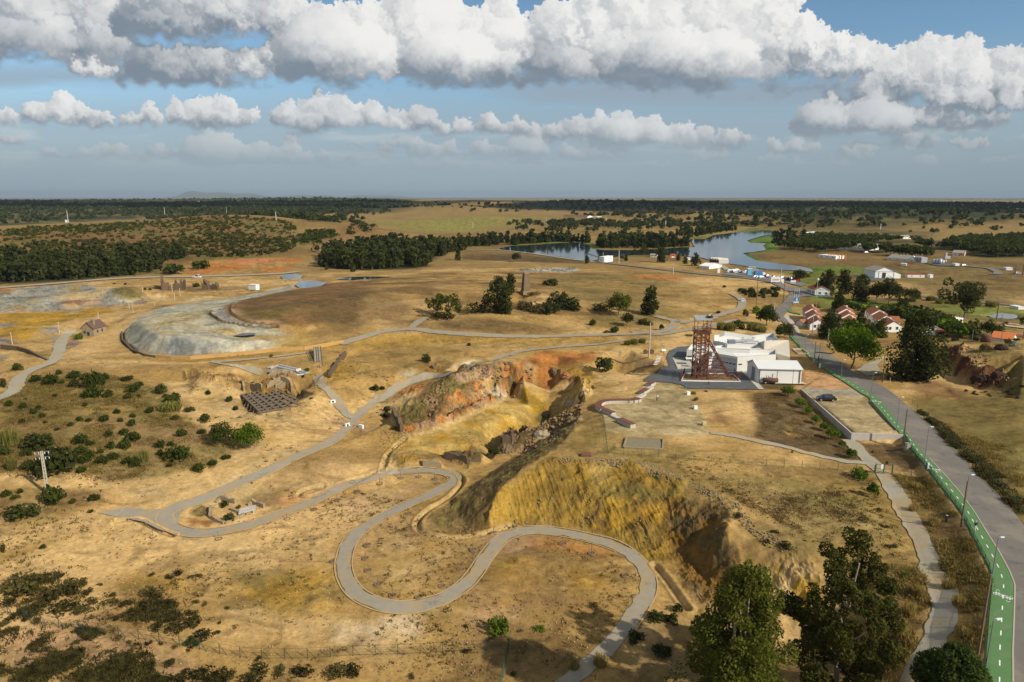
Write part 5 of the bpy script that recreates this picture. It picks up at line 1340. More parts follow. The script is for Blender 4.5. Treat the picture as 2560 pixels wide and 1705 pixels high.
SL = 'dark green round shrub on the dry grassy slope at the left'
for x,y,w,h in[(112,1280,75,50),(340,1378,95,75),(498,1332,92,52),(415,1372,50,32),(500,1392,80,52),(625,1392,140,105),(715,1345,62,50),(400,1306,46,36),(240,1356,90,45),(625,1467,138,82),(735,1462,72,56),
     (900,1427,112,58),(872,1472,62,42),(945,1386,62,32),(1100,1437,96,66),(1200,1472,66,46),(1165,1512,110,62),(1130,1462,40,26),(370,1462,36,26),(170,1482,32,20),(150,1542,60,44),(260,1542,42,30),
     (60,1522,60,40),(580,1522,46,26),(845,1350,40,26),(550,1342,30,20),(1420,1442,42,30),(1565,1484,52,32),(1610,1547,46,26),(700,1420,30,18),(950,1460,34,22)]:
 shrub('round', 'A', x, y, w, h, SL, 'round shrubs on the left slope')
for x,y,w,h in[(185,80,50,36),(120,130,40,26),(232,98,40,26),(435,118,40,26),(568,120,70,32),(730,146,52,36),(735,98,36,24),(650,76,40,28),(668,122,40,24),(600,206,56,36),(685,192,56,32),(728,232,86,50),
     (685,277,72,60),(615,274,52,42),(440,247,82,56),(500,256,56,28),(1008,205,66,46),(1135,127,62,50),(1120,188,55,24),(945,258,40,26),(885,270,56,46),(890,312,46,36),(975,342,142,80),(1255,330,56,26),
     (1180,367,60,36),(1098,404,72,48),(940,373,40,22),(705,362,62,42),(750,377,60,50),(560,358,76,46),(620,336,70,42),(465,352,70,50),(450,407,60,42),(410,342,50,40),(500,322,50,40),(440,312,82,52),
     (140,316,70,46),(10,312,72,52),(150,396,82,62),(950,26,92,42),(830,72,52,36),(970,112,50,26),(1050,66,60,26),(30,542,56,40),(110,522,36,30),(80,552,50,22),(520,562,62,36),(400,574,40,26),(500,627,40,18),
     (235,827,40,22),(315,170,30,18),(390,148,36,24),(250,130,26,16),(490,122,34,20),(555,300,40,26),(1410,60,60,30),(300,300,40,30),(345,380,40,30)]:
 shrub('round', 'D', x, y, w, h, SL, 'round shrubs on the left slope')
shrub('dark','D',200,272,190,100,'wide dark shrub with bare twigs behind the concrete power pole',None)
shrub('dark','D',275,432,285,170,'largest sprawling dark shrub right beside the concrete power pole',None)
shrub('round','D',290,587,132,108,'round shrub hiding the foot of the concrete power pole',None)
shrub('dark','D',90,672,190,82,'low wide dark shrub below the dirt track at the left edge',None)
shrub('bright','A',530,1065,70,45,'green bush beside the ruined stone house',None)
shrub('loose','A',870,1342,130,34,'flat olive scrub patch above the shrubby slope',None)
shrub('reed','A',1150,1556,185,62,'pale yellow reed clump on the shrubby slope left of the tank ruins',None)
shrub('reed','D',45,255,110,100,'tall yellow reed clump at the left edge of the photo',None)
shrub('reed','D',55,395,70,75,'small yellow reed clump at the left edge above the track',None)
shrub('reed','D',790,350,90,70,'thin yellow reeds among round shrubs in mid slope',None)
LL = 'dry olive scrub bush on the sandy ground at the lower left'
for x,y,w,h in[(80,1085,265,110),(225,1012,82,42),(330,1112,165,120),(460,1032,72,60),(500,1142,92,46),(840,1112,135,80),(845,979,40,24),(985,980,62,46),(940,993,60,30),(1100,986,50,26),(1050,991,40,16),(627,1093,46,32),
     (550,1036,40,20),(1085,1133,46,24),(1140,1143,40,24),(1260,1166,40,20),(1060,1196,76,36),(885,1179,40,20),(820,1152,130,44),(930,1150,120,40),(600,1152,120,40),(700,1150,100,36),(200,1190,150,50),(330,1195,170,60),(440,1190,110,46),
     (1010,1293,185,90),(860,1292,92,56),(1120,1332,112,70),(1205,1307,46,30),(660,1222,80,34),(740,1222,80,40),(970,1387,42,26),(820,1362,50,26),(50,1232,62,42),(195,1252,62,50),(130,1232,36,30),(1220,1247,22,26),
     (20,1262,52,50),(15,845,44,62),(50,1150,80,50),(480,1080,60,40),(1430,1450,50,24),(890,1365,40,20),(920,1215,60,30),(1055,1395,50,26)]:
 shrub('loose', 'D', x, y, w, h, LL, 'scrub bushes at the lower left')
shrub('dark','D',1060,1367,98,42,'flat dark green bush touching the wire fence at the lower left',None)
for x,y,w,h in[(1150,1575,220,70),(1270,1560,120,60),(1400,1565,200,70),(1550,1535,92,60),(1680,1550,125,72),(1850,1555,150,82),(1020,1560,120,50),(820,1500,80,40),(720,1560,120,50),(950,1470,70,30)]:
 shrub('loose','D',x,y,w,h,'dark scrub bush in the row along the bottom edge of the photo','scrub along the bottom edge')
for x,y,w,h,kd,lb in[(885,1302,132,100,'bright','grey-green loose bush below the serpentine path'),(1110,1292,62,36,'bright','small green bush below the serpentine path, right of the larger one'),(710,1412,62,30,'loose',None),(960,1537,50,26,'loose',None),(400,1547,62,26,'loose',None),
      (700,1267,40,20,'loose',None),(1000,1292,42,16,'loose',None),(1420,1157,62,40,'loose',None),(60,1545,130,80,'loose',None),(245,97,62,26,'loose',None),(300,167,36,22,'round',None),(260,67,50,36,'dark',None),(860,302,80,36,'round','bush growing at the mouth of the old working'),
      (560,1290,30,16,'loose',None),(830,1340,50,22,'loose',None),(1300,1500,90,50,'straw',None),(1450,1480,120,60,'straw',None),(1650,1350,110,60,'dark',None),(1750,1230,130,60,'dark',None),(1850,1250,100,60,'dark',None),(1800,1420,130,60,'dark',None),
      (1880,1180,70,50, 'dark', None)]:
 shrub(kd,'E',x,y,w,h,lb or 'low bush on bare ground below the ochre slope',None if lb else 'bushes around the serpentine path')
for x,y,w,h,kd,lb in[(320,662,62,42,'loose','small dark bush on the rim of the ochre slope'),(590,827,82,50,'loose','dark bush behind the two tall foreground trees'),(485,802,42,32,'loose',None),(530,742,52,22,'loose',None),(1475,942,82,52,'loose','olive bush right beside the grey footpath'),
      (1260,992,52,32,'bright',None),(1140,710,60,18,'loose',None),(1180,825,70,26,'loose',None),(1110,620,60,18,'loose',None),(1520,650,70,40,'straw',None),(1330,500,80,40,'straw',None),(1300,620,70,40,'straw',None),(1420,700,90,50,'straw',None),
      (1500,1050,90,60,'straw',None),(1560,1150,90,70,'straw',None),(1330,1100,90,70,'straw',None),(1280,1200,110,80,'straw',None),(1350,1000,70,40,'straw',None),(1240,1330,110,70,'straw',None),(1600,1330,100,70,'straw',None),(1180,1420,90,100,'dark',None),(1060,1440,90,80,'dark',None),(950,1450,80,60,'dark',None)]:
 shrub(kd,'F',x,y,w,h,lb or('tuft of dry straw-coloured grass beside the footpath' if kd=='straw' else 'low bush on the dry field above the pit'),None if lb else('dry tufts along the footpath' if kd=='straw' else 'bushes on the dry field'))
for tg,x,y,w,h,kd,lb in[('Y',945,1322,205,150,'bright','bright green bush at the left gatepost'),('Y',1105,1007,32,42,'bright','single sprig in the dark field below the car park wall'),('Y',145,1010,26,50,'bright','single sprig beside the concrete field path'),('Y',1270,1150,30,60,'bright','thin sapling sprig behind the gate'),
       ('B',590,1222,62,46,'dark','lone dark bush above the rock ridge'),('B',880,1110,30,22,'dark','lone small bush in the tan field below the loop path'),('B',1730,967,46,30,'round',None),('B',1880,1020,62,36,'round','round bush beside the loop path'),('B',1820,1020,42,16,'loose',None),
       ('B',695,932,200,40,'loose',None),('B',930,885,220,70,'loose',None),('B',1150,885,120,70,'loose',None),('B',1260,862,130,50,'loose',None),('B',1330,882,150,60,'loose',None),('B',1440,892,130,60,'dark',None),('B',1530,855,200,70,'dark',None),('B',1450,697,100,36,'dark','dark bush on the rubble right of the brick chimney'),
       ('B',1330,765,80,20,'loose',None),('B',1780,872,180,50,'loose',None),('B',2090,962,100,36,'loose',None),('B',350,362,50,26,'dark',None),('B',410,357,40,20,'dark',None),('B',1820,1278,130,70,'dark','dark ivy bush in the planted hollow'),('B',1600,870,120,40,'loose',None),
       ('B',240,1420,60,30,'dark',None),('B',290,1408,40,20,'dark',None),('I',240,1,1,1,'loose',None),('Q',230,915,120,80,'round','bush beside the cement tank ruins, left of the sawtooth piers'),('Q',345,1075,110,50,'round',None),('Q',660,1110,110,60,'round','bush at the lower left corner of the cement tanks'),('Q',1750,870,70,36,'round',None),
       ('Q',1610,475,60,60,'loose',None),('Q',1680,370,90,70,'bright','green bush by the trestle beside the ramp'),('Q',955,410,80,36,'loose',None),('A',1340,705,50,28,'round','round bush beside the ruined works'),('A',855,690,26,16,'dark',None),('A',995,725,22,20,'dark',None),('A',1025,728,20,20,'dark',None),('A',780,685,30,10,'dark',None),
       ('A',20,1392,52,70,'dark',None),('G',60,945+0,1,1,'loose',None),('G',1075,895,40,28,'loose',None),('G',950,920,60,40,'loose',None),('G',980,985,70,50,'loose',None),('G',510,225,80,60,'loose',None),('G',450,205,140,50,'loose',None),('G',905,330,90,30,'loose',None),('G',1210,95,60,30,'dark',None),
       ('G',1475,125,70,80,'dark',None),('G',280,415,90,50,'reed',None),('G',350,405,110,55,'reed','pale green reeds beside the loop path'),('G',430,395,90,50,'reed',None),('G',1240,265,130,90,'reed',None),('G',1330,275,130,90,'reed',None),('G',1560,270,170,90,'reed',None),('G',1650,290,120,70,'reed',None),('G',1400,255,140,100,'dark','dark bush behind the white museum roofs')]:
 if w > 1:
  shrub(kd,tg,x,y,w,h,lb or dict(reed='green reeds growing behind the white museum',loose='low olive scrub on the dry ground in the middle distance',dark='small dark bush on the dry ground in the middle distance',round='small round bush on the dry ground in the middle distance',bright='leafy bush')[kd],None if lb else dict(reed='reeds behind the museum').get(kd,'bushes in the middle distance'))
for tg,pts,n,kd,sz,lb,gp in[('R',[(0,30),(200,20),(500,60),(900,60),(1300,120),(1300,160),(700,110),(300,60)],26,'reed',1.6,'grassy reed clump in the green belt behind the terraced houses','reeds in the green belt'),
         ('N',[(1130,830),(1500,840),(1900,880),(2080,900),(2000,930),(1500,890),(1100,870)],30,'reed',2.0,'yellow-green reed clump in the hedge line by the far lane','reeds along the far lane'),
         ('M',[(200,640),(450,700),(900,700),(1250,640),(1350,800),(1000,860),(700,840),(400,720)],34,'dark',1.8,'dark bush on the rough slope left of the road junction','bushes on the rough slope by the junction'),
         ('M',[(1450,380),(1700,360),(1950,400),(1850,470),(1500,440)],12,'reed',1.6,'green marsh reeds by the lake tip','reeds by the lake'),
         ('R',[(1480,330),(1900,340),(2300,370),(2350,420),(1900,400),(1500,380)],14,'dark',1.0,'dark bush on the ledge above the red cut','bushes above the red cut'),
         ('R',[(1700,900),(2100,900),(2355,850),(2355,1000),(1900,980)],24,'loose',.6,'olive scrub below the red cut','scrub below the red cut'),
         ('M',[(740,1100),(1100,1000),(1180,1180),(1120,1250),(800,1240)],10,'bright',1.6,'green bush by the road behind the museum','bushes by the road behind the museum')]:
 P = on_ground(tg, pts)[:, :2]; lo, hi = P.min(0), P.max(0); c = 0
 while c < n:
  q = rng.uniform(lo, hi)
  if not inside(q[:1], q[1:], P)[0]: continue
  o = link(SHN[kd], SHRUBS[kd][c % 2]); s = sz * rng.uniform(.6,1.4)
  o.location=(q[0],q[1],gz_at(*q)-.1);o.scale=(s,s,s*rng.uniform(.8,1.4));o.rotation_euler=(0,0,c*1.7);tag(o,lb,SHCAT[kd],gp);c+=1

# ---- trees with trunk, limbs and a leafy crown
def tree(name,label,loc,h,clumps,ncard,size,leaf,bark,seed,trunk_r=.02,group=None,limbs=None,out=.6):
 """clumps in units of the height, relative to the foot."""
 r = np.random.default_rng(seed)
 root = empty(name, loc, r.uniform(-.2,.2), label, 'tree', group)
 cl = np.array(clumps, float) * h
 V, F = cards(cl, ncard, size, seed, out)
 link('crown', np_mesh('crown', V, F), leaf, root)
 mb=MB();top=cl[:,2].max()*.85;x=y=0.0;z=-.3;R=trunk_r*h
 for k in range(4):
  z2=z+(top+.3)/4;x2,y2=x+r.normal(0,.02*h),y+r.normal(0,.02*h)
  mb.tube((x,y,z),(x2,y2,z2),R,R*.72,8);x,y,z,R=x2,y2,z2,R*.72
 for c in cl[::max(1, len(cl) // 9)]:
  z0 = max(.18 * h, c[2] - .28 * h)
  mb.tube((0,0, z0), c[:3], trunk_r * h * .42, trunk_r * h * .12,6)
 mb.build('trunk', bark, root)
 return root

def column_clumps(n,seed,w=.22,lo=.15,hi=.93,taper=.7,r0=.10,jit=.5):
 r = np.random.default_rng(seed); out = []
 for i in range(n):
  t = (i + r.uniform(0,1)) / n; z = lo + (hi - lo) * t
  ww=w*(1-taper*t**1.6)*min(1,.45+2.2*t);a=r.uniform(0,6.28);q=math.sqrt(r.uniform(.05,1))*ww
  out.append((q*math.cos(a),q*math.sin(a),z,r0*r.uniform(1-jit,1+jit)*(1-.45*t)))
 return out

# the three foreground trees and the small pine, standing on the low ground at the right
p = np.array([24.5,63.5,0]); p[2] = gz_at(p[0], p[1]); 
h = height_m('F', p, 0,890)
tree('eucalyptus_tree','tall full-crowned green eucalyptus in the foreground, left of its darker neighbour',p,h,column_clumps(120,3,.32,.04,.96,.82,.084),54000,.12,L_EUC,M_PALEBARK,3,.018)
p=np.array([37.4,68.5,0]);p[2]=gz_at(p[0],p[1]);h=height_m('F',p,0,705)
r_ = np.random.default_rng(4)
tree('eucalyptus_tree','taller ragged dark eucalyptus in the foreground with a narrow top',p,h,column_clumps(92,14,.36,.08,.80,.45,.062)+[(.03,.02,.86,.055),(.05,0,.92,.055),(-.02,.02,.95,.04),(-.10,.02,.83,.035),(-.06,0,.78,.05),(.12,0,.80,.05)],38000,.125,leaf_mat('olive_eucalyptus_leaves',(.074,.078,.019),scale=.9),M_PALEBARK,4,.015)
p=np.array([44.3,60.2,0]);p[2]=gz_at(p[0],p[1]);h=height_m('F',p,0,1345)
tree('broad_tree','dark spreading tree at the bottom edge between footpath and cycle lane',p,h,[(c[0]*.46,c[1]*.46,c[2]*.95,c[3]*.42)for c in dome_clumps(44,8,1.0,.2)],22000,.13,leaf_mat('deep_green_leaves',(.050,.072,.018),scale=1.1),M_BARK,8,.02)
p = np.array([17.3,62.5,0]); p[2] = gz_at(p[0], p[1])
tree('young_pine','small pine at the foot of the tall foreground eucalyptus',p,height_m('F',p,0,1420),[(0,0,.3,.2),(.05,0,.5,.16),(0,.04,.68,.12),(0,0,.85,.08),(-.1,0,.3,.16),(.12,.05,.28,.15)],1500,.10,L_SHRUB,M_BARK,9,.02,out=.9)

def mid_tree(tg,x,y,w,h,label,leaf,shape='round',nc=1500,name='tree',group=None,bark=None,lean=0):
 w *= 1.12; h *= 1.08
 p=G1(tg,x,y);hm=height_m(tg,p,y,y-h);wm=metres(tg,p,w)/hm
 sd = int(abs(x * 7 + y * 13)) % 9973
 r = np.random.default_rng(sd)
 if shape == 'round':
  cl=[(c[0]*wm*.56,c[1]*wm*.56,.16+c[2]*.80,c[3]*.46*(wm+.6)/1.5)for c in dome_clumps(34,sd,1.05,.05)]
 elif shape == 'low':
  cl=[(c[0]*wm*.56,c[1]*wm*.56,.06+c[2]*.85,c[3]*.46*(wm+.6)/1.5)for c in dome_clumps(30,sd,1.05,.05)]
 elif shape == 'tall':
  cl=[(c[0],c[1],c[2],c[3]*1.25)for c in column_clumps(34,sd,wm*.40,.10,.92,.6,.14)]
 else:
  cl=[(r.uniform(-.5,.5)*wm*.8,r.uniform(-.5,.5)*wm*.8,r.uniform(.30,.92),r.uniform(.10,.19))for _ in range(22)]
 return tree(name,label,(p[0],p[1],p[2]-.1),hm,cl,nc,.031*hm*(1500/nc)**.4,leaf,bark or M_BARK,sd,.022,group)

mid_tree('D',1240,236,168,122,'dense round dark tree, left of the pair on the bare slope',L_SHRUB,'low',2600)
mid_tree('D',1388,264,178,140,'looser leafy tree, right of the pair on the bare slope',L_BRIGHT,'low',2400)
mid_tree('R',535,672,520,480,'bright green broad-crowned tree beside the road',leaf_mat('plane_leaves',(.075,.125,.010),scale=.5),'round',7000,'broad_tree')
mid_tree('R',1175,800,540,700,'huge dark eucalyptus with pale trunk left of the red cut',leaf_mat('dark_eucalyptus_leaves',(.050,.058,.018),scale=.5),'tall',7500,'eucalyptus_tree',None,M_PALEBARK)
mid_tree('R',320,360,260,285,'dark tree left of the terraced houses, behind the bright green one',L_DARK,'tall',2400)
mid_tree('R',630,265,100,165,'narrow dark tree between two terraces of red roofs',L_DARK,'tall',1300)
mid_tree('R',845,350,130,190,'thin grey-green tree in front of the third terrace',L_EUC,'tall',1300)
mid_tree('R',1070,125,170,190,'tall dark tree behind the third terrace of houses',L_DARK,'tall',1700)
mid_tree('H',1820,625,330,320,'large cedar-like tree alone in the green belt at right',L_DARK,'open',3600,'cedar_tree')
for x,y,w,h,nm in[(590,420,145,225,'leftmost'),(740,410,125,205,'second'),(880,470,200,225,'third'),(1040,480,140,190,'fourth'),(1145,505,210,255,'fifth and broadest'),(1330,470,190,125,'rightmost and lowest')]:
 mid_tree('H',x,y,w,h,nm+' tree in the dark row behind the white office',L_DARK,'tall' if x<1000 else 'round',2200)
mid_tree('H',700,572,95,185,'dark slender tree below the dark row, right of the white office',L_DARK,'tall',1400)
mid_tree('H',350,302,132,118,'round dark tree between the parked vehicles and the marsh',L_DARK,'round',1800)
mid_tree('H',220,805,165,165,'round dark tree beside the road behind the museum',L_DARK,'low',2000)
mid_tree('H',60,690,190,190,'green tree clump left of the road behind the museum',L_SHRUB,'low',2200)
mid_tree('H',2060,785,185,155,'large round dark tree beside the sports courts',L_SHRUB,'low',2000)
mid_tree('H',1650,742,135,85,'round green tree left of the white flat-roofed hut',L_SHRUB,'low',1200)
mid_tree('H',1900,832,95,62,'small round tree left of the rusty round tank',L_SHRUB,'low',1000)
mid_tree('R',1950,505,150,100,'round bushy tree on the ledge above the red cut',L_SCRUB,'low',1600)
mid_tree('H',2220,862,115,62,'low round tree in front of the orange roof at right',L_SHRUB,'low',1000)
mid_tree('H',1920,762,105,112,'feathery tree left of the large round one by the courts',L_EUC,'open',1200)
mid_tree('H',2345,700,80,90,'tree at the right edge by the sports courts',L_EUC,'open',900)
mid_tree('H',1640,690,40,60,'small tree behind the white hut',L_EUC,'open',600)
mid_tree('H',2190,682,42,32,'single small round tree in front of the sand court',L_SHRUB,'round',500)
mid_tree('B',745,905,185,150,'open-crowned eucalyptus at the left of the chimney grove',L_EUC,'open',1700)
mid_tree('B',640,885,140,95,'low open eucalyptus at the far left of the chimney grove',L_EUC,'open',1300)
mid_tree('B',1085,885,215,240,'big dark eucalyptus in front of the brick chimney',L_DARK,'tall',2800)
mid_tree('B',1165,765,100,140,'dark eucalyptus just left of the brick chimney',L_DARK,'tall',1500)
mid_tree('B',1490,855,130,110,'spreading tree right of the brick chimney',L_DARK,'open',1300)
mid_tree('B',1905,895,165,175,'lone open tree between the chimney and the headframe',L_EUC,'round',1900)
mid_tree('B',1965,968,92,98,'small tree in front of the lone open tree',L_DARK,'round',1000)
mid_tree('B',2118,895,125,182,'tall two-lobed dark tree behind the headframe',L_DARK,'tall',1700)
mid_tree('B',2200,1002,36,46,'little round tree by the path behind the headframe',L_SHRUB,'round',500)
mid_tree('B',1210,535,66,72,'round tree on the brown embankment face',L_DARK,'round',900)
mid_tree('B',808,522,42,76,'dark tree at the left end of the embankment',L_DARK,'tall',900)
mid_tree('B',1690,545,34,56,'small tree at the right end of the embankment',L_DARK,'tall',600)
for x,y,w,h in[(885,575,165,122),(1020,565,82,82),(740,572,82,92),(560,645,85,72),(620,662,52,92),(1130,685,165,232),(1390,655,72,105),(1490,705,72,105),(1640,735,152,185)]:
 mid_tree('S',x,y,w,h,{1130:'tall dark tree by the lake, left of the orange frame',1390:'dark tree by the lake just right of the orange frame',1640:'large dark tree by the lake near the sawtooth house',1490:'slim tree by the lake between two larger ones'}.get(x,'dark tree on the lake shore in front of the grove'),L_DARK,'tall' if h>w else 'round',900,'tree',None if x in(1130,1390,1640,1490)else 'trees on the near lake shore')
mid_tree('Q',1020,100,80,75,'lone small round tree in front of the ochre retaining wall',L_BRIGHT,'round',700)
for k,(x,y,w,h)in enumerate([(90,335,165,145),(235,468,160,125),(328,555,135,108),(422,662,118,112),(527,748,122,118),(625,852,165,155),(735,948,85,108),(845,1072,115,138)]):
 mid_tree('Y',x,y,w,h,['first and farthest','second','third','fourth','fifth','sixth','seventh','eighth and nearest'][k]+' young tree in the row below the car park wall',L_YOUNG,'round',800,'young_tree','young trees along the car park wall')
mid_tree('Y',1105,1532,135,195,'slender young tree below the gate, left of the grey footpath',L_YOUNG,'round',800,'young_tree')

# ---- woods and far trees: each a thing, the farthest beyond three hundred of a kind in one mass
def far_proto(name, m, n, size, seed, kind):
 r = np.random.default_rng(seed)
 if kind=='tall':cl=[(c[0],c[1],c[2],c[3])for c in column_clumps(12,seed,.27,.12,.9,.55,.14)]
 elif kind=='pine':cl=[(c[0]*.62,c[1]*.62,.42+c[2]*.5,c[3]*.62)for c in dome_clumps(10,seed,.8,.1)]
 elif kind=='oak':cl=[(c[0]*.75,c[1]*.75,.22+c[2]*.62,c[3]*.7)for c in dome_clumps(9,seed,.9,.1)]
 else:cl=[(c[0]*.7,c[1]*.7,.05+c[2]*.8,c[3]*.75)for c in dome_clumps(7,seed,.9,.05)]
 V, F = cards(cl, n, size, seed, .8)
 if kind in ('tall', 'pine', 'oak'):
  mb = MB().tube((0,0,-.05),(.02,0,.5),.025,.015,4)
  V = np.vstack([V, np.array(mb.v)]); nq = len(F); b = nq * 4
  F = np.vstack([F, [[b + i for i in q] for q in mb.f]])
  me=np_mesh(name,V,F);me.materials.append(m);me.materials.append(M_BARK)
  mi=np.zeros(len(F),np.int32);mi[nq:]=1;me.polygons.foreach_set('material_index',mi)
  return me, V[:b], F[:nq]
 me = np_mesh(name, V, F); me.materials.append(m); return me, V, F

def scatter(polys, n, hrange, seed, density=None):
 r = np.random.default_rng(seed); out = []
 for tg, pts, share in polys:
  P=on_ground(tg,pts)[:,:2];lo,hi=P.min(0),P.max(0);c=0;tries=0
  want = int(n * share)
  while c < want and tries < 60:
   q = r.uniform(lo, hi, (want * 3,2)); tries += 1
   q = q[inside(q[:, 0], q[:, 1], P)]
   if density is not None:q=q[r.uniform(0,1,len(q))<density(q[:,0],q[:,1])]
   q = q[:want - c]; c += len(q)
   out += [(x, y, r.uniform(*hrange)) for x, y in q]
 return np.array(out)

def plant(name,spots,protos,label,group,stuff,cat='tree',leaf=None,limit=300,low=None):
 z=ground0(spots[:,0],spots[:,1]);dist=np.hypot(spots[:,0],spots[:,1])
 o_=np.argsort(-spots[:,2]/dist);r=np.random.default_rng(len(spots))
 for k, i in enumerate(o_[:limit]):
  o = link(name, protos[k % len(protos)][0]); s = spots[i, 2]
  o.location=(spots[i,0],spots[i,1],z[i]-.1);o.scale=(s*r.uniform(.85,1.2),s*r.uniform(.85,1.2),s);o.rotation_euler=(0,0,r.uniform(0,6.28))
  tag(o, label, cat, group)
 rest = o_[limit:]
 if len(rest):
  VV, FF = [],[]; b = 0; src = low or protos
  for k, i in enumerate(rest):
   _,V,F=src[k%len(src)];s=spots[i,2]*r.uniform(.6,1.2);a=r.uniform(0,6.28);ca,sa=math.cos(a),math.sin(a);w=r.uniform(.85,1.25)
   VV.append(np.column_stack([(V[:,0]*ca-V[:,1]*sa)*s*w+spots[i,0],(V[:,0]*sa+V[:,1]*ca)*s*w+spots[i,1],V[:,2]*s+z[i]-.1]));FF.append(F+b);b+=len(V)
  tag(link(stuff,np_mesh(stuff,np.vstack(VV),np.vstack(FF)),leaf or protos[0][0].materials[0]),kind='stuff')

L_WOOD = leaf_mat('wood_leaves',(.050,.058,.020), scale=.15)
FT=[far_proto('wood_tree',(L_DARK,L_FAR,L_WOOD,L_HILL)[i],150,.075,300+i,'tall')for i in range(4)]
FT_=[far_proto('wood_tree_far',L_DARK,60,.11,310+i,'tall')for i in range(3)]
sp=scatter([('T',[(-40,640),(180,620),(480,640),(900,690),(1250,690),(1500,690),(1380,745),(1100,785),(500,808),(-40,840)],.20),
    ('B',[(-20,460),(180,440),(420,430),(700,440),(620,530),(560,572),(200,588),(0,580),(-135,570),(-130,515)],.36),
    ('V',[(740,480),(1000,450),(1600,480),(1620,500),(1300,518),(850,520)],.22),('V',[(0,478),(300,452),(700,452),(720,468),(400,456),(0,488)],.09),
    ('V',[(1480,395),(2000,345),(2100,352),(1850,382),(1650,420)],.08),('U',[(1750,490),(2355,450),(2355,480),(2000,505)],.05),('B',[(640,440),(870,420),(860,450),(700,500)],.04),('B',[(-180,540),(0,420),(500,400),(760,420),(640,590),(200,610),(-150,600)],.05)],1250,(6,13.5),91)
plant('wood_tree',sp,FT,'eucalyptus in the dense dark wood beyond the mine ground','trees of the dark woods','dense_wood',low=FT_)
sp=scatter([('T',[(160,590),(900,600),(1200,600),(1700,600),(1600,640),(900,650),(500,600)],1.0)],26,(9,14),191)
plant('hillfoot_tree',sp,FT,'upright tree standing loosely at the foot of the scrubby hill','trees at the foot of the hill','x')
HB=[far_proto('hill_shrub',L_HILL,46,.16,330+i,'bush')for i in range(4)]
HB_=[far_proto('hill_shrub_far',L_HILL,22,.22,340+i,'bush')for i in range(3)]
dn = lambda x, y: .25 + .75 * sstep(.40,.58, fbm(x / 60, y / 60,3,71))
sp=scatter([('A',[(-60,330),(300,290),(900,258),(1500,218),(2000,262),(2100,400),(1950,470),(1700,500),(1200,500),(800,500),(300,480),(-60,480)],1.0)],2300,(1.8,3.7),92,dn)
plant('hill_shrub',sp,HB,'olive shrub scattered over the reddish hill at the left','shrubs on the reddish hill','hill_scrub','shrub',low=HB_)
PN=[far_proto('umbrella_pine',L_SHRUB if i%2 else L_DARK,110,.10,350+i,'pine')for i in range(4)]
PN_=[far_proto('umbrella_pine_far',L_DARK,50,.15,356+i,'pine')for i in range(3)]
sp=scatter([('W',[(90,525),(400,440),(900,445),(1200,462),(1000,472),(760,545),(560,565),(300,555)],.38),('W',[(1550,520),(1800,455),(2355,435),(2500,600),(2000,603),(1800,565)],.5),
    ('W',[(1110,575),(1500,605),(1450,615),(1120,590)],.06),('W',[(880,545),(1110,545),(1080,562),(900,562)],.04),('W',[(1350,490),(1500,510),(1480,545),(1360,500)],.02)],520,(7.5,11),93)
plant('umbrella_pine',sp,PN,'round-topped pine in the dark pine wood beyond the far buildings','pines beyond the far buildings','pine_wood',low=PN_)
OK_=[far_proto('oak_tree',L_FAR,50,.16,360+i,'oak')for i in range(4)]
OKF=[far_proto('oak_tree_far',L_FAR,16,.30,366+i,'oak')for i in range(3)]
dn=lambda x,y:.08+.92*sstep(.40,.58,fbm(x/420,y/260,3,72))
sp=scatter([('Z',[(-150,507),(700,505),(1050,512),(950,535),(800,560),(700,545),(300,530),(-150,545)],.26),('Z',[(850,502),(1300,508),(1900,502),(2700,512),(2700,560),(2300,590),(1950,572),(1850,560),(1600,556),(1400,532),(1100,530)],.52),
    ('Z',[(-150,498),(900,497),(1000,503),(-150,506)],.16),('Z',[(1300,556),(1900,560),(1700,575),(1350,585),(1250,570)],.015),('Z',[(1500,495),(2700,496),(2700,503),(1500,501)],.045)],16000,(6,11.5),94,dn)
plant('oak_tree',sp,OK_,'dark holm oak in the open oak pasture beyond the lake','holm oaks of the far pasture','oak_woodland',low=OKF)
sp=scatter([('W',[(-200,80),(900,95),(2400,180),(2400,250),(1500,300),(800,330),(-200,330)],.8),('V',[(0,95),(2355,85),(2355,200),(1700,230),(900,190),(0,150)],.2)],2600,(5.5,11),97)
plant('oak_tree',sp,OK_,'dark holm oak on the shaded far plain at the right','oaks of the far right plain','plain_woodland',low=OKF,limit=1)
sp=scatter([('Z',[(-150,506),(600,506),(950,512),(780,538),(520,528),(300,543),(-150,572)],1.0)],2900,(6,11),96)
plant('oak_tree',sp,OK_,'dark holm oak on the far wooded ridges behind the scrubby hill','oaks of the far ridges','ridge_woodland',low=OKF,limit=1)
sp=scatter([('U',[(400,400),(560,370),(760,380),(730,440),(600,440),(560,560),(460,530)],.5),('U',[(800,390),(1000,310),(1090,330),(1090,360),(900,400)],.3),('T',[(1820,690),(1900,680),(1880,720),(1800,720)],.1),('T',[(1540,750),(1660,750),(1640,758),(1540,758)],.1)],90,(4,8),95)
plant('gully_tree',sp,[far_proto('gully_tree',L_SHRUB,70,.12,380+i,'oak')for i in range(2)],'green tree in the gully between the hill and the wood','trees in the gully','x')
p = G1('W',180,470)
plant('grove_tree',np.array([(p[0]+dx,p[1]+dy,17+2*math.sin(dx))for dx,dy in((-14,0),(-6,8),(2,0),(10,6),(16,-2),(-2,-8))]),FT,'tall dark tree of the clump at the right lake shore','tall clump by the lake','x')

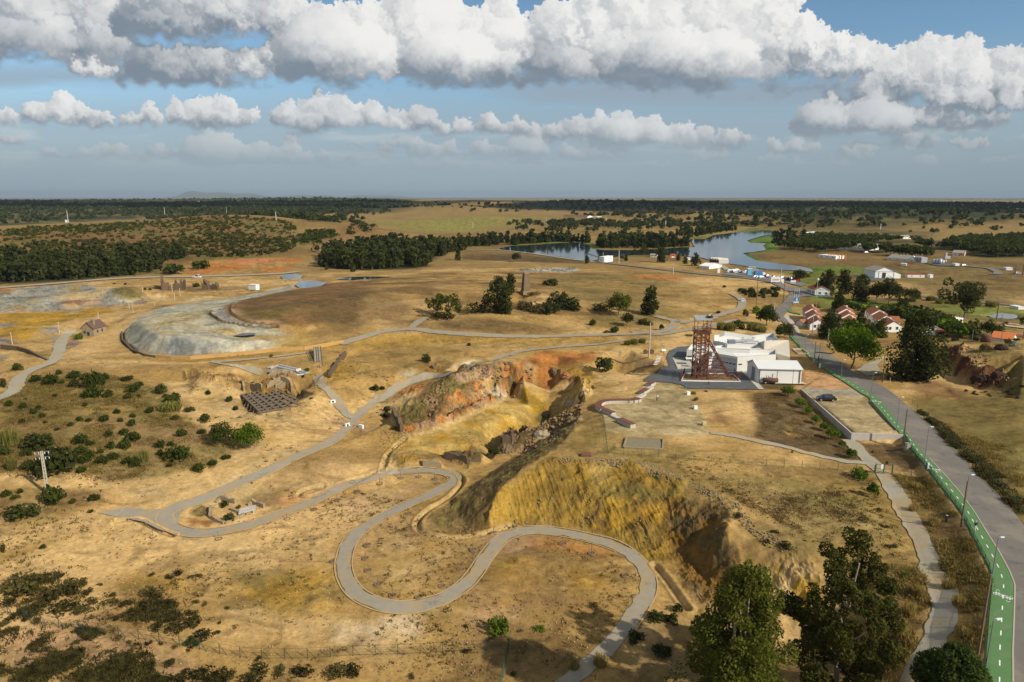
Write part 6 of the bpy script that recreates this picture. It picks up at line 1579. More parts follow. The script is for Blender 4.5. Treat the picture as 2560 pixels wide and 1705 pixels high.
sp=scatter([('R',[(100,60),(700,60),(1300,110),(1330,190),(1100,170),(880,130),(640,100),(200,60)],.4),('R',[(250,250),(420,280),(760,320),(820,380),(300,330)],.25),('R',[(1330,190),(1500,190),(1560,320),(1800,330),(1780,370),(1480,330)],.35)],74,(2.6,7.0),98)
plant('village_tree',sp,[far_proto('village_tree',L_SHRUB if i else L_BRIGHT,160,.085,390+i,'oak')for i in range(3)],'bushy green tree among the village houses and gardens','bushy trees of the village','x')
# ---- ground cover nobody could count
def off_path(sp):
 ok = np.ones(len(sp), bool)
 for S, w in PATHS[:2] + PATHS[2:8] + PATHS[-2:]:
  lo,hi=S[:,:2].min(0)-3,S[:,:2].max(0)+3;ix=np.where(ok&(sp[:,0]>lo[0])&(sp[:,0]<hi[0])&(sp[:,1]>lo[1])&(sp[:,1]<hi[1]))[0]
  if len(ix):ok[ix]=seg_dist(sp[ix,0],sp[ix,1],S[::2])>w/2+.15
 return sp[ok]
def cover(name,polys,n,hr,m,seed,nblade=7,w=.03,dens=None,spread=.25):
 sp=off_path(scatter(polys,n,hr,seed,dens));r=np.random.default_rng(seed);k=len(sp)
 z = ground0(sp[:, 0], sp[:, 1])
 c=np.repeat(np.column_stack([sp[:,:2],z]),nblade,0);h=np.repeat(sp[:,2],nblade)
 c[:,:2]+=r.normal(0,spread,(k*nblade,2));a=r.uniform(0,6.28,k*nblade);d=np.stack([np.cos(a),np.sin(a)],1)
 tip=r.normal(0,.45,(k*nblade,2))*h[:,None];ww=(w*r.uniform(.6,1.5,k*nblade))[:,None];hh=h*r.uniform(.5,1.1,k*nblade)
 V=np.stack([np.column_stack([c[:,:2]-d*ww,c[:,2]-.05]),np.column_stack([c[:,:2]+d*ww,c[:,2]-.05]),np.column_stack([c[:,:2]+tip+d*ww,c[:,2]+hh]),np.column_stack([c[:,:2]+tip-d*ww,c[:,2]+hh*.9])],1).reshape(-1,3)
 tag(link(name,np_mesh(name,V,np.arange(len(V)).reshape(-1,4)),m),kind='stuff')
cl_=lambda s,sd,a=.45,b=.6:(lambda x,y:.04+.96*sstep(a,b,fbm(x/s,y/s,3,sd)))
cover('dry_grass',[('F',[(1180,420),(1380,420),(1620,780),(1720,1000),(1690,1300),(1600,1568),(1500,1568),(1570,1200),(1450,900),(1350,700)],.45),('F',[(1000,960),(1340,900),(1400,1100),(1250,1568),(1000,1568),(1060,1200)],.35),('F',[(1400,100),(1913,300),(1913,640),(1600,300)],.2)],6500,(.25,.6),L_STRAW,21,7,.035,cl_(3,81))
cover('low_scrub_cover',[('D',[(-40,1290),(400,1250),(900,1400),(1100,1570),(-40,1570)],.7),('D',[(-40,1000),(300,960),(520,1060),(1000,1130),(1000,1230),(300,1210),(-40,1180)],.3)],1150,(.2,.5),L_SCRUB,22,26,.045,cl_(3.0,82,.5,.62),.34)
cover('dry_slope_grass',[('D',[(-40,0),(800,0),(1150,180),(1200,380),(500,440),(-40,420)],.6),('A',[(150,1340),(720,1300),(1160,1430),(1230,1560),(-40,1560)],.4)],5000,(.2,.5),leaf_mat('dry_slope_blades',(.165,.125,.042),scale=.6),23,8,.05,cl_(5,83),.5)
cover('roadside_weeds',[('F',[(1330,60),(1460,150),(1720,370),(1913,580),(1913,670),(1680,420),(1480,220)],1.0)],1500,(.3,.8),L_SCRUB,24,10,.07,cl_(3,84),.35)
cover('field_weeds',[('Y',[(-300,300),(240,330),(800,880),(960,1090),(0,930),(-300,880)],.6),('F',[(150,420),(900,520),(1080,650),(800,800),(350,580)],.4)],2200,(.08,.22),leaf_mat('field_blades',(.15,.105,.045),scale=.6),25,8,.04,cl_(4,85),.4)
def stones(name, polys, n, sr, m, seed, dens=None):
 sp=off_path(scatter(polys,n,sr,seed,dens));r=np.random.default_rng(seed)
 z = ground0(sp[:, 0], sp[:, 1])
 t=np.array([(1,1,1),(-1,-1,1),(-1,1,-1),(1,-1,-1),(0,0,1.5),(1.4,0,0),(-1.4,0,0),(0,1.4,0),(0,-1.4,0)])*.5
 f=np.array([(4,0,7),(4,7,1+1),(4,0,5),(4,1,8),(4,8,5),(4,6,1),(4,6,7),(0,5,3),(0,7,5),(1,6,8),(5,8,3),(7,2,6)])
 V=t[None]*sp[:,2][:,None,None]*r.uniform(.6,1.3,(len(sp),9,3))+np.column_stack([sp[:,:2],z])[:,None]
 F = f[None] + (np.arange(len(sp)) * 9)[:, None, None]
 tag(link(name,np_mesh(name,V.reshape(-1,3),F.reshape(-1,3)),m),kind='stuff')
stones('rubble',[('E',[(1180,330),(1300,320),(1600,330),(1760,360),(1913,420),(1880,480),(1760,440),(1600,370),(1300,360)],.42),('F',[(-40,420),(150,480),(330,580),(440,720),(560,770),(760,870),(660,880),(440,790),(290,640),(120,520)],.33),('E',[(900,520),(1300,480),(1800,700),(1700,860),(1300,730),(850,690)],.25)],1500,(.06,.34),pmat('grey_stone',(.17,.135,.075),.95,noise=(2,.35)),31)
stones('rock_rubble',[('J',[(200,980),(700,800),(1250,600),(1560,480),(1640,260),(1000,300),(700,440),(420,700)],.3),('J',[(1300,1200),(1450,1020),(1900,820),(2140,640),(2200,450),(2150,860),(1900,1080),(1600,1180)],.3),('I',[(75,345),(640,400),(1080,365),(1200,395),(1200,540),(900,540),(640,500),(75,430)],.2),('R',[(1400,440),(1720,440),(2060,670),(2200,860),(1880,890),(1500,640)],.2)],2600,(.15,.8),pmat('broken_rock',(.17,.105,.05),.95,noise=(.35,.7)),33)
stones('earth_clods',[('D',[(-40,700),(1900,600),(1900,1568),(-40,1568)],.25),('E',[(0,480),(1700,800),(1700,1250),(1200,1568),(0,1568)],.3),('J',[(0,700),(1000,750),(1700,640),(1000,1180),(0,1350)],.15),('F',[(-40,300),(1050,420),(1300,900),(700,800),(0,420)],.15),('A',[(0,1200),(2300,1150),(2300,1500),(700,1290),(0,1450)],.15)],3800,(.08,.30),pmat('earth_clod',(.15,.095,.035),.95,noise=(.5,.6)),34,cl_(9,86,.42,.6))
cover('sparse_tufts',[('D',[(-40,430),(1300,400),(1900,560),(1900,1568),(-40,1568)],.35),('E',[(0,480),(1700,800),(1500,1568),(0,1568)],.3),('F',[(-40,300),(1050,420),(1300,900),(700,800),(0,420)],.15),('I',[(0,450),(2300,200),(2300,800),(900,1400),(0,1100)],.2)],1500,(.12,.35),leaf_mat('tuft_blades',(.13,.10,.03),scale=.5),26,8,.05,cl_(12,87,.46,.62))
stones('loose_stones',[('D',[(-40,950),(1300,900),(1900,1000),(1900,1568),(-40,1568)],.4),('E',[(0,1150),(1700,1150),(1300,1568),(0,1568)],.3),('D',[(200,430),(1300,400),(1500,560),(600,640)],.3)],1500,(.05,.18),pmat('tan_stone',(.30,.21,.11),.95,noise=(2,.3)),32)
# ------------------------------------------------------------------ building materials
M_WALLW = pmat('white_render',(.74,.725,.68),.85, noise=(.5,.07))
M_ROOFW = pmat('white_roof_sheet',(.66,.655,.63),.7, noise=(.8,.07))
M_CREAM = pmat('cream_panel',(.62,.56,.45),.8, noise=(.4,.05))
M_GLASS = pmat('window_glass',(.03,.04,.05),.15, spec=.6)
M_TILE=pmat('terracotta_tile',(.30,.105,.045),.9,noise=(1.5,.3),rand=.15)
M_TILE2=pmat('faded_terracotta',(.26,.10,.05),.9,noise=(1.5,.35),rand=.15)
M_FIBRE = pmat('fibre_cement_roof',(.27,.245,.20),.9, noise=(.6,.3))
M_BLUE = pmat('blue_paint',(.03,.19,.42),.7)
M_RUST = pmat('rust_red_steel',(.135,.040,.022),.75, noise=(2.0,.35))
M_RUSTB = pmat('brown_rust',(.115,.055,.030),.85, noise=(3.0,.45))
M_CORTEN = pmat('rust_cladding',(.150,.058,.038),.85, noise=(1.5,.25))
M_GREYM=pmat('galvanised_steel',(.42,.43,.43),.5,metal=.3,noise=(2,.15))
M_SLATE = pmat('old_brown_roof',(.115,.070,.055),.9, noise=(1.5,.3))
M_STONE=pmat('rubble_stone',(.27,.205,.12),.95,noise=(1.6,.45),bump=(3.5,.8,.15))
M_BRICKD=pmat('dark_brick',(.115,.078,.045),.95,noise=(1.5,.4),bump=(5,.5,.08))
M_BRICKL=pmat('weathered_brick',(.24,.165,.085),.95,noise=(1.5,.35),bump=(5,.5,.08))
M_TANKC=pmat('old_tank_concrete',(.145,.110,.075),.95,noise=(.8,.3),bump=(4,.4,.05))
M_OCHREW=pmat('ochre_retaining_wall',(.43,.255,.085),.95,noise=(.6,.25))
M_POLE = pmat('pole_timber',(.16,.115,.075),.9, noise=(3,.3))
M_POLEC = pmat('pole_concrete',(.43,.39,.31),.9, noise=(2,.2))
M_LAMP = pmat('lamp_steel',(.20,.22,.24),.5, metal=.4)
M_LAMPH = pmat('lamp_head',(.62,.66,.70),.4)
M_FENCEG = pmat('fence_green',(.035,.105,.065),.7)
M_DARKM = pmat('dark_metal',(.03,.03,.032),.5)
M_ORANGE = pmat('orange_paint',(.55,.14,.03),.7)
M_REDP = pmat('red_paint',(.38,.03,.03),.7)
M_CARK = pmat('black_car_paint',(.012,.014,.018),.22, spec=.6)
M_TYRE = pmat('tyre_rubber',(.015,.015,.015),.9)
M_CARW = pmat('white_car_paint',(.72,.73,.74),.3, spec=.5)
M_CARS = pmat('silver_car_paint',(.38,.40,.42),.3, metal=.4)
M_CARB = pmat('blue_car_paint',(.04,.07,.16),.3)
M_YELL = pmat('yellow_paint',(.55,.34,.04),.7)
M_TEAL = pmat('teal_paint',(.03,.17,.20),.6)
def net_mat(name, col, cover):
 m=bpy.data.materials.new(name);m.use_nodes=True;t=m.node_tree;t.nodes.clear()
 d=N(t,'ShaderNodeBsdfDiffuse');d.inputs[0].default_value=(*col,1);tr=N(t,'ShaderNodeBsdfTransparent');x=N(t,'ShaderNodeMixShader',inp={0:cover})
 LK(t,tr.outputs[0],x.inputs[1]);LK(t,d.outputs[0],x.inputs[2]);o=N(t,'ShaderNodeOutputMaterial');LK(t,x.outputs[0],o.inputs[0]);return m
M_NET = net_mat('green_wire_netting',(.03,.11,.07),.42)
M_NETF = net_mat('fine_wire_netting',(.05,.075,.05),.05)

def frame_of(A, B, Cc=None):
 """Local axes of a plan: x from A to B, y away from the viewer (towards Cc when given)."""
 A,B=np.array(A[:2],float),np.array(B[:2],float);u=B-A;L=np.linalg.norm(u);u/=L
 v = np.array([-u[1], u[0]])
 if v[1] < 0: v = -v
 return A, u, v, L

def house(name,label,cat,A,B,depth,wall_h,roof_h,ridge='x',walls=M_WALLW,roof=M_TILE,wins=(),doors=(),chimneys=(),band=None,z=None,group=None,eave=.3,shed=False,skew=None):
 """A house on a plan with its front from A to B; openings given as (side, along, height, width, tall)."""
 A2, u, v, L = frame_of(A, B)
 if skew is not None:v=np.array(skew[:2],float)/np.linalg.norm(skew[:2])
 z = (min(gz_at(*A2), gz_at(*(A2 + u * L))) if z is None else z) - .05
 root = empty(name, (A2[0], A2[1], z),0, label, cat, group)
 def W(x, y, h): q = u * x + v * y; return (q[0], q[1], h)
 c = [(0,0),(L, 0),(L, depth),(0, depth)]
 mb = MB()
 if ridge == 'flat':
  mb.prism([W(x, y, 0)[:2] for x, y in c],0, wall_h)
 elif ridge == 'x':
  V=[W(x,y,0)for x,y in c]+[W(x,y,wall_h)for x,y in c]+[W(0,depth/2,wall_h+roof_h),W(L,depth/2,wall_h+roof_h)]
  mb.add(V, [(0,1,5,4),(2,3,7,6),(1,2,6,9,5),(3,0,4,8,7),(3,2,1,0)])
 else:
  V=[W(x,y,0)for x,y in c]+[W(x,y,wall_h)for x,y in c]+[W(L/2,0,wall_h+roof_h),W(L/2,depth,wall_h+roof_h)]
  mb.add(V, [(0,1,5,8,4),(2,3,7,9,6),(1,2,6,5),(3,0,4,7),(3,2,1,0)])
 mb.build('wall', walls, root)
 e, tk = eave, .14
 rb = MB()
 if ridge == 'flat':
  rb.prism([W(x,y,0)[:2]for x,y in((-.12,-.12),(L+.12,-.12),(L+.12,depth+.12),(-.12,depth+.12))],wall_h+.005,wall_h+.2)
 else:
  sl=roof_h/((depth if ridge=='x' else L)/2);zz=wall_h-sl*e+.03;rz=wall_h+roof_h+.03
  if ridge=='x':sides=[[(-e,-e,zz),(L+e,-e,zz),(L+e,depth/2,rz),(-e,depth/2,rz)],[(L+e,depth+e,zz),(-e,depth+e,zz),(-e,depth/2,rz),(L+e,depth/2,rz)]]
  else:sides=[[(-e,depth+e,zz),(-e,-e,zz),(L/2,-e,rz),(L/2,depth+e,rz)],[(L+e,-e,zz),(L+e,depth+e,zz),(L/2,depth+e,rz),(L/2,-e,rz)]]
  for s in sides:rb.hexa([W(*q)for q in s]+[W(q[0],q[1],q[2]+tk)for q in s])
 ro = rb.build('roof', roof, root)
 if band is not None:
  m_, h_ = band
  b_ = MB()
  for p, q in ((c[0], c[1]),(c[1], c[2]),(c[3], c[0])):
   p,q=np.array(p,float),np.array(q,float);d=(q-p)/np.linalg.norm(q-p);n=np.array([d[1],-d[0]])*.03
   b_.hexa([W(*(p),0),W(*(q),0),W(*(q+n),0),W(*(p+n),0),W(*(p),h_),W(*(q),h_),W(*(q+n),h_),W(*(p+n),h_)])
  b_.build('painted_band', m_, root)
 def opening(nm, m, side, al, h, w, t):
  if side == 'f': o = lambda a, d, hh: W(a, -d, hh)
  elif side == 'l': o = lambda a, d, hh: W(-d, a, hh)
  elif side == 'r': o = lambda a, d, hh: W(L + d, a, hh)
  else: o = lambda a, d, hh: W(a, depth + d, hh)
  mb = MB(); a0, a1 = al - w / 2, al + w / 2
  mb.hexa([o(a0,.0,h),o(a1,.0,h),o(a1,.02,h),o(a0,.02,h),o(a0,.0,h+t),o(a1,.0,h+t),o(a1,.02,h+t),o(a0,.02,h+t)])
  wo_ = mb.build(nm, m, root)
  fr = MB(); k = .07
  for(x0,x1,y0,y1)in((a0-k,a1+k,h+t,h+t+k),(a0-k,a1+k,h-k,h),(a0-k,a0,h,h+t),(a1,a1+k,h,h+t)):
   fr.hexa([o(x0,.0,y0),o(x1,.0,y0),o(x1,.05,y0),o(x0,.05,y0),o(x0,.0,y1),o(x1,.0,y1),o(x1,.05,y1),o(x0,.05,y1)])
  fr.build('frame', walls if nm == 'window' else M_GREYM, wo_)
 for q in wins: opening('window', M_GLASS, *q)
 for q in doors: opening('door', M_DARKM, *q)
 for x, y, h in chimneys:
  mb=MB();p=W(x,y,0);mb.box((p[0],p[1],wall_h+roof_h*.5+h/2),(.55,.55,h+roof_h),math.atan2(u[1],u[0]));mb.box((p[0],p[1],wall_h+roof_h+h+.05),(.7,.7,.1),math.atan2(u[1],u[0]))
  mb.build('chimney', walls, ro)
 return root, W, L

# ------------------------------------------------------------------ white museum with folded roofs
def museum():
 root=empty('museum_building',G1('K',880,1185),0,'angular white building with folded parapet roofs behind the headframe','building')
 O = np.array(root.location)
 def P3(x, y, z): p = at_z('K', x, y, z); return p - O
 zg = -O[2] - .1
 def volume(nm, ring, z, para=.9, m=None, top=None, th=.28):
  m = m or MW; top = top or MD
  """Walls under a parapet ring, the roof deck set below the parapet."""
  R = [P3(x, y, z if len(q) == 0 else q[0]) for x, y, *q in ring]
  n = len(R); c = sum(R) / n
  ar=sum(R[i][0]*R[(i+1)%n][1]-R[(i+1)%n][0]*R[i][1]for i in range(n))
  if ar < 0: R = R[::-1]
  inn = []
  for i in range(n):
   a, b, d = R[i - 1], R[i], R[(i + 1) % n]
   e1=(b-a)[:2]/np.linalg.norm((b-a)[:2]);e2=(d-b)[:2]/np.linalg.norm((d-b)[:2])
   n1_, n2_ = np.array([-e1[1], e1[0]]), np.array([-e2[1], e2[0]])
   bis=n1_+n2_;bis/=max(.35,(1+n1_@n2_));inn.append(np.array([b[0]+bis[0]*th,b[1]+bis[1]*th,b[2]]))
  mb = MB()
  V=[(r[0],r[1],zg)for r in R]+[tuple(r)for r in R]+[tuple(r)for r in inn]+[(r[0],r[1],r[2]-para)for r in inn]
  F = []
  for i in range(n):
   j = (i + 1) % n
   F+=[(i,j,n+j,n+i),(n+i,n+j,2*n+j,2*n+i),(2*n+i,2*n+j,3*n+j,3*n+i)]
  mb.add(V, F)
  w = mb.build('wall', m, root)
  MB().add([(r[0],r[1],r[2]-para)for r in inn],[tuple(range(n))]).build('roof_deck',top,w)
  # thin dark metal coping, proud of the parapet
  cp = MB()
  for i in range(n):
   j = (i + 1) % n
   q = [R[i], R[j], inn[j], inn[i]]
   cp.hexa([(*p[:2],p[2]+.004)for p in q]+[(*p[:2],p[2]+.05)for p in q])
  cp.build('coping', M_GREYM, w)
  return w
 MW=pmat('museum_render',(.60,.585,.535),.85,noise=(.5,.07));MD=pmat('museum_roof',(.68,.675,.645),.7,noise=(.8,.07))
 front=volume('front',[(430,880),(540,880),(885,945),(1120,930),(1570,900),(1570,815),(1100,815),(790,800),(500,785)],4.4,1.1)
 volume('left',[(-20,815),(90,820),(480,790),(470,725),(110,715),(60,712)],4.0,.7)
 volume('back',[(455,655),(640,690),(700,715),(1240,715),(1260,690),(1500,640),(1610,640,5.4),(1530,512,5.4),(1140,562,4.6),(655,490,5.8),(560,545,4.6),(455,550,4.6)],4.8,1.3)
 volume('mid',[(470,790),(790,795),(1090,805),(1240,790),(1260,712),(900,712),(480,745)],4.1,.5)
 # tall volume with the slanted cream face turned to the sun
 T=[P3(1372,812,3.6),P3(1818,952,3.0),P3(1798,642,6.4),P3(1365,655,6.4),P3(1250,690,4.6),P3(1250,800,3.8)]
 mb = MB(); V = [tuple(p) for p in T] + [(p[0], p[1], zg) for p in T]
 mb.add(V,[(0,1,2,3),(5,0,3,4),(6,7,1,0),(7,8,2,1),(8,9,3,2),(9,10,4,3),(10,11,5,4),(11,6,0,5)])
 mb.build('slanted_block', M_CREAM, root)
 # light scoop lying on the front roof
 T=[P3(545,885,4.5),P3(868,938,4.5),P3(812,872,5.2),P3(535,828,5.2)]
 MB().add([tuple(p)for p in T]+[(p[0],p[1],p[2]-.8)for p in T],[(0,1,2,3),(0,4,5,1),(1,5,6,2),(2,6,7,3),(3,7,4,0)]).build('roof_scoop',M_WALLW,root)
 # small triangular roof light
 T = [P3(508,690,4.3), P3(600,692,4.3), P3(545,655,5.1)]
 MB().add([tuple(p)for p in T]+[tuple(P3(552,700,4.0))],[(0,1,2),(0,3,1),(1,3,2),(2,3,0)]).build('roof_light',pmat('teal_glass',(.06,.25,.27),.3),root)
 # strip windows in the front wall
 a, b, c = P3(540,880,4.4), P3(885,945,4.4), P3(1120,930,4.4)
 def on_wall(p, q, t0, t1, z0, z1, nm, m):
  d=(q-p);n=np.array([d[1],-d[0]])/np.linalg.norm(d[:2]);n=n if n[1]<0 else-n
  A_, B_ = p + d * t0, p + d * t1; mb = MB()
  pts=[(A_[0],A_[1]),(B_[0],B_[1]),(B_[0]+n[0]*.03,B_[1]+n[1]*.03),(A_[0]+n[0]*.03,A_[1]+n[1]*.03)]
  mb.hexa([(*s,zg+.1+z0)for s in pts]+[(*s,zg+.1+z1)for s in pts]);return mb.build(nm,m,root)
 for t in(.28,.47,.66,.85):on_wall(a,b,t-.07,t+.07,1.95,2.3,'window',M_GLASS)
 on_wall(b, c, .1,.36,1.95,2.35, 'window', M_GLASS)
 l0, l1 = P3(-20,815,4.0), P3(90,820,4.0)
 for t in(.25,.5,.75):on_wall(l0,l1,t-.1,t+.1,.3,2.2,'window',M_GLASS)
 cn = P3(-20,960,2.4); c2 = P3(120,975,2.4)
 MB().box(((cn[0]+c2[0])/2,(cn[1]+c2[1])/2,2.5+zg),(3.0,1.6,.18)).build('entrance_canopy',M_WALLW,root)
 # rooftop plant
 q = P3(770,690,4.2)
 hv=MB().box((q[0],q[1],q[2]+.35),(2.2,1.5,1.2),.05).build('air_handler',pmat('grey_blue_casing',(.16,.20,.23),.6),root)
 MB().box((q[0],q[1],q[2]+1.0),(2.5,1.8,.1),.05).build('cover',M_GREYM,hv)
 for k,(x,y,w,d)in enumerate([(930,650,3.6,.8),(1060,640,4.2,.9),(1150,668,4.0,.5),(980,600,.6,.5),(1170,600,.9,.6)]):
  q=P3(x,y,4.2);MB().box((q[0],q[1],q[2]-.05),(w,d,.55),.08).build('duct',M_GREYM,root)
 # sculpted struts of the glazed entrance behind the headframe
 for x in (165,370,395):
  p0=at_z('K',x,1160,0)-O;p1=at_z('K',x+25,940,3.6)-O;MB().beam(p0,p1,.35,.25).build('leaning_fin',M_WALLW,root)
museum()

# ------------------------------------------------------------------ white barn, its tank and pipes
A, B = at_z('K',1240,1392,0), at_z('K',2010,1412,0)
A2, u, v, L = frame_of(A, B)
bk = at_z('K',1090,1300,0); skew = (bk - A)[:2]; dep_b = 7.2
root,W,L=house('white_barn','white gabled shed with corrugated white roof beside the museum','building',A,B,dep_b,3.9,1.5,'x',M_WALLW,M_ROOFW,eave=.25,z=0.0,skew=skew)
for q in range(26):                                                                  # standing ribs of the roof sheets
 x = -.2 + q * (L + .4) / 25; sl = 1.5 / (dep_b / 2)
 for s in (0,1):
  a=W(x,-.25 if s==0 else dep_b+.25,3.9-sl*.25+.19);b=W(x,dep_b/2,5.4+.19)
  MB().beam(a, b, .10,.07).build('roof_rib', M_ROOFW, root)
mb=MB();dd=[W(-.03,y,z)for y,z in((2.0,0),(4.2,0),(4.2,3.6),(2.0,3.6))];d2=[W(.0,y,z)for y,z in((2.0,0),(4.2,0),(4.2,3.6),(2.0,3.6))]
mb.hexa(dd+d2).build('sliding_door',pmat('grey_door',(.22,.235,.25),.7),root)
for x in (.35, L - .45):
 p=W(x,-.12,0);d=MB().tube((p[0],p[1],.1),(p[0],p[1],3.65),.09,.09,8).build('downpipe',M_RUSTB,root)
 MB().box((p[0], p[1],3.72),(.34,.25,.26)).build('hopper', M_RUSTB, d)
MB().beam(W(-.25,-.3,3.82),W(L+.25,-.3,3.82),.14,.12).build('gutter',M_GREYM,root)
root2=empty('rusty_tank',at_z('K',1465,1408,0),math.atan2(u[1],u[0]),'rusty brown cylindrical tank lying in front of the white shed','tank')
mb = MB(); n = 18
prof=[(-2.05,.05),(-2.0,.40),(-1.9,.62),(1.9,.62),(2.0,.40),(2.05,.05)]
V=[(x,r*math.cos(2*math.pi*k/n),.85+r*math.sin(2*math.pi*k/n))for x,r in prof for k in range(n)]
mb.add(V,[(i*n+k,i*n+(k+1)%n,(i+1)*n+(k+1)%n,(i+1)*n+k)for i in range(5)for k in range(n)]+[tuple(range(n)),tuple(range(5*n,6*n))])
mb.build('shell', M_RUSTB, root2, True)
for x in(-1.3,1.3):MB().box((x,0,.16),(.3,1.1,.32)).build('saddle',M_CONC,root2)
MB().tube((1.65,0,1.4),(1.65,0,3.1),.08).tube((1.65,0,3.1),(1.85,0,3.25),.10).build('tall_pipe',M_RUSTB,root2)
MB().tube((.5,.1,1.4),(.55,.1,2.5),.08).build('grey_pipe',M_GREYM,root2)
MB().tube((-1.1,0,1.4),(-1.1,0,2.0),.07).tube((-1.1,0,2.0),(-1.1,0,2.1),.13).build('vent_pipe',M_RUSTB,root2)
MB().tube((-1.9,0,1.4),(-1.75,0,1.6),.05).tube((-.1,0,1.45),(-.1,0,1.6),.18).build('manhole',M_RUSTB,root2)

# ------------------------------------------------------------------ rust-red headframe over the shaft
def headframe():
 a = at_z('K',118,1350,0); b = at_z('K',335,1350,0)
 u=(b-a)[:2];w=np.linalg.norm(u);u=u/w;v=np.array([-u[1],u[0]]);dp=3.3
 root=empty('headframe_tower',(*a[:2],0),0,'tall rust-red steel mine headframe with winding wheel and sheet roof','mine tower')
 def W(x, y, z): q = u * x + v * y; return np.array([q[0], q[1], z])
 H=height_m('K',a,1350,530);HT=height_m('K',a,1350,285);zs=[0,H*.14,H*.30,H*.46,H*.60,H*.74,H*.86,H]
 leg = lambda x, y, t: W(x, y, 0) * (1 - t) + W(x, y, H) * t
 C4 = [(0,0),(w, 0),(w, dp),(0, dp)]
 for x,y in C4:MB().beam(W(x,y,0),W(x,y,H),.26,.26).build('leg',M_RUST,root)
 for x,y in((w*.62,0),(w*.62,dp)):MB().beam(W(x,y,0),W(x,y,H),.16,.16).build('inner_post',M_RUST,root)
 for i, z in enumerate(zs[1:]):
  mb = MB()
  for k in range(4):
   p, q = C4[k], C4[(k + 1) % 4]; mb.beam(W(*p, z), W(*q, z),.16,.2)
  mb.build('ring_beam', M_RUST, root)
 for i in range(len(zs) - 1):
  for k in range(4):
   p, q = C4[k], C4[(k + 1) % 4]; mb = MB()
   mb.beam(W(*p,zs[i]),W(*q,zs[i+1]),.11);mb.beam(W(*q,zs[i]+.02),W(*p,zs[i+1]+.02),.11)
   mb.build('cross_brace', M_RUST, root)
 # long raking struts towards the right, with their own bracing
 topx = w + .1
 fx = (at_z('K',805,1368,0) - a)[:2] @ u
 S = []
 for y in (-.0, dp):
  p0,p1=W(fx,y-.15 if y==0 else y,0),W(topx,y,H*.86);S.append((p0,p1))
  MB().beam(p0, p1,.36,.30).build('raking_strut', M_RUST, root)
 pt = lambda s, t: S[s][0] * (1 - t) + S[s][1] * t
 for t in(.12,.30,.47,.64,.80):MB().beam(pt(0,t),pt(1,t),.14).build('strut_tie',M_RUST,root)
 for s, y in ((0,0),(1, dp)):
  for t0, zt in ((.30,.30),(.47,.46),(.14,.14)):
   MB().beam(pt(s,t0),W(w,y,pt(s,t0)[2]),.15,.2).build('strut_beam',M_RUST,root)
  for t0, z1 in ((.30,.0),(.47,.14),(.16,.0),(.64,.46)):
   MB().beam(pt(s,t0),W(w,y,H*z1+.05),.13).build('strut_brace',M_RUST,root)
 for t0, t1 in ((.12,.30),(.30,.47),(.47,.64),(.64,.80)):
  mb=MB();mb.beam(pt(0,t0),pt(1,t1),.09);mb.beam(pt(1,t0),pt(0,t1),.09);mb.build('strut_lacing',M_RUST,root)
 # shaft guides and the dark skip
 for x,y in((w*.35,dp*.3),(w*.35,dp*.7),(w*.55,dp*.5)):MB().beam(W(x,y,0),W(x,y,H),.14).build('shaft_guide',M_RUSTB,root)
 MB().box(W(w*.42,dp*.5,H*.22),(.9,1.4,2.4),math.atan2(u[1],u[0])).build('skip',M_DARKM,root)
 # sheave deck, wheel and rails
 pf=MB().prism([tuple(W(x,y,0)[:2])for x,y in((-.5,-.5),(w+.4,-.5),(w+.4,dp+.5),(-.5,dp+.5))],H+.11,H+.32).build('deck',M_RUST,root)
 mb = MB()
 for x0,y0,x1,y1 in((-.45,-.45,w+.35,-.45),(w+.35,-.45,w+.35,dp+.45),(w+.35,dp+.45,-.45,dp+.45),(-.45,dp+.45,-.45,-.45)):
  for z in(.55,1.0):mb.beam(W(x0,y0,H+.32+z),W(x1,y1,H+.32+z),.05)
  for t in np.linspace(0,1,6):p=W(x0+(x1-x0)*t,y0+(y1-y0)*t,H+.32);mb.beam(p,p+[0,0,1.0],.05)
 mb.build('guard_rail', M_RUST, root)
 wc = W(w * .88, dp * .5, H + 1.35); R = 1.15; wl = MB(); n = 24
 for k in range(n):
  t0, t1 = 2 * math.pi * k / n, 2 * math.pi * (k + 1) / n
  r=lambda t:wc+np.array([u[0]*math.cos(t)*R,u[1]*math.cos(t)*R,math.sin(t)*R])
  wl.beam(r(t0), r(t1),.22,.16)
 wh = wl.build('winding_wheel', M_RUSTB, root)
 for k in range(8):
  t=2*math.pi*k/8;MB().beam(wc,wc+np.array([u[0]*math.cos(t)*R,u[1]*math.cos(t)*R,math.sin(t)*R]),.08).build('spoke',M_RUSTB,wh)
 MB().tube(wc-[v[0]*.5,v[1]*.5,0],wc+[v[0]*.5,v[1]*.5,0],.16,.16,8).build('hub',M_RUSTB,wh)
 for y in(dp*.3,dp*.7):MB().beam(W(w*.88-1.2,y,H+.3),W(w*.88,y,H+1.35),.16).beam(W(w*.88+1.0,y,H+.3),W(w*.88,y,H+1.35),.16).build('bearing_frame',M_RUST,root)
 # roof posts and the pale sheet roof, tipped a little
 for x,y in((0,0),(w*.72,0),(w+.25,0),(0,dp),(w*.72,dp),(w+.25,dp)):MB().beam(W(x,y,H+.32),W(x,y,HT),.12).build('roof_post',M_RUST,root)
 mb = MB()
 for y in (0, dp):
  mb.beam(W(0,y,HT-1.0),W(w*.36,y,HT-.1),.08);mb.beam(W(w+.25,y,HT-1.0),W(w*.72,y,HT-.1),.08);mb.beam(W(0,y,H+1.4),W(w+.25,y,H+1.4),.07)
 mb.build('roof_brace', M_RUST, root)
 q=[W(-.35,-.7,HT),W(w+.55,-.7,HT),W(w+.55,dp+.7,HT+.55),W(-.35,dp+.7,HT+.55)]
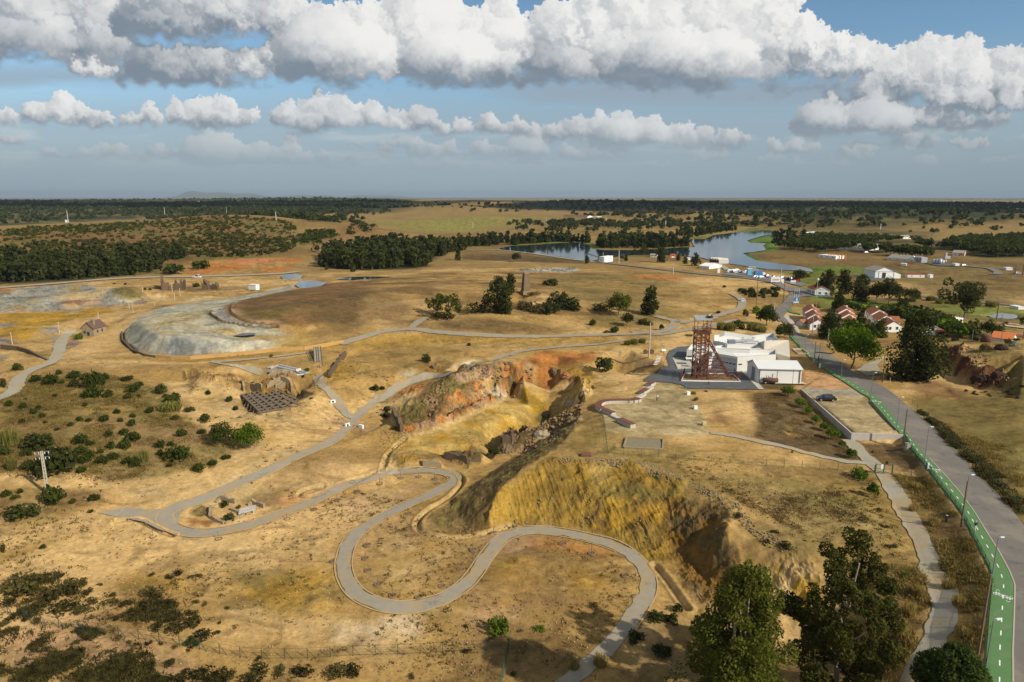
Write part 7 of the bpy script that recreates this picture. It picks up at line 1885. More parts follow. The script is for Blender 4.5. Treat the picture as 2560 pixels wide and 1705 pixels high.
 rf=MB().hexa([tuple(p)for p in q]+[(*p[:2],p[2]+.10)for p in q]).build('sheet_roof',M_GREYM,root)
 for k in range(9):
  t=k/8;a_,b_=q[0]*(1-t)+q[1]*t,q[3]*(1-t)+q[2]*t
  MB().beam(a_+[0,0,.12],b_+[0,0,.12],.06,.05).build('roof_seam',M_GREYM,rf)
 return root, W, w, dp, HT, u
hf, HW, hw, hdp, HT, hu = headframe()
O = np.array(hf.location)
p = O + HW(hw + .2,1.6, HT + .42)
nest=empty('stork_nest',p,0,'round twig nest at the right end of the headframe roof','nest')
V,F=cards([(.55*math.cos(t),.55*math.sin(t),.25,.32)for t in np.linspace(0,6.28,12)],420,.13,5,.3)
link('twigs',np_mesh('twigs',V,F),pmat('twig',(.10,.07,.045),.95),nest)
st=empty('stork',p+[-.1,0,.42],0,'white bird with dark wing tips on the nest of the headframe','bird')
def lathe_body(name, pts, m, parent, n=8):
 """One continuous body swept along a spine of (x, y, z, radius)."""
 V=[];pts=np.array(pts,float);T=np.gradient(pts[:,:3],axis=0)
 for q, t in zip(pts, T):
  t=t/(np.linalg.norm(t)+1e-9);a=np.cross(t,[0,1,0]);a/=np.linalg.norm(a)+1e-9;b=np.cross(t,a)
  V+=[q[:3]+q[3]*(a*math.cos(k*2*math.pi/n)+b*math.sin(k*2*math.pi/n))for k in range(n)]
 F=[(i*n+k,i*n+(k+1)%n,(i+1)*n+(k+1)%n,(i+1)*n+k)for i in range(len(pts)-1)for k in range(n)]
 me=bpy.data.meshes.new(name);me.from_pydata([tuple(q)for q in V],[],F+[tuple(range(n)),tuple(range(len(V)-n,len(V)))]);me.polygons.foreach_set('use_smooth',[True]*len(me.polygons))
 return link(name, me, m, parent)
lathe_body('body',[(-.42,0,.02,.02),(-.30,0,.08,.10),(-.1,0,.14,.17),(.12,0,.20,.16),(.25,0,.32,.08),(.28,0,.48,.05),(.30,0,.62,.06),(.36,0,.66,.055),(.44,0,.66,.02),(.62,0,.62,.008)],M_WHITE,st)
MB().box((-.38,.0,.05),(.3,.2,.06)).build('wing_tip', M_DARKM, st)
# low white curb and red grille round the shaft
rt=empty('shaft_enclosure',at_z('K',300,1390,0),0,'white low kerb with red fence panels round the headframe base','enclosure')
O2 = np.array(rt.location)
ring=[at_z('K',-120,1375,0),at_z('K',935,1395,0),at_z('K',815,1265,0),at_z('K',-60,1245,0)]
gd=poly_sheet('shaft_ground',np.array(ring),pmat('shaft_earth',(.20,.12,.05),.95,noise=(1,.3)),extra=.07)
for k in range(4):
 a, b = ring[k] - O2, ring[(k + 1) % 4] - O2
 MB().beam(a+[0,0,.16],b+[0,0,.16],.22,.34).build('kerb',M_WHITE,rt)
for a, b in ((ring[1], ring[2]),(ring[3], ring[0])):
 mb = MB(); a, b = a - O2, b - O2
 for z in (.55,1.9): mb.beam(a + [0,0, z], b + [0,0, z],.06)
 for t in np.linspace(0,1,15):q=a*(1-t)+b*t;mb.beam(q+[0,0,.33],q+[0,0,2.0],.05)
 mb.build('fence_panel',M_REDP if False else pmat('dark_red_paint',(.16,.025,.03),.7),rt)
q=at_z('K',368,1438,0)-O2;MB().box(q+[0,0,.45],(.32,.2,.9)).build('sign_post',M_RUST,rt)
mb = MB()
for t in np.linspace(0.02,.98,12):q=(ring[0]-O2)*(1-t)+(ring[1]-O2)*t;mb.beam(q+[0,0,.33],q+[0,0,1.4],.04)
mb.build('rail', M_RUST, rt)

# ------------------------------------------------------------------ raised car park and its concrete walls
def wall_thing(name,label,pts,h,th,m,cat='wall',zb=-.3,panels=0,base=None,group=None,cap=None):
 """A wall along ground points: real thickness, its own end faces; panels are separate bays with open joints."""
 root=empty(name,pts[0],0,label,cat,group);O=np.array(root.location)
 P = [np.array(p, float) for p in pts]
 for i in range(len(P) - 1):
  a,b=P[i]-O,P[i+1]-O;d=(b-a);Lh=np.linalg.norm(d[:2]);n=max(1,int(round(Lh/panels)))if panels else 1
  nn = np.array([-d[1], d[0],0]) / Lh * th / 2
  for k in range(n):
   s,e=a+d*(k/n+(.012/Lh if k else 0)),a+d*((k+1)/n-.012/Lh)
   hs=h if np.isscalar(h)else h[i]+(h[i+1]-h[i])*k/n;he=h if np.isscalar(h)else h[i]+(h[i+1]-h[i])*(k+1)/n
   MB().hexa([s-nn+[0,0,zb],e-nn+[0,0,zb],e+nn+[0,0,zb],s+nn+[0,0,zb],s-nn+[0,0,hs],e-nn+[0,0,he],e+nn+[0,0,he],s+nn+[0,0,hs]]).build('panel' if panels else 'body',m,root)
   if cap:MB().hexa([q+[0,0,z]for z in(hs+.003,hs+.09)for q in(s-nn*1.3,e-nn*1.3,e+nn*1.3,s+nn*1.3)]).build('coping',cap,root)
 return root
wall_thing('retaining_wall','pale concrete wall edging the raised car park',[at_z('Y',255,255,0),at_z('Y',848,777,0),at_z('Y',1300,790,0),at_z('Y',1482,797,0)],[.16,.16,.14,.12],.28,M_CONC,zb=-1.9,panels=3.0)
wall_thing('kerb_wall','low dark kerb wall between the car park and the cycle lane',[at_z('Y',1060,405,0),at_z('Y',1225,590,0),at_z('Y',1380,742,0)],.28,.22,pmat('dark_kerb',(.06,.05,.045),.9),panels=3.0)
# ------------------------------------------------------------------ curved terrace bench and blocks
def bench(label, pts, hh, w, top_, seats, tag_='G'):
 P = [at_z(tag_, x, y, 0) for x, y in pts]
 root=empty('terrace_bench',P[0],0,label,'bench');O=np.array(root.location)
 P=smooth_line(np.array(P)[:,:2],.9)if len(P)>3 else np.array(P)[:,:2]
 s=np.concatenate([[0],np.cumsum(np.linalg.norm(np.diff(P,axis=0),axis=1))]);n=max(1,int(s[-1]/seats))
 for k in range(n):
  a,b=[np.array([np.interp((k+t)/n*s[-1],s,P[:,0]),np.interp((k+t)/n*s[-1],s,P[:,1])])-O[:2]for t in(0,1)]
  d=(b-a)/np.linalg.norm(b-a);nn=np.array([-d[1],d[0]])*w/2;g=d*.015
  q = [a + g - nn, b - g - nn, b - g + nn, a + g + nn]
  MB().hexa([(*p,-.1)for p in q]+[(*p,hh)for p in q]).build('block',M_CONC,root)
  if top_:
   q=[a-nn*1.06,b-nn*1.06,b+nn*1.06,a+nn*1.06];MB().hexa([(*p,hh+.004)for p in q]+[(*p,hh+.09)for p in q]).build('rust_top',M_CORTEN,root)
bench('long curved concrete bench with rust-coloured top on the viewing terrace',[(400,985),(330,1000),(200,1000),(80,1005),(10,1020),(-22,1050),(-10,1070),(30,1095)],.75,1.5,True,1.1)
bench('low concrete bench between two rust-topped ones, upper end of the terrace',[(375,965),(450,925)],.45,1.2,False,3)
bench('short rust-topped bench, second from the upper end of the terrace row',[(415,920),(475,885)],.75,1.5,True,3)
bench('low concrete bench near the upper end of the terrace row',[(465,890),(525,850)],.45,1.2,False,3)
bench('short rust-topped bench at the upper end of the terrace row',[(490,840),(540,815)],.75,1.5,True,3)
bench('rust-topped bench at the lower left of the terrace, behind the last two',[(45,1095),(140,1135)],.75,1.3,True,4)
bench('low concrete bench between rust-topped ones at the lower left of the terrace',[(120,1140),(205,1180)],.45,1.2,False,4)
bench('rust-topped concrete bench at the lowest end of the terrace row',[(200,1195),(335,1260)],.85,1.4,True,6)
for k,(x,y,lb)in enumerate([(895,920,'white concrete block at the plaza edge, farthest of three'),(968,1065,'white concrete block at the plaza edge, middle of three'),(1055,1230,'white concrete block with a yellow side, nearest of three at the plaza edge')]):
 p=at_z('G',x,y,0);r=empty('concrete_block',p,.1,lb,'block','concrete blocks along the plaza');MB().box((0,0,.4),(.85,.85,.8)).build('body',M_WHITE if k<2 else M_CONC,r)
 if k==2:MB().box((0,-.44,.3),(.85,.02,.5)).build('yellow_side',M_YELL,r)
p=at_z('G',868,856,0);r=empty('teal_bin',p,0,'small teal bin beside the asphalt yard','bin');MB().tube((0,0,0),(0,0,.7),.3,.34,10).build('body',M_TEAL,r);MB().tube((0,0,.7),(0,0,.76),.36,.2,10).build('lid',M_TEAL,r)
p=G1('E',1365,308);r=empty('rust_slab',p,.1,'flat rust-brown slab lying on the ground above the ochre slope','slab');MB().hexa([(-1,-.6,0),(1.1,-.7,0),(1.2,.7,0),(-.8,.7,0),(-.95,-.6,.35),(1.0,-.65,.3),(1.15,.6,.45),(-.8,.65,.45)]).build('plate',M_CORTEN,r)
pts=[G1('E',1595,213),G1('E',1798,222),G1('E',1795,278),G1('E',1578,268)]
r=wall_thing('foundation_remains','low stone foundation filled with rubble on the platform',pts+[pts[0]],.35,.4,M_STONE,'ruin')

# ------------------------------------------------------------------ cement tanks: a grid of old concrete bays
def tanks():
 cs=[on_ground('I',[q],0)[0]for q in((655,588),(1005,520),(1370,690),(850,775))]
 z=-2.5;cs=[at_z('I',x,y,z)for x,y in((655,585),(1000,520),(1372,692),(848,770))]
 root=empty('cement_tanks',cs[0],0,'sunken grid of dark concrete tanks with rows of square openings','ruin');O=np.array(root.location)
 def W(s,t):return(cs[0]*(1-s)+cs[1]*s)*(1-t)+(cs[3]*(1-s)+cs[2]*s)*t-O
 n = 7
 for k in range(n):
  s=k/(n-1)*.97+.015;MB().beam(W(s,0),W(s,1),.66 if 0<k<n-1 else .55,.35).build('long_beam',M_TANKC,root)
 for k in range(n - 1):
  s0, s1 = k / (n - 1) * .97 + .015,(k + 1) / (n - 1) * .97 + .015
  for j in range(9):
   t=j/8;MB().beam(W(s0,t)+[0,0,-.03],W(s1,t)+[0,0,-.03],.36,.3).build('cross_beam',M_TANKC,root)
  for j in range(0,9,2):
   q=(W(s0,j/8)*.98+W(s0*.02+s1*.0,j/8)*.02);MB().beam(W(s0,j/8)+[0,0,-.2],W(s0,j/8)+[0,0,-3.2],.5).build('pier',M_TANKC,root)
 # sawtooth piers on the near left side
 for j in range(6):
  t = .06 + j * .15; a = W(-.02, t); d = W(-.16, t + .03)
  MB().add([tuple(a+[0,0,-.1]),tuple(a+[0,0,-3.0]),tuple(d+[0,0,-3.0]),tuple(d*.6+a*.4+[0,0,-1.2])]+[tuple(q+np.array([.35,.25,0]))for q in(a+[0,0,-.1],a+[0,0,-3.0],d+[0,0,-3.0],d*.6+a*.4+[0,0,-1.2])],
     [(0,1,2,3),(7,6,5,4),(0,4,5,1),(1,5,6,2),(2,6,7,3),(3,7,4,0)]).build('sawtooth_pier',M_TANKC,root)
tanks()
def ruin_walls(name,label,tg,segs,h,m=M_STONE,th=.5,cat='ruin'):
 """Broken walls with a stepped, crumbled top edge."""
 P0=G1(tg,*segs[0][0]);root=empty(name,P0,0,label,cat);O=np.array(root.location);r=np.random.default_rng(len(label))
 for a, b, *hh in segs:
  A_,B_=G1(tg,*a),G1(tg,*b);n=max(2,int(np.linalg.norm(B_-A_)/.9));d=B_-A_;nn=np.array([-d[1],d[0],0])/(np.linalg.norm(d[:2])+1e-9)*th/2
  mb = MB(); H_ = hh[0] if hh else h
  tops = H_ * (.55 + .5 * r.uniform(0,1, n + 1)); V = []
  for k in range(n + 1):
   q=A_+d*k/n-O;V+=[q-nn+[0,0,-.8],q+nn+[0,0,-.8],q+nn+[0,0,tops[k]],q-nn+[0,0,tops[k]]]
  F = []
  for k in range(n):
   i,j=4*k,4*k+4;F+=[(i,j,j+3,i+3),(i+1,i+2,j+2,j+1),(i+2,i+3,j+3,j+2),(i,i+1,j+1,j)]
  F += [(0,1,2,3),(4 * n + 3,4 * n + 2,4 * n + 1,4 * n)]
  mb.add(V, F); mb.build('wall', m, root)
 return root
ruin_walls('ruined_chambers','roofless sunken ruin with shrubs inside the hairpin of the gravel path','X',[((770,430),(1010,500),1.0),((770,430),(690,490),.5),((610,740),(830,835),.9),((840,835),(1150,695),.7),((1150,695),(940,610),.9),((1170,690),(1300,620),.6),((1280,505),(1470,580),1.1),((1280,505),(1200,545),.9),((620,600),(610,740),1.2)],.9)
shrub('dark','X',890,800,210,170,'dark green bush filling the sunken ruin inside the hairpin',None)
shrub('dark','X',830,560,140,110,'small dark bush in the back corner of the sunken ruin',None)
shrub('loose','X',1060,590,110,80,'olive bush between the walls of the sunken ruin',None)
r=empty('broken_vault',G1('X',1200,660),.35,'broken concrete vault slab propped over the sunken ruin','ruin')
MB().hexa([(-1.5,-.6,.3),(1.4,-.6,.7),(1.6,1.0,.8),(-1.3,1.0,.5),(-1.5,-.6,.55),(1.4,-.6,.95),(1.6,1.0,1.05),(-1.3,1.0,.75)]).build('slab',M_CONC,r)
for x,y in((-1.2,-.4),(1.1,-.4),(1.3,.8),(-1.0,.8)):MB().box((x,y,.2),(.25,.25,.9)).build('pier',M_CONC,r)
ruin_walls('sawn_rock_fort','crumbling brown masonry knoll behind the cement tanks','I',[((930,515),(1000,470),1.6),((1000,470),(1080,440),2.0),((1080,440),(1190,490),1.8),((1020,505),(1100,470),1.2),((1050,515),(1130,480),1.0),((1195,500),(1200,550),1.6),((690,560),(680,500),1.8),((760,520),(880,520),1.6)],1.5)
ruin_walls('quarry_wall','dark masonry wall lining the quarry hole above the serpentine','J',[((690,1260),(800,1290),1.8),((800,1290),(930,1330),1.9),((930,1330),(1080,1310),1.5)],1.8,M_BRICKD)
ruin_walls('rendered_wall','short grey-tan wall beside the quarry hole','J',[((460,1350),(660,1365),1.6)],1.6,M_STONE)
ruin_walls('pillar_ruin','small square stone tower with a window at the mouth of the old working','J',[((1310,1110),(1400,1120),2.6),((1400,1120),(1440,1080),2.4),((1310,1110),(1330,1060),2.4),((1330,1060),(1420,1060),2.4)],2.5,M_BRICKD,.6)
for k,(tg,x,y,s,lb)in enumerate([('J',1740,1040,1.5,'pale crag standing in the mouth of the dark working'),('J',1350,1180,1.2,'dark boulder heap below the small stone tower'),('J',2060,700,1.3,'pale rock face below the terrace bench'),('J',2180,600,1.2,'ragged rock face at the foot of the terrace'),('J',1780,800,.9,'upright rock at the left of the dark working'),('J',2060,880,1.2,'broken crag on the rim above the dark working'),
           ('J',1870,340,1.2,'dark gold crag in the red ground west of the terrace'),('J',1990,390,1.2,'reddish crag in the red ground west of the terrace'),('R',1680,500,1.4,'upper dark red rock of the cut'),('R',1900,800,1.5,'green-grey rock at the foot of the red cut'),('R',2100,780,1.6,'dark red crag at the right of the red cut'),
           ('R',2120,490,1.5,'grey outcrop on the slope above the red cut'),('R',2260,450,1.2,'low grey outcrop near the right edge of the photo'),('R',1500,395,.8,'flat dark outcrop on the ledge'),('J',580,300,1.0,'dark red outcrop above the gravel path'),('J',1350,300,.8,'orange outcrop at the top of the rock ridge')]):
 p=G1(tg,x,y);rr_=np.random.default_rng(k);bm=bmesh.new();bmesh.ops.create_icosphere(bm,subdivisions=3,radius=1.0)
 co=np.array([v_.co[:]for v_ in bm.verts]);nz=ridged(co[:,0]*1.7+k*9,co[:,1]*1.7+co[:,2]*2.1,4,500+k)
 for v_, n_ in zip(bm.verts, nz): v_.co = v_.co * (.55 + .75 * n_)
 me = bpy.data.meshes.new('rock_outcrop'); bm.to_mesh(me); bm.free()
 col=(.042,.018,.012)if tg=='R' and 'red' in lb else((.30,.24,.15)if 'pale' in lb else((.14,.13,.09)if 'grey' in lb else((.30,.13,.05)if 'orange' in lb or 'reddish' in lb else(.15,.10,.05))))
 o=link('rock_outcrop',me,pmat('crag_stone',col,.95,noise=(1.3,.45),bump=(3,.8,.15)));o.location=(p[0],p[1]+.3,p[2]-.1);o.scale=(s*1.3,s,s*1.15);o.rotation_euler=(0,0,k*1.3);tag(o,lb,'rock')

# ochre retaining wall of the tailings heap and the left stub wall
P=joinpts(('O',[(280,1200),(500,1222),(760,1228),(1100,1195),(1500,1160),(1900,1118),(2355,1092)]),('I',[(1750,34)]))
wall_thing('retaining_wall','long ochre retaining wall along the foot of the grey tailings heap',list(P),1.1,.5,M_OCHREW,panels=6.0)
P=on_ground('O',[(-195,850),(-190,960),(-60,1100),(130,1175),(270,1198)])
wall_thing('retaining_wall','dark curved edge wall at the left end of the tailings heap',list(P),.6,.5,pmat('stained_wall',(.11,.085,.05),.95,noise=(1,.3)))
P=on_ground('A',[(10,1130),(120,1140),(200,1160),(260,1185),(330,1210)])
wall_thing('stub_wall','broken curved masonry wall at the far left edge',list(P),[1.6,1.5,1.3,.9,.4],.6,M_BRICKD,'ruin')
ruin_walls('trench_wall','long dark slanting trench wall right of the ramp','I',[((1600,400),(1680,270),1.6),((1680,270),(1770,150),1.4)],1.5,M_BRICKD,.7)
ruin_walls('trench_wall','upright dark rock wall at the left end of the rock ridge','J',[((235,985),(190,900),2.6),((190,900),(140,790),2.2)],2.4,M_BRICKD,.8)  # dark brick puts the cliff's shade into its colour
# the loading ramp: deck on trestles with twin rails
def ramp():
 a,b=G1('Q',1900,430),G1('I',1470,130);root=empty('loading_ramp',a,0,'straight grey loading ramp on trestles rising behind the cement tanks','ramp');O=np.array(root.location)
 d=b-a;Lh=np.linalg.norm(d[:2]);u=d[:2]/Lh;v=np.array([-u[1],u[0]]);z1=1.6
 W=lambda s,x,z:np.array([u[0]*s*Lh+v[0]*x,u[1]*s*Lh+v[1]*x,d[2]*s+z])
 n = 10
 for k in range(n):
  s0, s1 = k / n + .002,(k + 1) / n - .002
  MB().hexa([W(s0,-1.1,-.05+z1*s0),W(s1,-1.1,-.05+z1*s1),W(s1,1.1,-.05+z1*s1),W(s0,1.1,-.05+z1*s0),W(s0,-1.1,.2+z1*s0),W(s1,-1.1,.2+z1*s1),W(s1,1.1,.2+z1*s1),W(s0,1.1,.2+z1*s0)]).build('deck_slab',M_PATH,root)
 for x in(-1.15,-.3,.3,1.15):MB().beam(W(.02,x,.3),W(1,x,.3+z1),.12,.16).build('side_rail',pmat('dark_rail',(.05,.045,.04),.8),root)
 for s in (.3,.5,.7,.9):
  for x in(-1.0,1.0):MB().beam(W(s,x,z1*s),W(s,x,-1.0),.2).build('trestle_post',M_POLE,root)
 for x in(1.9,2.4):MB().beam(W(.02,x,.2),W(1.0,x,.2+z1*.8),.12,.1).build('pipe_rail',M_DARKM,root)
 br=MB();br.beam(W(.22,1.2,.1),W(.3,6,-.3),.18);br.beam(W(.26,1.2,.1),W(.34,6,-.3),.18)
 for t in np.linspace(0,1,7):br.beam(W(.22+.08*t,1.2+4.8*t,.1-.4*t),W(.26+.08*t,1.2+4.8*t,.1-.4*t),.1)
 br.build('footbridge', M_POLE, root)
ramp()
r=empty('bench_steps',G1('Q',1160,250),0,'long pale stepped concrete bench rows beside the ramp','benches');O=np.array(r.location)
for(a,b,h,w,m)in[((950,290),(1050,265),.3,.8,M_CONC),((1000,305),(1160,250),.35,.7,M_CONC),((1170,255),(1530,335),.45,.6,M_GREYM),((1150,280),(1470,355),.3,.6,M_GREYM),((1480,352),(1560,335),.6,.9,M_WHITE),((1560,355),(1710,385),.35,.6,M_GREYM),((1500,372),(1640,410),.3,.6,M_GREYM),((1490,430),(1620,415),.25,.5,M_WHITE),((1640,405),(1715,385),.4,.6,M_CONC)]:
 p,q=G1('Q',*a)-O,G1('Q',*b)-O;MB().beam(p+[0,0,h/2],q+[0,0,h/2],w,h).build('step',m,r)
for k,(tg,x,y)in enumerate([('Q',2150,935),('I',1940,940),('I',1790,925),('I',1640,660)][:3]):
 p=G1(tg,x,y);r=empty('culvert_head',p,[.5,2.6,.9][k],['white round culvert mouth beside the side path','white culvert head at the path junction, right side','white culvert head at the path junction, left side'][k],'culvert');MB().box((0,0,.35),(1.3,.5,.9)).build('headwall',M_WHITE,r);MB().tube((0,-.28,.4),(0,-.24,.4),.3,.3,12).build('pipe_mouth_shade',M_DARKM,r)  # mouth is a dark disc standing in for the shade inside

# ------------------------------------------------------------------ brick chimney on the mound
M_CHIM=pmat('chimney_brick',(.16,.11,.06),.95,noise=(.9,.4),bump=(5,.5,.08))
def chimney():
 p=G1('B',1272,748);h=height_m('B',p,748,605);w=metres('B',p,50);root=empty('brick_chimney',p,.35,'square tapering brick chimney stack on a mound among dark trees','chimney')
 c = lambda s, z: [(-s, -s, z),(s, -s, z),(s, s, z),(-s, s, z)]
 MB().hexa(c(w*.62,-.5)+c(w*.58,h*.13)).build('plinth',M_BRICKL,root)
 n = 9
 for k in range(n):
  t0,t1=k/n,(k+1)/n;s0,s1=w*(.50-.16*t0),w*(.50-.16*t1)
  MB().hexa(c(s0,h*(.13+.80*t0)+.01)+c(s1,h*(.13+.80*t1))).build('brick_course',M_CHIM,root)
 MB().hexa(c(w*.37,h*.93)+c(w*.38,h*.97)).hexa(c(w*.34,h*.97)+c(w*.33,h)).build('cap',M_BRICKL,root)
chimney()
# ------------------------------------------------------------------ ruined house, works and trailer on the left
A, B = G1('A',562,1038), G1('A',645,1040)
root,W,L=house('ruined_house','roofed stone ruin with a brown gable roof standing alone at the left','house',A,B,6.5,2.8,2.2,'y',M_STONE,M_SLATE,wins=[('f',1.2,.9,.9,.9),('r',2.0,.9,.8,1.1),('r',4.4,.9,.8,1.1)],doors=[('f',L_ if False else 2.6,0,1.1,1.6)for L_ in(1,)],chimneys=[(3.6,2.0,.7)])
ruin_walls('ruined_works','row of broken brown walls and stumps beyond the tailings heap','A',[((1110,728),(1160,728),4.5),((1110,728),(1118,700),6.5),((1150,727),(1175,727),2.5),((1195,725),(1240,725),3.5),((1240,725),(1245,705),5.0),((1255,722),(1275,722),5.5),((1200,712),(1215,712),5),((1290,724),(1320,722),2.0)],4,M_BRICKD,.8)
ruin_walls('ruined_kilns','dark collapsed kiln ruins right of the broken walls','A',[((1385,722),(1430,722),3.5),((1430,722),(1410,690),3.0),((1440,720),(1495,722),3.0),((1495,722),(1480,697),2.6),((1400,680),(1430,695),2.5),((1455,718),(1470,718),3.5)],3,M_BRICKD,1.2)
house('white_trailer','white box trailer parked alone beyond the tailings heap','trailer',G1('A',1703,730),G1('A',1753,730),2.6,2.6,0,'flat',M_WALLW,M_WHITE,z=gz_at(*G1('A',1703,730)[:2])+.6)
p=G1('T',600,282);house('mast_cabin','small pale cabin beside the mast on the scrubby hill','hut',p,p+[5,0,0],4,5.5,0,'flat',M_WALLW,M_WALLW)

# ------------------------------------------------------------------ village: office, warehouse, terraces, far buildings
A, B = G1('M',1888,803), G1('M',2162,815)
Cb = G1('M',1748,742); sk = (Cb - A)[:2]; dl = np.linalg.norm(sk)
root,W,L=house('office_building','white office with blue base band and orange tiled roof at the junction','building',A,B,dl,3.2,1.7,'y',M_WALLW,M_TILE,wins=[('f',2.3,1.1,1.2,.9),('f',5.3,1.1,1.2,.9)]+[('l',dl*t,1.0,1.1,1.2)for t in(.12,.27,.55,.75,.9)],band=(M_BLUE,.55),skew=sk)
for x,s,m in((2.9,.42,M_BLUE),(3.6,.14,M_BLUE),(3.9,.12,M_BLUE),(4.2,.14,M_BLUE),(4.5,.12,M_BLUE),(4.8,.10,M_BLUE)):
 q=W(x*L/8.4,-.03,3.35 if s>.3 else 3.25);MB().box(q,(s*1.2,.03,s)).build('wall_lettering',m,root)
A,B=G1('N',692,604),G1('N',905,605);sk=(G1('N',676,552)-A)[:2]
root,W,L=house('warehouse','large white warehouse trimmed in bright blue with a grey ribbed roof','warehouse',A,B,11,4.6,2.4,'y',M_WALLW,M_FIBRE,doors=[('f',5.6,0,2.2,3.6)],band=(M_BLUE,.35),skew=(-.12,1))
for p,q in(((.1,-.04,.4),(.1,-.04,4.6)),((L-.1,-.04,.4),(L-.1,-.04,4.6)),((.1,-.04,4.3),(L-.1,-.04,4.3)),((2.4,-.04,.4),(2.4,-.04,4.2))):MB().beam(W(*p),W(*q),.35,.06).build('blue_trim',M_BLUE,root)
q=[W(L+.02,.6,0),W(L+4.6,.6,0),W(L+4.6,10,0),W(L+.02,10,0)]
MB().hexa([tuple(p)for p in q]+[(q[0][0],q[0][1],4.2),(q[1][0],q[1][1],2.4),(q[2][0],q[2][1],2.4),(q[3][0],q[3][1],4.2)]).build('lean_to',M_WALLW,root)
far_b=[  # name, label, tag, A, B, depth m, wall px, roof m, ridge, roof material
 ('storage_shed','long low white shed with red eaves right of the blue-trimmed warehouse','N',(1060,593),(1250,596),4,32,0,'flat',M_REDP),
 ('white_hut','small white cube hut right of the long low shed','N',(1310,598),(1343,598),3,33,0,'flat',M_WALLW),
 ('factory_hall','long white hall with mottled grey roof and white-red base','N',(830,398),(1145,425),14,26,2.4,'x',M_FIBRE),
 ('gable_hall','white gabled hall among the far pines','N',(640,298),(790,275),30,30,3,'y',M_FIBRE),
 ('hill_house','white house alone on the rise before the far pines','N',(1012,166),(1098,164),10,24,1.6,'x',M_FIBRE),
 ('low_house','white house with two red pillars at the edge of the pine wood','N',(1560,350),(1692,356),12,32,1.8,'x',M_FIBRE),
 ('small_shed','white shed below the small orange tower','N',(1280,233),(1330,232),6,14,1,'x',M_WALLW),
 ('valley_hut','small white hut in the dry field at the far right','N',(2156,513),(2226,514),4,26,0,'flat',M_WALLW),
 ('gate_hut','white gate hut beside the far curving road','N',(1590,472),(1636,472),4,30,0,'flat',M_WALLW),
 ('ruin_block','small white roofless blocks on the bank below the long hall','N',(985,462),(1046,465),4,22,0,'flat',M_WALLW),
 ('depot','white depot with orange posts and flat awning beyond the lake tip','N',(70,375),(262,393),10,34,0,'flat',M_WALLW),
 ('pump_house','white pump house at the right end of the dam','S',(222,682),(298,686),14,80,0,'flat',M_WALLW),
 ('lake_cottage','small white gabled cottage before the sawtooth house','S',(1842,782),(2025,760),8,40,1.6,'y',M_WALLW),
 ('lake_hut','tiny white hut between trees on the lake shore','S',(1532,648),(1580,648),5,26,0,'flat',M_WALLW),
 ('shore_shed','grey-white shed on the lake shore left of the tall dark tree','S',(975,605),(1070,608),6,30,1,'x',M_FIBRE),
 ('farmhouse','long white farmhouse with reddish roof in the far fields','V',(592,237),(692,237),16,12,3,'x',M_TILE2),
 ('farmhouse','left wing of the long white farmhouse in the far fields','V',(475,226),(560,232),16,10,3,'x',M_TILE2),
 ('farm_shed','low white shed right of the far farmhouse','V',(730,233),(784,233),12,8,0,'flat',M_WALLW),
 ('ridge_villa','white villa on the far wooded ridge at the left','T',(1765,98),(1835,92),20,12,0,'flat',M_WALLW),
 ('yard_house','white buildings by the lake woods, left one with a yellow door','W',(290,405),(365,408),12,18,0,'flat',M_WALLW),
 ('brown_barn','brown barn with a white roof by the lake woods','W',(385,408),(470,402),14,22,2,'x',M_ROOFW),
 ('far_sheds','pale blue-white sheds at the far right edge','W',(1905,158),(2020,156),20,9,0,'flat',M_ROOFW),
 ('far_sheds','second run of pale sheds farther right near the frame edge','W',(2215,162),(2340,162),20,8,0,'flat',M_ROOFW),
 ('flat_house','white flat-roofed hut with two dark doorways by the sports courts','H',(1692,690),(1806,678),5,52,0,'flat',M_WALLW),
 ('grey_roof_house','white house with a dark flat roof left of the flat-roofed hut','H',(1482,668),(1650,684),6,24,0,'flat',pmat('dark_roof',(.06,.06,.065),.9)),
 ('orange_roof_house','low house with a bright orange tiled roof at the right','H',(2062,826),(2245,832),7,32,1.5,'x',pmat('bright_tile',(.55,.16,.05),.85,noise=(2,.2))),
 ('end_gable','tall white gable end behind the huge dark eucalyptus','H',(1488,742),(1570,776),5,70,1.2,'x',M_WALLW),
 ('brown_garage','brown garage with a dark opening right of the white gable end','H',(1572,778),(1642,772),6,32,.8,'x',M_TILE2),
 ('red_pavilion','small house with an orange tiled roof behind the third terrace','H',(1172,690),(1248,692),6,35,1.6,'x',M_TILE),
 ('white_outhouse','cluttered white outhouse left of the first terrace','H',(322,688),(378,700),12,34,1.0,'y',M_TILE),
 ('corner_hut','white hut by the far lane at the right edge','N',(2290,950),(2355,950),5,28,0,'flat',M_WALLW)]
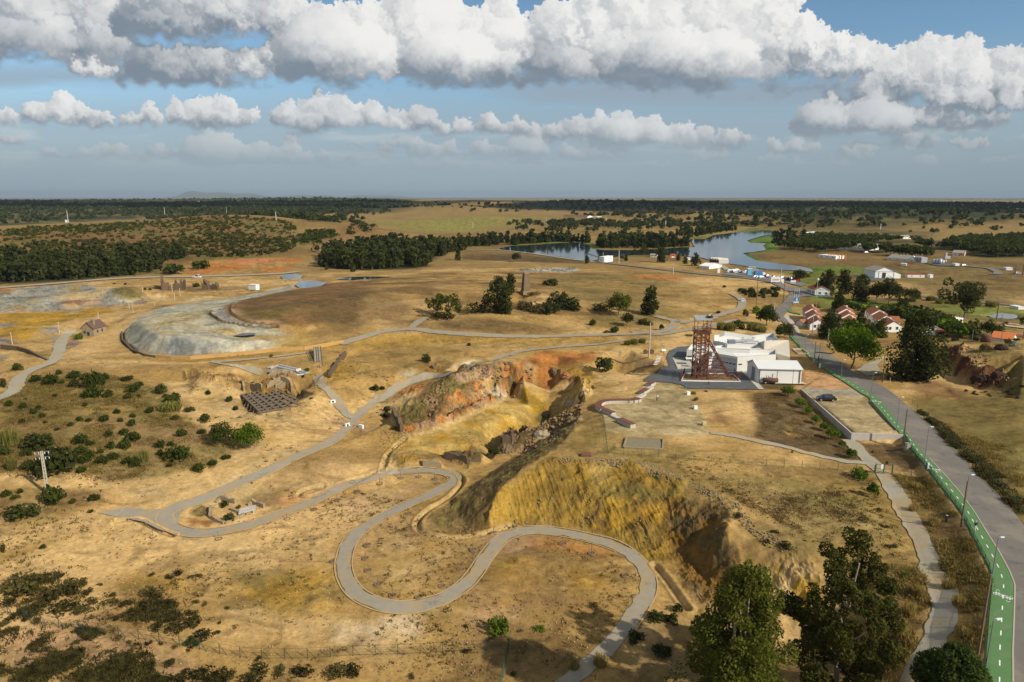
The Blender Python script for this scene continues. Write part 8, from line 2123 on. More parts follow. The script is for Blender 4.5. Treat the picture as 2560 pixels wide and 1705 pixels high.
for nm, lb, tg, a, b, dpth, wpx, rh, rg, rm in far_b:
 A,B=G1(tg,*a),G1(tg,*b);wh=metres(tg,A,wpx);L_=np.linalg.norm((B-A)[:2])
 wn=[]if wh<1.6 or L_<5 else[('f',L_*(i+.5)/max(2,int(L_/5)),wh*.38,min(1.3,wh*.4),wh*.34)for i in range(max(2,int(L_/5)))]
 dr = []
 if nm=='flat_house':wn=[];dr=[('f',L_*.33,0,.9,wh*.7),('f',L_*.75,0,.9,wh*.7)]
 if nm in ('pump_house', 'gable_hall', 'end_gable'): wn = wn[:1]
 wm_=M_WALLW if nm not in('brown_barn','brown_garage')else M_TILE2
 root,W,L=house(nm,lb,'building',A,B,dpth,wh,rh,rg,wm_,rm,wins=wn,doors=dr)
 if nm=='brown_garage':MB().box(W(L*.4,-.03,wh*.4),(L*.5,.06,wh*.7),math.atan2((B-A)[1],(B-A)[0])).build('garage_opening_shade',M_DARKM,root)  # dark panel stands in for the shade inside the garage
 if nm == 'depot':
  for t in(.35,.5,.65,.9,1.1,1.3):MB().beam(W(L*t,dpth*.5,0),W(L*t,dpth*.5,wh*1.7),.8,.8).build('orange_post',M_ORANGE,root)
 if nm == 'low_house':
  for t in(.62,.95):MB().beam(W(L*t,-.4,0),W(L*t,-.4,wh),.9,.5).build('red_pillar',M_REDP,root)
 if nm == 'factory_hall':
  MB().beam(W(0,-.06,wh*.08),W(L,-.06,wh*.08),.1,wh*.14).build('red_base',M_REDP,root)
  for x,z0,z1 in((L*1.04,0,wh*2.0),(L*1.12,0,wh*2.2)):MB().box(W(x,4,(z0+z1)/2),(4.5,6,z1)).build('plant_tower',M_GREYM,root)
  MB().beam(W(L*.82,2,wh*1.5),W(L*.9,2,wh*2.3),1.2,1.0).build('white_hoist',M_WALLW,root)
 if nm == 'pump_house':
  c2=G1('S',60,610)-np.array(root.location);MB().beam(W(0,6,wh*.6),c2+[0,0,3],1.2,.3).build('jetty_bridge',M_DARKM,root)
p=G1('N',1298,215);r=empty('orange_tower',p,0,'small square orange tower among the far pines','tower');hh=metres('N',p,36);MB().prism([(-2,-2),(2,-2),(2,2),(-2,2)],0,hh).build('shaft',M_YELL,r);MB().box((0,0,hh+.3),(4.4,4.4,.6)).build('cap',M_BRICKL,r)
p = G1('N',1310,598)
for i,(x,y,wd,ht)in enumerate([(1350,448,34,55),(1385,450,34,58),(1420,452,38,62),(1452,452,26,50)]):
 p=G1('N',x,y);rr,hh=metres('N',p,wd)/2,metres('N',p,ht);r=empty('silo',p,0,['leftmost','second','third and widest','rightmost'][i]+' steel silo of the cluster beside the tall mast','silo','silos beyond the dry field')
 MB().tube((0,0,0),(0,0,hh),rr,rr,14).build('tank',M_GREYM,r,True);MB().tube((0,0,hh),(0,0,hh*1.1),rr,rr*.2,14).build('cone_top',M_GREYM,r);MB().tube((0,0,0),(0,0,hh*.12),rr*1.02,rr*1.02,14).build('blue_base',M_BLUE,r)
p=G1('N',1475,420);r=empty('plant_mast',p,0,'slim pale tower with a platform rising behind the silos','tower');hh=metres('N',p,100);MB().tube((0,0,0),(0,0,hh),1.2,1.0,8).build('shaft',M_CONC,r);MB().box((1,0,hh*.5),(4,3,2)).build('platform',M_GREYM,r)
p=G1('S',1305,615);r=empty('orange_gantry',p,0,'bright orange gantry frame on the lake shore','gantry');wv=metres('S',p,60);hv=metres('S',p,48);MB().box((-wv/2,0,hv/2),(1.2,1.2,hv)).box((wv/2,0,hv/2),(1.2,1.2,hv)).box((0,0,hv),(wv,1.2,1.0)).build('frame',M_ORANGE,r);MB().box((0,0,hv*.25),(wv*.6,1.5,hv*.4)).build('base',M_WALLW,r)
# sawtooth house on the lake shore
A,B=G1('S',1848,682),G1('S',1985,698);r=empty('sawtooth_house',A,0,'white house with four sawtooth gables and dark red front by the lake','house');O=np.array(r.location);A2,u,v,L=frame_of(A,B);hh=metres('S',A,50)
dpt = metres('S', A, 105)
for k in range(4):
 x0, x1 = L * k / 4 + .03, L * (k + 1) / 4 - .03
 W_=lambda x,y,z:(u[0]*x+v[0]*y+y*.8*u[0],u[1]*x+v[1]*y+y*.8*u[1],z)
 V=[W_(x0,0,0),W_(x1,0,0),W_(x1,dpt,0),W_(x0,dpt,0),W_(x0,0,hh),W_(x1,0,hh),W_(x1,dpt,hh),W_(x0,dpt,hh),W_((x0+x1)/2,0,hh*1.5),W_((x0+x1)/2,dpt,hh*1.5)]
 g=MB().add(V,[(0,1,5,8,4),(1,2,6,5),(2,3,7,9,6),(3,0,4,7)]).build('gable_bay',M_WALLW,r)
 MB().add([W_(x0-.1,-.2,hh),W_((x0+x1)/2,-.2,hh*1.52),W_((x0+x1)/2,dpt,hh*1.52),W_(x0-.1,dpt,hh),W_(x1+.1,-.2,hh),W_(x1+.1,dpt,hh)],[(0,1,2,3),(1,4,5,2)]).build('roof',M_CREAM,g)
 MB().add([W_(x0,-.06,.1),W_(x1,-.06,.1),W_(x1,-.06,hh*.95),W_(x0,-.06,hh*.95)],[(0,1,2,3)]).build('red_front',pmat('dark_red_front',(.11,.03,.025),.8),g)
# stepped terraces of houses
def terrace(label, tg, A, B, Cc, units, hw, rh, dz, roofm):
 A,B,Cc=G1(tg,*A),G1(tg,*B),G1(tg,*Cc);sk=(Cc-A)[:2];D=np.linalg.norm(sk);sk/=D
 for k in range(units):
  o=np.array([sk[0],sk[1],0])*D*k/units;L_=np.linalg.norm((B-A)[:2])
  house('terraced_house',label[k],'house',A+o,B+o,D/units-.12,hw,rh,'y',M_WALLW,roofm,wins=[('l',D/units*t,1.0,.9,1.1)for t in(.25,.7)]+([('f',L_*.3,1.0,.9,1.1),('f',L_*.7,1.0,.9,1.1)]if k==0 else[]),
    doors=[('l',D/units*.48,0,.9,2.0)],chimneys=[(L_*.62,D/units*.8,.02)],z=gz_at(*A[:2])+dz*k,skew=sk,eave=.2)
nm3 = ['nearest', 'middle', 'farthest']
terrace([n+' house of the first red-roofed terrace, beside the road' for n in nm3],'H',(443,732),(590,730),(372,618),3,2.3,1.8,.7,M_TILE)
terrace([n+' house of the second red-roofed terrace, half hidden by trees' for n in nm3],'H',(740,728),(895,722),(668,630),3,2.3,1.8,.7,M_TILE)
terrace([n+' house of the third terrace with stepped white gables' for n in nm3],'H',(1112,752),(1265,748),(928,640),3,2.3,1.8,.7,M_TILE)
p=G1('H',2012,838);r=empty('rust_water_tank',p,0,'squat round rust-coloured water tank on the ledge at right','tank');rr,hh=metres('H',p,84)/2,metres('H',p,66);MB().tube((0,0,-.2),(0,0,hh),rr,rr,20).build('shell',M_RUSTB,r,True)
for k in range(3):MB().tube((0,0,hh*(.2+.3*k)),(0,0,hh*(.2+.3*k)+.12),rr+.05,rr+.05,20).build('hoop',M_RUST,r)
p=G1('R',1360,812);r=empty('stone_block',p,.35,'square stone block plinth at the foot of the huge eucalyptus','block');MB().box((0,1,.9),(2.6,2.4,2.2)).build('body',M_STONE,r);MB().box((0,1,2.05),(2.8,2.6,.16)).build('cap',M_CONC,r)
p=G1('M',1545,960);r=empty('information_board',p,0,'blue information board on three white posts beside the junction','sign')
for x in(-1.0,0,1.0):MB().tube((x,.05,0),(x,.05,7.5),.07).build('post',M_WHITE,r)
MB().box((0,0,1.9),(2.4,.08,2.6)).build('panel',M_BLUE,r);MB().box((0,-.05,1.0),(2.4,.02,.5)).build('white_strip',M_WHITE,r);MB().box((.2,-.05,2.2),(.5,.02,1.2)).build('pale_mark',M_LAMPH,r)
p = G1('H',0,0) if False else at_z('Y',1205,1250,-1.5)
def gate():
 root=empty('field_gate',at_z('Y',1130,1252,-1.5),0,'green wire gate with a white and a red notice at the footpath','gate');O=np.array(root.location);m=M_FENCEG
 for x,y in((1130,1252),(1228,1258),(1328,1262)):q=at_z('Y',x,y,-1.5)-O;MB().beam(q,q+[0,0,2.0],.16).build('gate_post',m,root)
 for a, b in (((1130,1252),(1228,1258)),((1228,1258),(1328,1262))):
  p_, q_ = at_z('Y', *a, -1.5) - O, at_z('Y', *b, -1.5) - O
  leaf=MB().beam(p_+[0,0,1.0],q_+[0,0,1.0],.06).build('gate_leaf',m,root)
  for z in(.15,1.85):MB().beam(p_+[0,0,z],q_+[0,0,z],.06).build('rail',m,leaf)
  MB().add([p_+[0,0,.15],q_+[0,0,.15],q_+[0,0,1.85],p_+[0,0,1.85]],[(0,1,2,3)]).build('netting',M_NETF,leaf)
 q=at_z('Y',1208,1256,-1.5)-O;MB().box(q+[0,-.08,1.45],(.62,.03,.9)).build('white_notice',M_WHITE,root)
 q=at_z('Y',1250,1258,-1.5)-O;MB().box(q+[0,-.08,1.7],(.36,.03,.34)).build('red_notice',pmat('pink_red',(.5,.12,.14),.7),root)
gate()
for tg,x,y,w,h,lb,m in[('Y',1515,965,.85,1.3,'grey concrete cabinet by the lane fence',M_CONC),('Y',1752,1205,.35,1.3,'slim white meter box by the lane fence',M_LAMPH),('F',1480,678,.3,1.1,'black marker post in the dry grass',M_DARKM),('R',208,672,.5,1.4,'white meter cabinet at the old yard gate',M_WHITE)]:
 p=G1(tg,x,y);r=empty('utility_cabinet',p,.2,lb,'cabinet');MB().box((0,0,h/2-.1),(w,w*.7,h+.2)).build('body',m,r);MB().box((0,0,h+.04),(w*1.1,w*.8,.06)).build('lid',M_GREYM,r)
r=empty('planter',G1('K',1990,880),0,'low walled planter beside the cycle lane','planter');O=np.array(r.location);Q=[G1('K',*q)-O for q in((1860,815),(2050,815),(2150,900),(1960,890))]
for k in range(4):MB().beam(Q[k]+[0,0,.2],Q[(k+1)%4]+[0,0,.2],.22,.5).build('planter_side',M_CONC,r)
r=empty('yard_gate_frame',G1('R',145,622),0,'dark overhead gate beam on posts across the old yard entrance','gate');O=np.array(r.location);a=G1('R',145,622)-O;b=G1('R',330,640)-O;hh=height_m('R',np.array(r.location),622,505)
MB().beam(a+[0,0,hh],b+[0,0,hh],.25).build('beam',M_DARKM,r);q=G1('R',185,668)-O;MB().beam(q,q+[0,0,hh],.18).build('post',M_DARKM,r)
mb = MB()
for t in np.linspace(math.pi, 2 * math.pi, 9)[:-1]:
 s=math.pi/8;c=q+[0,0,hh];mb.beam(c+[1.1*math.cos(t),0,1.3*math.sin(t)],c+[1.1*math.cos(t+s),0,1.3*math.sin(t+s)],.1)
mb.build('hoop', M_DARKM, r)
r=empty('yard_bridge',G1('G',590,620),0,'small white stepped footbridge with rails by the planted hollow','bridge');O=np.array(r.location)
for k in range(6):a=G1('G',600-k*7,545+k*15)-O;MB().box(a+[0,0,.2],(1.4,.5,.14)).build('step',M_WHITE,r)
mb = MB()
for(a,b)in(((560,540),(640,520)),((640,520),(668,570)),((668,570),(640,640))):p,q=G1('G',*a)-O,G1('G',*b)-O;mb.beam(p+[0,0,1],q+[0,0,1],.06);mb.beam(p,p+[0,0,1],.06);mb.beam(q,q+[0,0,1],.06)
mb.build('handrail', M_RUST, r)
r=empty('palisade',G1('G',440,780),0,'row of short timber posts lining the slope below the asphalt yard','fence');O=np.array(r.location)
for k in range(26):t=k/25;p=G1('G',440+180*t,782-105*t)-O;MB().beam(p,p+[0,0,.7],.14).build('post',M_POLE,r)
r=empty('palisade',G1('G',250,725),0,'row of short timber posts across the planted hollow','fence');O=np.array(r.location)
for k in range(26):t=k/25;p=G1('G',250+300*t,728-90*t-25*math.sin(t*3))-O;MB().beam(p,p+[0,0,.6],.16).build('post',M_POLE,r)
r=empty('rusty_machine',G1('G',490,505),.2,'pair of rusty machine wheels on the bank beside the tall concrete pole','machine')
for x in(-.9,1.2):MB().tube((x,-.3,.7),(x,.3,.7),.7,.7,14).build('wheel',M_RUSTB,r)
MB().beam((-.9,0,.7),(1.2,0,.7),.25).build('axle', M_RUSTB, r)
r=empty('white_sign',G1('G',648,490),.3,'small white tilted panel on the bank beyond the yard','sign');MB().hexa([(-.7,-.3,.5),(.7,-.3,.5),(.7,.3,.9),(-.7,.3,.9),(-.7,-.3,.56),(.7,-.3,.56),(.7,.3,.96),(-.7,.3,.96)]).build('panel',M_WHITE,r);MB().beam((0,0,0),(0,0,.6),.12).build('post',M_YELL,r)

# ------------------------------------------------------------------ lamps, poles, fences, stakes
def street_lamp(p, h, label, arm=(.9,.25)):
 root=empty('street_lamp',p,0,label,'street lamp','street lamps along the cycle lane')
 MB().tube((0,0,-.2),(0,0,h),.07,.045,8).build('pole',M_LAMP,root);MB().box((0,0,.15),(.22,.22,.3)).build('base',M_LAMP,root)
 MB().beam((0,0,h),(arm[0]*.5,arm[1]*.5,h+.06),.05).build('arm',M_LAMP,root);MB().box((arm[0]*.75,arm[1]*.75,h+.06),(.62,.24,.09),math.atan2(arm[1],arm[0])).build('lamp_head',M_LAMPH,root)
for tg,x,y,yt,lb in[('Y',720,155,-95,'street lamp at the sand yard corner of the car park'),('Y',1072,400,58,'street lamp at the upper corner of the car park'),('Y',1380,742,350,'street lamp at the lower corner of the car park'),('Y',1710,1155,705,'street lamp beside the slim white meter box'),
       ('F',1572,668,420,'street lamp beside the wooden pole near the walking man'),('L',957,775,495,'street lamp beside the bend of the cycle lane'),('R',192,655,410,'street lamp in front of the old yard gate'),('R',52,470,325,'farthest street lamp on the cycle lane'),('L',905,1490,1110,'nearest street lamp, at the lower right corner')]:
 p = G1(tg, x, y); street_lamp(p, height_m(tg, p, y, yt), lb)
def post(kind, p, h, label, group=None, r=.14, arms=0, m=None, w=1.6):
 root=empty(kind,p,.15,label,'pole',group);MB().tube((0,0,-.3),(0,0,h),r,r*.7,7).build('shaft',m or M_POLEC,root)
 for k in range(arms):
  a=MB().beam((-w/2,0,h-.3-.6*k),(w/2,0,h-.3-.6*k),.1).build('cross_arm',M_DARKM,root)
  for x in(-w/2,0,w/2):MB().tube((x,0,h-.25-.6*k),(x,0,h-.05-.6*k),.05).build('insulator',M_LAMPH,a)
 return root
U=[('Y',1465,880,490,'thick wooden pole at the corner of the car park wall',.15,0,M_POLE),('F',1562,705,450,'dark wooden pole beside the lane near the walking man',.14,0,M_POLE),('G',497,542,190,'tall concrete pole on the bank beside the planted hollow',.24,0,M_POLEC),('G',1945,895,662,'thin leaning rust pole in front of the white shed',.06,0,M_RUSTB),
  ('R',145,622,392,'concrete pole at the old yard gate',.22,0,M_POLEC),('R',288,452,262,'pale pole beside the bright green tree',.16,0,M_POLEC),('R',122,355,95,'tall thin pole by the first terrace',.14,1,M_POLEC),('R',880,660,450,'thin pole by the gravel side road',.1,0,M_POLE),('R',942,845,775,'short concrete post at the roadside',.12,0,M_POLEC),
  ('R',865,820,680,'rusted timber frame post beside the road',.2,1,M_RUSTB),('M',812,978,390,'tall pole on the rough slope, left of the junction',.2,1,M_POLE),('M',1310,942,480,'tall pole beside the road junction',.2,1,M_POLE),('M',1257,622,305,'thick concrete pole beside the truck',.24,0,M_POLEC),('M',975,890,742,'short pole on the rough slope',.14,0,M_POLE),
  ('M',1130,1245,905,'pole behind the museum beside the green trees',.18,1,M_POLEC),('M',1920,830,505,'white-globed lamp mast in front of the white office',.14,0,M_POLEC),('M',1905,1110,930,'thin white pole behind the first terrace',.1,0,M_POLEC),('M',1250,1245,1170,'small lamp post at the pavement corner',.08,0,M_LAMP),('M',1423,1005,850,'small pole at the lane corner',.08,0,M_LAMP),
  ('A',407,1020,945,'pole behind the ruined stone house',.14,0,M_POLEC),('A',85,1100,1015,'pole near the broken curved wall at the left',.14,0,M_POLEC),('A',678,945,875,'pole right of the ruined stone house',.14,0,M_POLEC),('A',912,880,832,'pole beside the tailings heap, nearer of two',.14,0,M_POLEC),('A',885,852,800,'pole beside the tailings heap, farther of two',.14,0,M_POLEC),
  ('A',1197,797,742,'pole at the pale bare patch, nearest of three',.16,0,M_POLEC),('A',1180,742,672,'pole among the broken walls',.16,0,M_POLEC),('A',1234,767,712,'pole at the pale bare patch, right one',.16,0,M_POLEC),('A',977,740,700,'pole left of the broken walls',.16,0,M_POLEC),('A',1060,835,805,'short pole by the grey pools',.12,0,M_POLEC),
  ('B',1908,548,453,'tall concrete pole beside the pump house road',.4,0,M_POLEC),('B',1800,546,466,'thinner pole beside the pump house',.25,0,M_POLEC),('B',2280,616,546,'pole beside the dam road',.3,0,M_POLEC),('R',2065,172,-15,'tall dark pole beside the village pond',.25,1,M_POLE),('R',2345,370,170,'dark pole at the right edge by the courts',.2,1,M_POLE),
  ('N',2340,570,430,'dark pole at the far right edge of the dry field',.4,1,M_POLE),('N',2255,560,450,'thin pole beside the white hut in the dry field',.25,1,M_POLE),('R',890,150,45,'green lamp post behind the third terrace',.1,1,M_FENCEG),('R',1085,130,30,'green lamp post beside the tall dark tree',.1,0,M_FENCEG),('R',1675,150,75,'green lamp post behind the flat-roofed hut',.1,0,M_FENCEG),
  ('R',1432,320,105,'two-armed green floodlight post left of the flat-roofed hut',.14,1,M_FENCEG),('R',1805,400,270,'thin lamp post left of the rust tank',.1,0,M_LAMP),('R',2112,400,270,'thin lamp post by the orange roof',.1,0,M_LAMP),('R',2118,190,110,'lamp post by the sand court',.1,0,M_LAMP),
  ('T',628,282,170,'white mast on the left crest of the scrubby hill',.8,0,M_CONC),('T',1518,222,140,'white mast behind the middle of the scrubby hill',.8,0,M_CONC),('T',2086,200,137,'white mast behind the right crest of the scrubby hill',.6,0,M_CONC),('U',185,264,182,'white mast right of the scrubby hill',.6,0,M_CONC),
  ('V',315,296,232,'thin pale pylon in the yellow-green field',.5,0,M_CONC),('V',865,292,236,'thin pale pylon at the edge of the oak pasture',.6,0,M_LAMPH),('V',1412,322,262,'thin pale pylon above the lakeside grove',.6,0,M_LAMPH),('W',1034,345,290,'pale pylon above the pine wood',.6,0,M_LAMPH),('U',1995,330,280,'thin pale pylon beside a lone oak',.5,0,M_CONC)]
for tg, x, y, yt, lb, r_, arms, m in U:
 p=G1(tg,x,y);post('utility_pole' if m is not M_CONC else 'mast',p,height_m(tg,p,y,yt),lb,None,r_,arms,m)
p=G1('M',1920,830);r=empty('globe_lamp',p+[0,0,height_m('M',p,830,505)],0,'white globe on top of the mast before the white office','lamp');bm=bmesh.new();bmesh.ops.create_icosphere(bm,subdivisions=2,radius=.55);me=bpy.data.meshes.new('globe');bm.to_mesh(me);bm.free();link('globe',me,M_WHITE,r);MB().tube((0,0,-.8),(0,0,-.5),.1).build('collar',M_LAMP,r)
p=at_z('L',815,1590,-1);h=height_m('L',p,0,765);post('utility_pole',p,h,'long wooden pole rising at the lower right edge beside the lane fence',None,.15,0,M_POLE)
# perforated concrete power pole on the left slope
p=G1('D',266,520);h=height_m('D',p,520,285);r=empty('power_pole',p,.25,'pale concrete power pole with insulator arms on the left slope','power pole')
for x in(-.22,.22):MB().beam((x,0,-.3),(x*.6,0,h),.12,.3).build('flange',M_POLEC,r)
for k in range(11):z=h*(.05+k*.087);MB().box((0,0,z),(.44-.015*k,.2,.16)).build('rung',M_POLEC,r)
for k, z in enumerate((h - .15, h - 1.2)):
 a=MB().beam((-1.4+.5*k,0,z),(1.4-.3*k,0,z+.1),.09).build('cross_arm',M_LAMP,r)
 for x in(-1.1,-.5,.5,1.1):MB().tube((x,0,z-.35),(x,0,z),.06).build('insulator',M_LAMPH,a)
M_FENCED = pmat('dark_green_post',(.022,.045,.034),.7)
# fences
def fence(label,pts,h,step,net=None,post_m=M_FENCEG,pw=.07,wires=3,name='wire_fence',braces=0):
 P=np.asarray(pts)[:,:2];s=np.concatenate([[0],np.cumsum(np.linalg.norm(np.diff(P,axis=0),axis=1))]);n=max(2,int(round(s[-1]/step)))
 q=[np.array([np.interp(k/n*s[-1],s,P[:,0]),np.interp(k/n*s[-1],s,P[:,1])])for k in range(n+1)];Z=[gz_at(*p)for p in q]
 root=empty(name,(*q[0],Z[0]),0,label,'fence');O=np.array(root.location);q3=[np.array([*p,z])-O for p,z in zip(q,Z)]
 for i, p in enumerate(q3):
  MB().beam(p-[0,0,.2],p+[0,0,h],pw).build('fence_post',post_m,root)
  if braces and i%braces==0 and i<n:MB().beam(p+[0,0,h*.85],p+(q3[i+1]-p)*.35,pw*.7).build('brace',post_m,root)
 mb = MB()
 for a, b in zip(q3[:-1], q3[1:]):
  for k in range(wires):z=h*(.15+.8*k/max(1,wires-1));mb.beam(a+[0,0,z],b+[0,0,z],.018)
 w = mb.build('wire', post_m, root); w['kind'] = 'stuff'
 nb = MB()
 for a,b in zip(q3[:-1],q3[1:]):nb.add([a+[0,0,.05],b+[0,0,.05],b+[0,0,h*.97],a+[0,0,h*.97]],[(0,1,2,3)])
 nb.build('netting', net or M_NETF, root)
fence('green netting fence along the left edge of the cycle lane',[on_ground('F',[q])[0]+np.array([-.25,-.1,0])for q in[(1255,222),(1300,297),(1380,392),(1450,488),(1560,628),(1640,788),(1722,952),(1732,1010),(1716,1200),(1700,1400),(1696,1568),(1694,1800)]],1.5,2.4,M_NET)
fence('thin green wire fence across the platform above the ochre slope',joinpts(('E',[(1487,295),(1560,305),(1700,315),(1913,328)]),('F',[(130,340),(300,358),(470,372),(650,380),(820,390),(940,396),(1080,405)])),1.6,3.3,None)
fence('wire fence from the gate to the cycle lane',on_ground('Y',[(1335,1265),(1510,1282),(1670,1300),(1790,1265)]),1.6,3.0,None)
fence('tall teal netting fence down the left side of the viewing terrace',[at_z('G',x,y,0)for x,y in((20,1130),(40,1250),(70,1458))],1.7,2.6,M_NETF)
fence('wire fence with slanting braces along the bottom of the slope',joinpts(('D',[(-60,1175),(50,1195),(120,1213),(265,1258),(340,1272),(410,1282),(490,1292),(570,1303),(645,1314),(730,1328),(885,1348),(970,1363),(1150,1398),(1240,1417),(1330,1432),(1425,1443),(1545,1443),(1665,1441),(1778,1438)]),('E',[(0,1428),(120,1424),(240,1422),(355,1418),(470,1412),(587,1402),(705,1396),(825,1394),(935,1390)])),1.7,3.0,None,M_FENCED,.055,braces=1)
fence('teal netting fence running straight to the bottom edge of the photo',on_ground('E',[(938,1395),(925,1450),(905,1560),(880,1700)]),1.8,2.4,M_NET)
fence('old wire fence along the right verge of the road',on_ground('F',[(1290,20),(1400,130),(1520,240),(1650,360),(1780,490),(1913,640)]),1.2,4.0,None)
fence('dark green netting fence along the lane behind the museum',on_ground('K',[(1800,600),(1860,720),(1990,790)]),1.3,2.5,M_NET)
# stakes of newly planted trees along the serpentine
ck = 0
M_SOIL = pmat('dug_soil',(.16,.10,.05),.95, noise=(3,.3))
for tg,L_ in(('E',[(97,508,475),(220,465,430),(337,435,397),(437,428,397),(527,438,405),(540,466,438),(380,632,597),(150,805,768),(140,880,840),(155,947,905),(210,1025,985),(292,1087,1040),(566,1035,1000),(670,945,905),(740,832,795),(855,740,703),(1240,800,748),(1398,852,795),(1585,975,968),(437,1098,1092)]),
    ('D',[(850,760,715),(1215,772,728),(1597,662,628),(1745,608,570),(1875,556,525),(990,750,740),(1855,895,880)])):
 for x, y, yt in L_:
  p=G1(tg,x,y);r=empty('tree_stake',p,ck*.7,'thin planting stake in a dug basin beside the serpentine path','stake','planting stakes along the serpentine path');ck+=1
  h=max(.3,height_m(tg,p,y,yt));MB().beam((0,0,-.1),(.05,.02,h),.07).build('stake',M_POLE,r)
  mb=MB();n=12;V=[(rr_*math.cos(2*math.pi*k/n),rr_*math.sin(2*math.pi*k/n),zz)for rr_,zz in((.75,-.03),(.55,.14),(.35,.02),(0.05,.02))for k in range(n)]
  mb.add(V,[(i*n+k,i*n+(k+1)%n,(i+1)*n+(k+1)%n,(i+1)*n+k)for i in range(3)for k in range(n)]);mb.build('soil_basin',M_SOIL,r)

# ------------------------------------------------------------------ the clouds over the far plain, above the frame, whose shade lies on the woods
M_CLOUD=bpy.data.materials.new('cloud_white');M_CLOUD.use_nodes=True
b_=M_CLOUD.node_tree.nodes['Principled BSDF'];b_.inputs['Base Color'].default_value=(.85,.85,.86,1);b_.inputs['Roughness'].default_value=1.0;b_.inputs['Specular IOR Level'].default_value=0.0
for k,(cx,cy,sx,sy)in enumerate([(-1300,2900,1500,520),(900,2250,1300,430),(2100,2500,900,480),(-2500,3500,900,500)]):
 r_ = np.random.default_rng(40 + k); z = 1250; bm = bmesh.new()
 ox, oy = SUN_DIR[0] / SUN_DIR[2] * z, SUN_DIR[1] / SUN_DIR[2] * z
 for j in range(26):
  a,q=r_.uniform(0,6.28),math.sqrt(r_.uniform(0,1));rr=r_.uniform(.16,.34)
  bmesh.ops.create_icosphere(bm,subdivisions=2,radius=1.0,matrix=Matrix.Translation((cx+ox+q*math.cos(a)*sx,cy+oy+q*math.sin(a)*sy,z+r_.uniform(0,90)))@Matrix.Diagonal((rr*sx,rr*sy*1.3,120*(1-.5*q),1)))
 me=bpy.data.meshes.new('cloud');bm.to_mesh(me);bm.free();me.polygons.foreach_set('use_smooth',[True]*len(me.polygons));tag(link('cloud',me,M_CLOUD),kind='structure')

# ------------------------------------------------------------------ vehicles
def car(p,rz,paint,label,L=4.4,Wd=1.8,Hh=1.5,group=None,cat='car',detail=True,name='parked_car'):
 root = empty(name, p, rz, label, cat, group); x = L / 2; y = Wd / 2
 prof=[(-x,.35),(-x,.75),(-x*.93,.92),(-x*.80,.96),(-x*.62,Hh*.97),(-x*.1,Hh),(x*.22,Hh*.95),(x*.52,.98),(x*.92,.82),(x,.62),(x,.35)]
 def shell(pr, hw, tuck):
  n = len(pr); V = []
  for s in (-1,1):
   for a,z in pr:V.append((a,s*hw*(1-tuck*max(0,z-.95)/.6),z))
  return V,[tuple(range(n-1,-1,-1)),tuple(range(n,2*n))]+[(k,(k+1)%n,n+(k+1)%n,n+k)for k in range(n)]
 V,F=shell(prof,y,.28);b=MB().add(V,F).build('body',paint,root)
 if not detail: return root
 gl=[(-x*.60,1.0),(-x*.55,Hh*.93),(-x*.1,Hh*.955),(x*.20,Hh*.91),(x*.44,1.0)]
 for s in (-1,1):
  MB().add([(a,s*(y*(1-.28*(z-.95)/.6)+.012),z)for a,z in gl],[tuple(range(5))]).build('side_window',M_GLASS,root)
 ys = y * .8
 MB().add([(x*.27,-ys*.9,Hh*.93),(x*.27,ys*.9,Hh*.93),(x*.51,ys,1.02),(x*.51,-ys,1.02)],[(0,1,2,3)]).build('windscreen',M_GLASS,root)
 MB().add([(-x*.67,-ys*.9,Hh*.9),(-x*.67,ys*.9,Hh*.9),(-x*.80,ys,1.0),(-x*.80,-ys,1.0)],[(0,1,2,3)]).build('rear_window',M_GLASS,root)
 for a in (-x * .62, x * .62):
  for s in (-1,1):
   w=MB().tube((a,s*(y-.2),.33),(a,s*(y+.015),.33),.33,.33,14).build('wheel',M_TYRE,root);MB().tube((a,s*(y+.01),.33),(a,s*(y+.025),.33),.2,.2,10).build('rim',M_GREYM,w)
 for s in (-1,1):
  MB().box((x-.02,s*y*.68,.68),(.08,.4,.16)).build('headlight',M_LAMPH,root);MB().box((-x+.01,s*y*.75,.82),(.06,.3,.22)).build('tail_light',M_REDP,root);MB().box((x*.36,s*(y+.07),1.0),(.16,.16,.12)).build('wing_mirror',paint,root)
 return root
a, b = at_z('Y',458,392,0), at_z('Y',660,400,0)
car((a+b)/2+[0,.6,.06],math.atan2((a-b)[1],(a-b)[0]),M_CARK,'black estate car parked alone on the raised car park',4.5,1.85,1.55)
p=G1('M',575,915);car(p,1.2,M_CARW,'white car on the gravel loop road beyond the headframe')
p=G1('M',1578,780);car(p,1.9,M_CARB,'dark blue car driving at the junction before the white office')
p=G1('A',1350,642);car(p,3.0,M_CARW,'white car on the far gravel road at the left',5.0,2.0,2.0)
p=G1('N',1685,470);car(p,.1,M_CARS,'pale car on the curving road beyond the silos')
p=G1('N',2278,555);car(p,.2,M_CARS,'silver car in the dry field near the right edge')
p=G1('N',600,322);car(p,.2,M_CARW,'white car at the edge of the far pines')
ps=['white','silver','blue','black','silver','white'];pm=[M_CARW,M_CARS,M_CARB,M_CARK,M_CARS,M_CARW];k=0
for rw,(a,b,n)in enumerate([((270,385),(640,395),14),((930,470),(1100,485),6),((1100,490),(1440,525),9),((780,480),(940,495),3),((300,370),(480,365),5)]):
 A, B = G1('M', *a), G1('M', *b)
 for i in range(n):
  q=A+(B-A)*(i+.5)/n;car((q[0],q[1],gz_at(*q[:2])+.3),1.75 if rw<3 else .2,pm[k%6],ps[k%6]+' car in the crowded vehicle park by the lake',4.4,1.8,1.5+.3*(k%4==0),'vehicles in the crowded park by the lake','car',True);k+=1
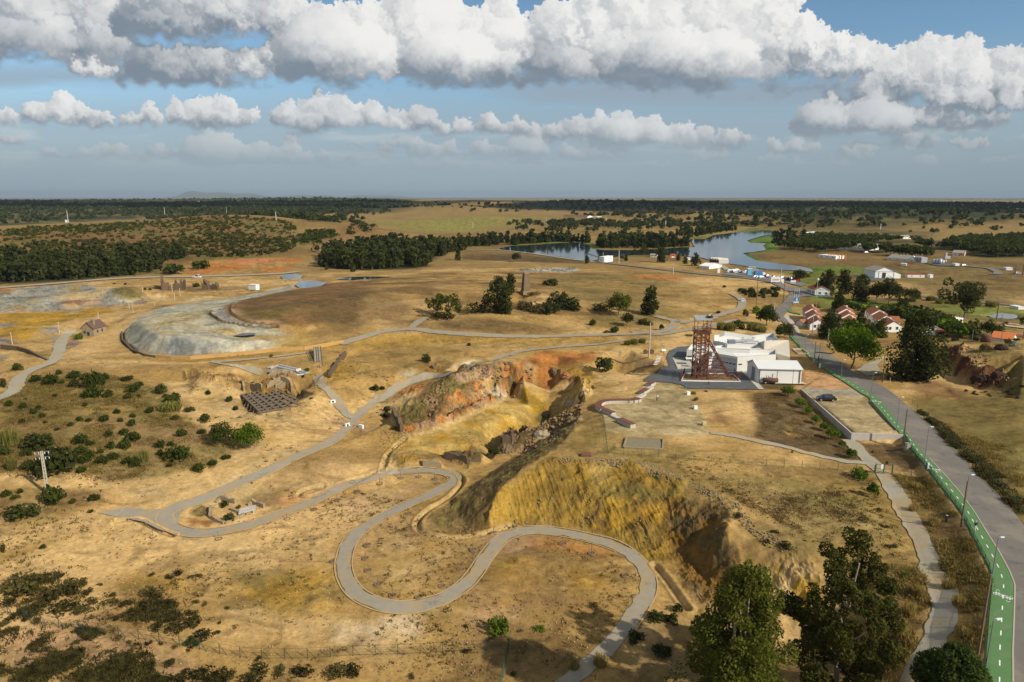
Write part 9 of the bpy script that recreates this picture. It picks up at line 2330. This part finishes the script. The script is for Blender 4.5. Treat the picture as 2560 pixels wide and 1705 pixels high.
def truck(p,rz,L,H_,label,body,letter=None,cabm=None,name='truck'):
 r=empty(name,p,rz,label,'truck');MB().box((-.6,0,H_/2+.5),(L,2.5,H_-.6)).build('cargo_box',body,r);MB().box((L/2+.5,0,1.5),(1.7,2.3,2.2)).build('cab',cabm or body,r);MB().box((L/2+1.36,0,1.9),(.04,1.9,.8)).build('windscreen',M_GLASS,r)
 for x in (-L * .38,-L * .22, L * .45):
  for s in(-1,1):MB().tube((x,s*1.0,.5),(x,s*1.3,.5),.5,.5,12).build('wheel',M_TYRE,r)
 if letter:
  for i in range(9):MB().box((-.6-L*.3+L*.6*i/8,-1.27,H_*.62),(L*.045,.03,.55+.25*(i%3==0))).build('side_lettering',letter,r)
 return r
a, b = G1('M',1090,580), G1('M',1280,582)
truck((a+b)/2+[0,1,0],.03,np.linalg.norm((b-a)[:2])*.9,3.6,'white lorry with red lettering on its side below the vehicle park',pmat('lorry_white',(.62,.60,.58),.7),M_REDP)
a, b = G1('M',700,400), G1('M',855,405)
truck((a+b)/2+[0,3,.3],-.1,np.linalg.norm((b-a)[:2])*.85,4.2,'pale grey box lorry in the vehicle park',M_CARS)
a,b=G1('M',800,468),G1('M',960,470);truck((a+b)/2+[0,2,.3],.05,np.linalg.norm((b-a)[:2])*.8,3.4,'blue and white lorry in the vehicle park',M_BLUE,None,M_CARW)
p=G1('M',680,435);r=empty('blue_kiosk',p,0,'pale blue kiosk in the vehicle park','kiosk');MB().box((0,0,2.2),(2.6,2.2,4.4)).build('body',pmat('sky_blue',(.12,.38,.55),.7),r);MB().box((0,0,4.5),(2.9,2.5,.2)).build('roof',M_WHITE,r)
p=G1('M',1490,600);r=empty('white_board',p,0,'small white and blue board beside the road below the vehicle park','sign');MB().box((0,0,1.6),(3.0,.12,1.6)).build('panel',M_WHITE,r);MB().box((0,-.08,1.3),(3.0,.03,.4)).build('blue_strip',M_BLUE,r);MB().box((0,.05,.4),(.2,.1,.9)).build('post',M_LAMP,r)
p=G1('M',1545,555);r=empty('red_digger',p,.3,'dark red machine parked in front of the round dark tree','machine');MB().box((0,0,1.2),(4.5,2.2,1.2)).build('body',M_REDP,r);MB().box((-.6,0,2.4),(1.8,1.8,1.4)).build('cabin',M_GLASS,r);MB().beam((1.6,0,1.6),(4.2,0,3.2),.4).build('boom',M_REDP,r)
for x in (-1.4,1.4):
 for s in(-1,1):MB().tube((x,s*.9,.55),(x,s*1.25,.55),.55,.55,12).build('wheel',M_TYRE,r)
r=empty('poster_board',G1('M',122,400),0,'white upright board at the left end of the vehicle park','sign');MB().box((0,0,1.9),(1.7,.15,2.8)).build('panel',M_WHITE,r);MB().box((0,.1,.4),(.3,.1,1)).build('post',M_LAMP,r)

# ------------------------------------------------------------------ people
M_SKIN=pmat('skin',(.42,.24,.16),.6);M_HAIR=pmat('dark_hair',(.02,.015,.012),.8);M_SHIRTW=pmat('white_shirt',(.72,.72,.74),.8);M_TROUD=pmat('dark_trousers',(.025,.027,.035),.85)
M_SHIRTN=pmat('navy_shirt',(.02,.03,.075),.85);M_TROUW=pmat('pale_trousers',(.55,.53,.52),.85);M_HAIRG=pmat('grey_hair',(.45,.44,.42),.8)
def person(p,rz,label,shirt,trousers,hair,stride=.0,elbows=0.0,h=1.75):
 root = empty('person', p, rz, label, 'person')
 J={'pelvis':(0,0,.93),'waist':(0,0,1.08),'chest':(0,.01,1.32),'neck':(0,.01,1.48),'head':(0,.02,1.60),'crown':(0,.02,1.72)}
 R={'pelvis':.15,'waist':.14,'chest':.165,'neck':.06,'head':.10,'crown':.08}
 E_=[('pelvis','waist'),('waist','chest'),('chest','neck'),('neck','head'),('head','crown')]
 for s, t in ((-1, 'l'),(1, 'r')):
  st_ = stride * s
  J.update({'hip'+t:(s*.09,0,.88),'knee'+t:(s*.10,st_*.5+.02,.50),'ankle'+t:(s*.10,st_,.09),'toe'+t:(s*.11,st_+.17,.04),
     'sh'+t:(s*.19,.0,1.42),'el'+t:(s*.26,-.02+elbows*.10-st_*.3,1.14),'wr'+t:(s*(.26-.16*elbows),.05+elbows*.24-st_*.5,.90+elbows*.42),'hand'+t:(s*(.25-.2*elbows),.07+elbows*.30-st_*.55,.83+elbows*.52)})
  R.update({'hip'+t:.095,'knee'+t:.06,'ankle'+t:.045,'toe'+t:.035,'sh'+t:.07,'el'+t:.045,'wr'+t:.032,'hand'+t:.04})
  E_+=[('pelvis','hip'+t),('hip'+t,'knee'+t),('knee'+t,'ankle'+t),('ankle'+t,'toe'+t),('chest','sh'+t),('sh'+t,'el'+t),('el'+t,'wr'+t),('wr'+t,'hand'+t)]
  for f in range(4):n_='f%d%s'%(f,t);hx=J['hand'+t];J[n_]=(hx[0]+(f-1.5)*.018,hx[1]+.03+.06*elbows,hx[2]-.085*(1-elbows)+.02*elbows-.005*abs(f-1));R[n_]=.010;E_.append(('hand'+t,n_))
  n_='th'+t;hx=J['hand'+t];J[n_]=(hx[0]-s*.05,hx[1]+.04,hx[2]-.02);R[n_]=.012;E_.append(('hand'+t,n_))
 ks=list(J);me=bpy.data.meshes.new('body');me.from_pydata([J[k]for k in ks],[(ks.index(a),ks.index(b))for a,b in E_],[]);me.update()
 o=link('body',me);sk=o.modifiers.new('skin','SKIN');sk.use_smooth_shade=True
 for i,k in enumerate(ks):me.skin_vertices[0].data[i].radius=(R[k],R[k]);me.skin_vertices[0].data[i].use_root=(k=='pelvis')
 o.modifiers.new('sub', 'SUBSURF').levels = 1
 dg=bpy.context.evaluated_depsgraph_get();m2=bpy.data.meshes.new_from_object(o.evaluated_get(dg));bpy.data.objects.remove(o);m2.materials.clear()
 for m in (M_SKIN, shirt, trousers, M_DARKM): m2.materials.append(m)
 for f in m2.polygons:
  c=f.center;f.material_index=3 if c.z<.10 else(2 if c.z<.95 and abs(c.x)<.19 else(1 if c.z<1.47 and c.z>.93 and not(elbows==0 and abs(c.x)>.22 and c.z<1.14)else 0))
  f.use_smooth = True
 m2.name = 'body'; b = link('body', m2, None, root); b.scale = (1,1,1)
 bm=bmesh.new();bmesh.ops.create_icosphere(bm,subdivisions=2,radius=.115)
 for v_ in bm.verts:v_.co=(v_.co.x*.95,v_.co.y*1.05-.015+.02,max(v_.co.z,-.02)+1.655)
 me=bpy.data.meshes.new('hair');bm.to_mesh(me);bm.free();link('hair',me,hair,root)
 MB().box((-.04,.135,1.625),(.022,.015,.014)).box((.04,.135,1.625),(.022,.015,.014)).build('eyes',M_DARKM,root)
 MB().add([(-.015,.12,1.62),(.015,.12,1.62),(0,.155,1.585),(0,.12,1.58)],[(0,1,2),(0,2,3),(1,3,2)]).build('nose',M_SKIN,root)
 root.scale = (h / 1.77,) * 3
 return root
person(at_z('G',577,982,.04),-1.2,'person in white shirt and dark trousers raising a phone on the terrace',M_SHIRTW,M_TROUD,M_HAIR,.05,1.0)
p=G1('L',828,443);person((p[0],p[1],p[2]+.06),0.1,'grey-haired person in navy shirt and pale trousers walking on the green lane',M_SHIRTN,M_TROUW,M_HAIRG,.16,.0,1.72)
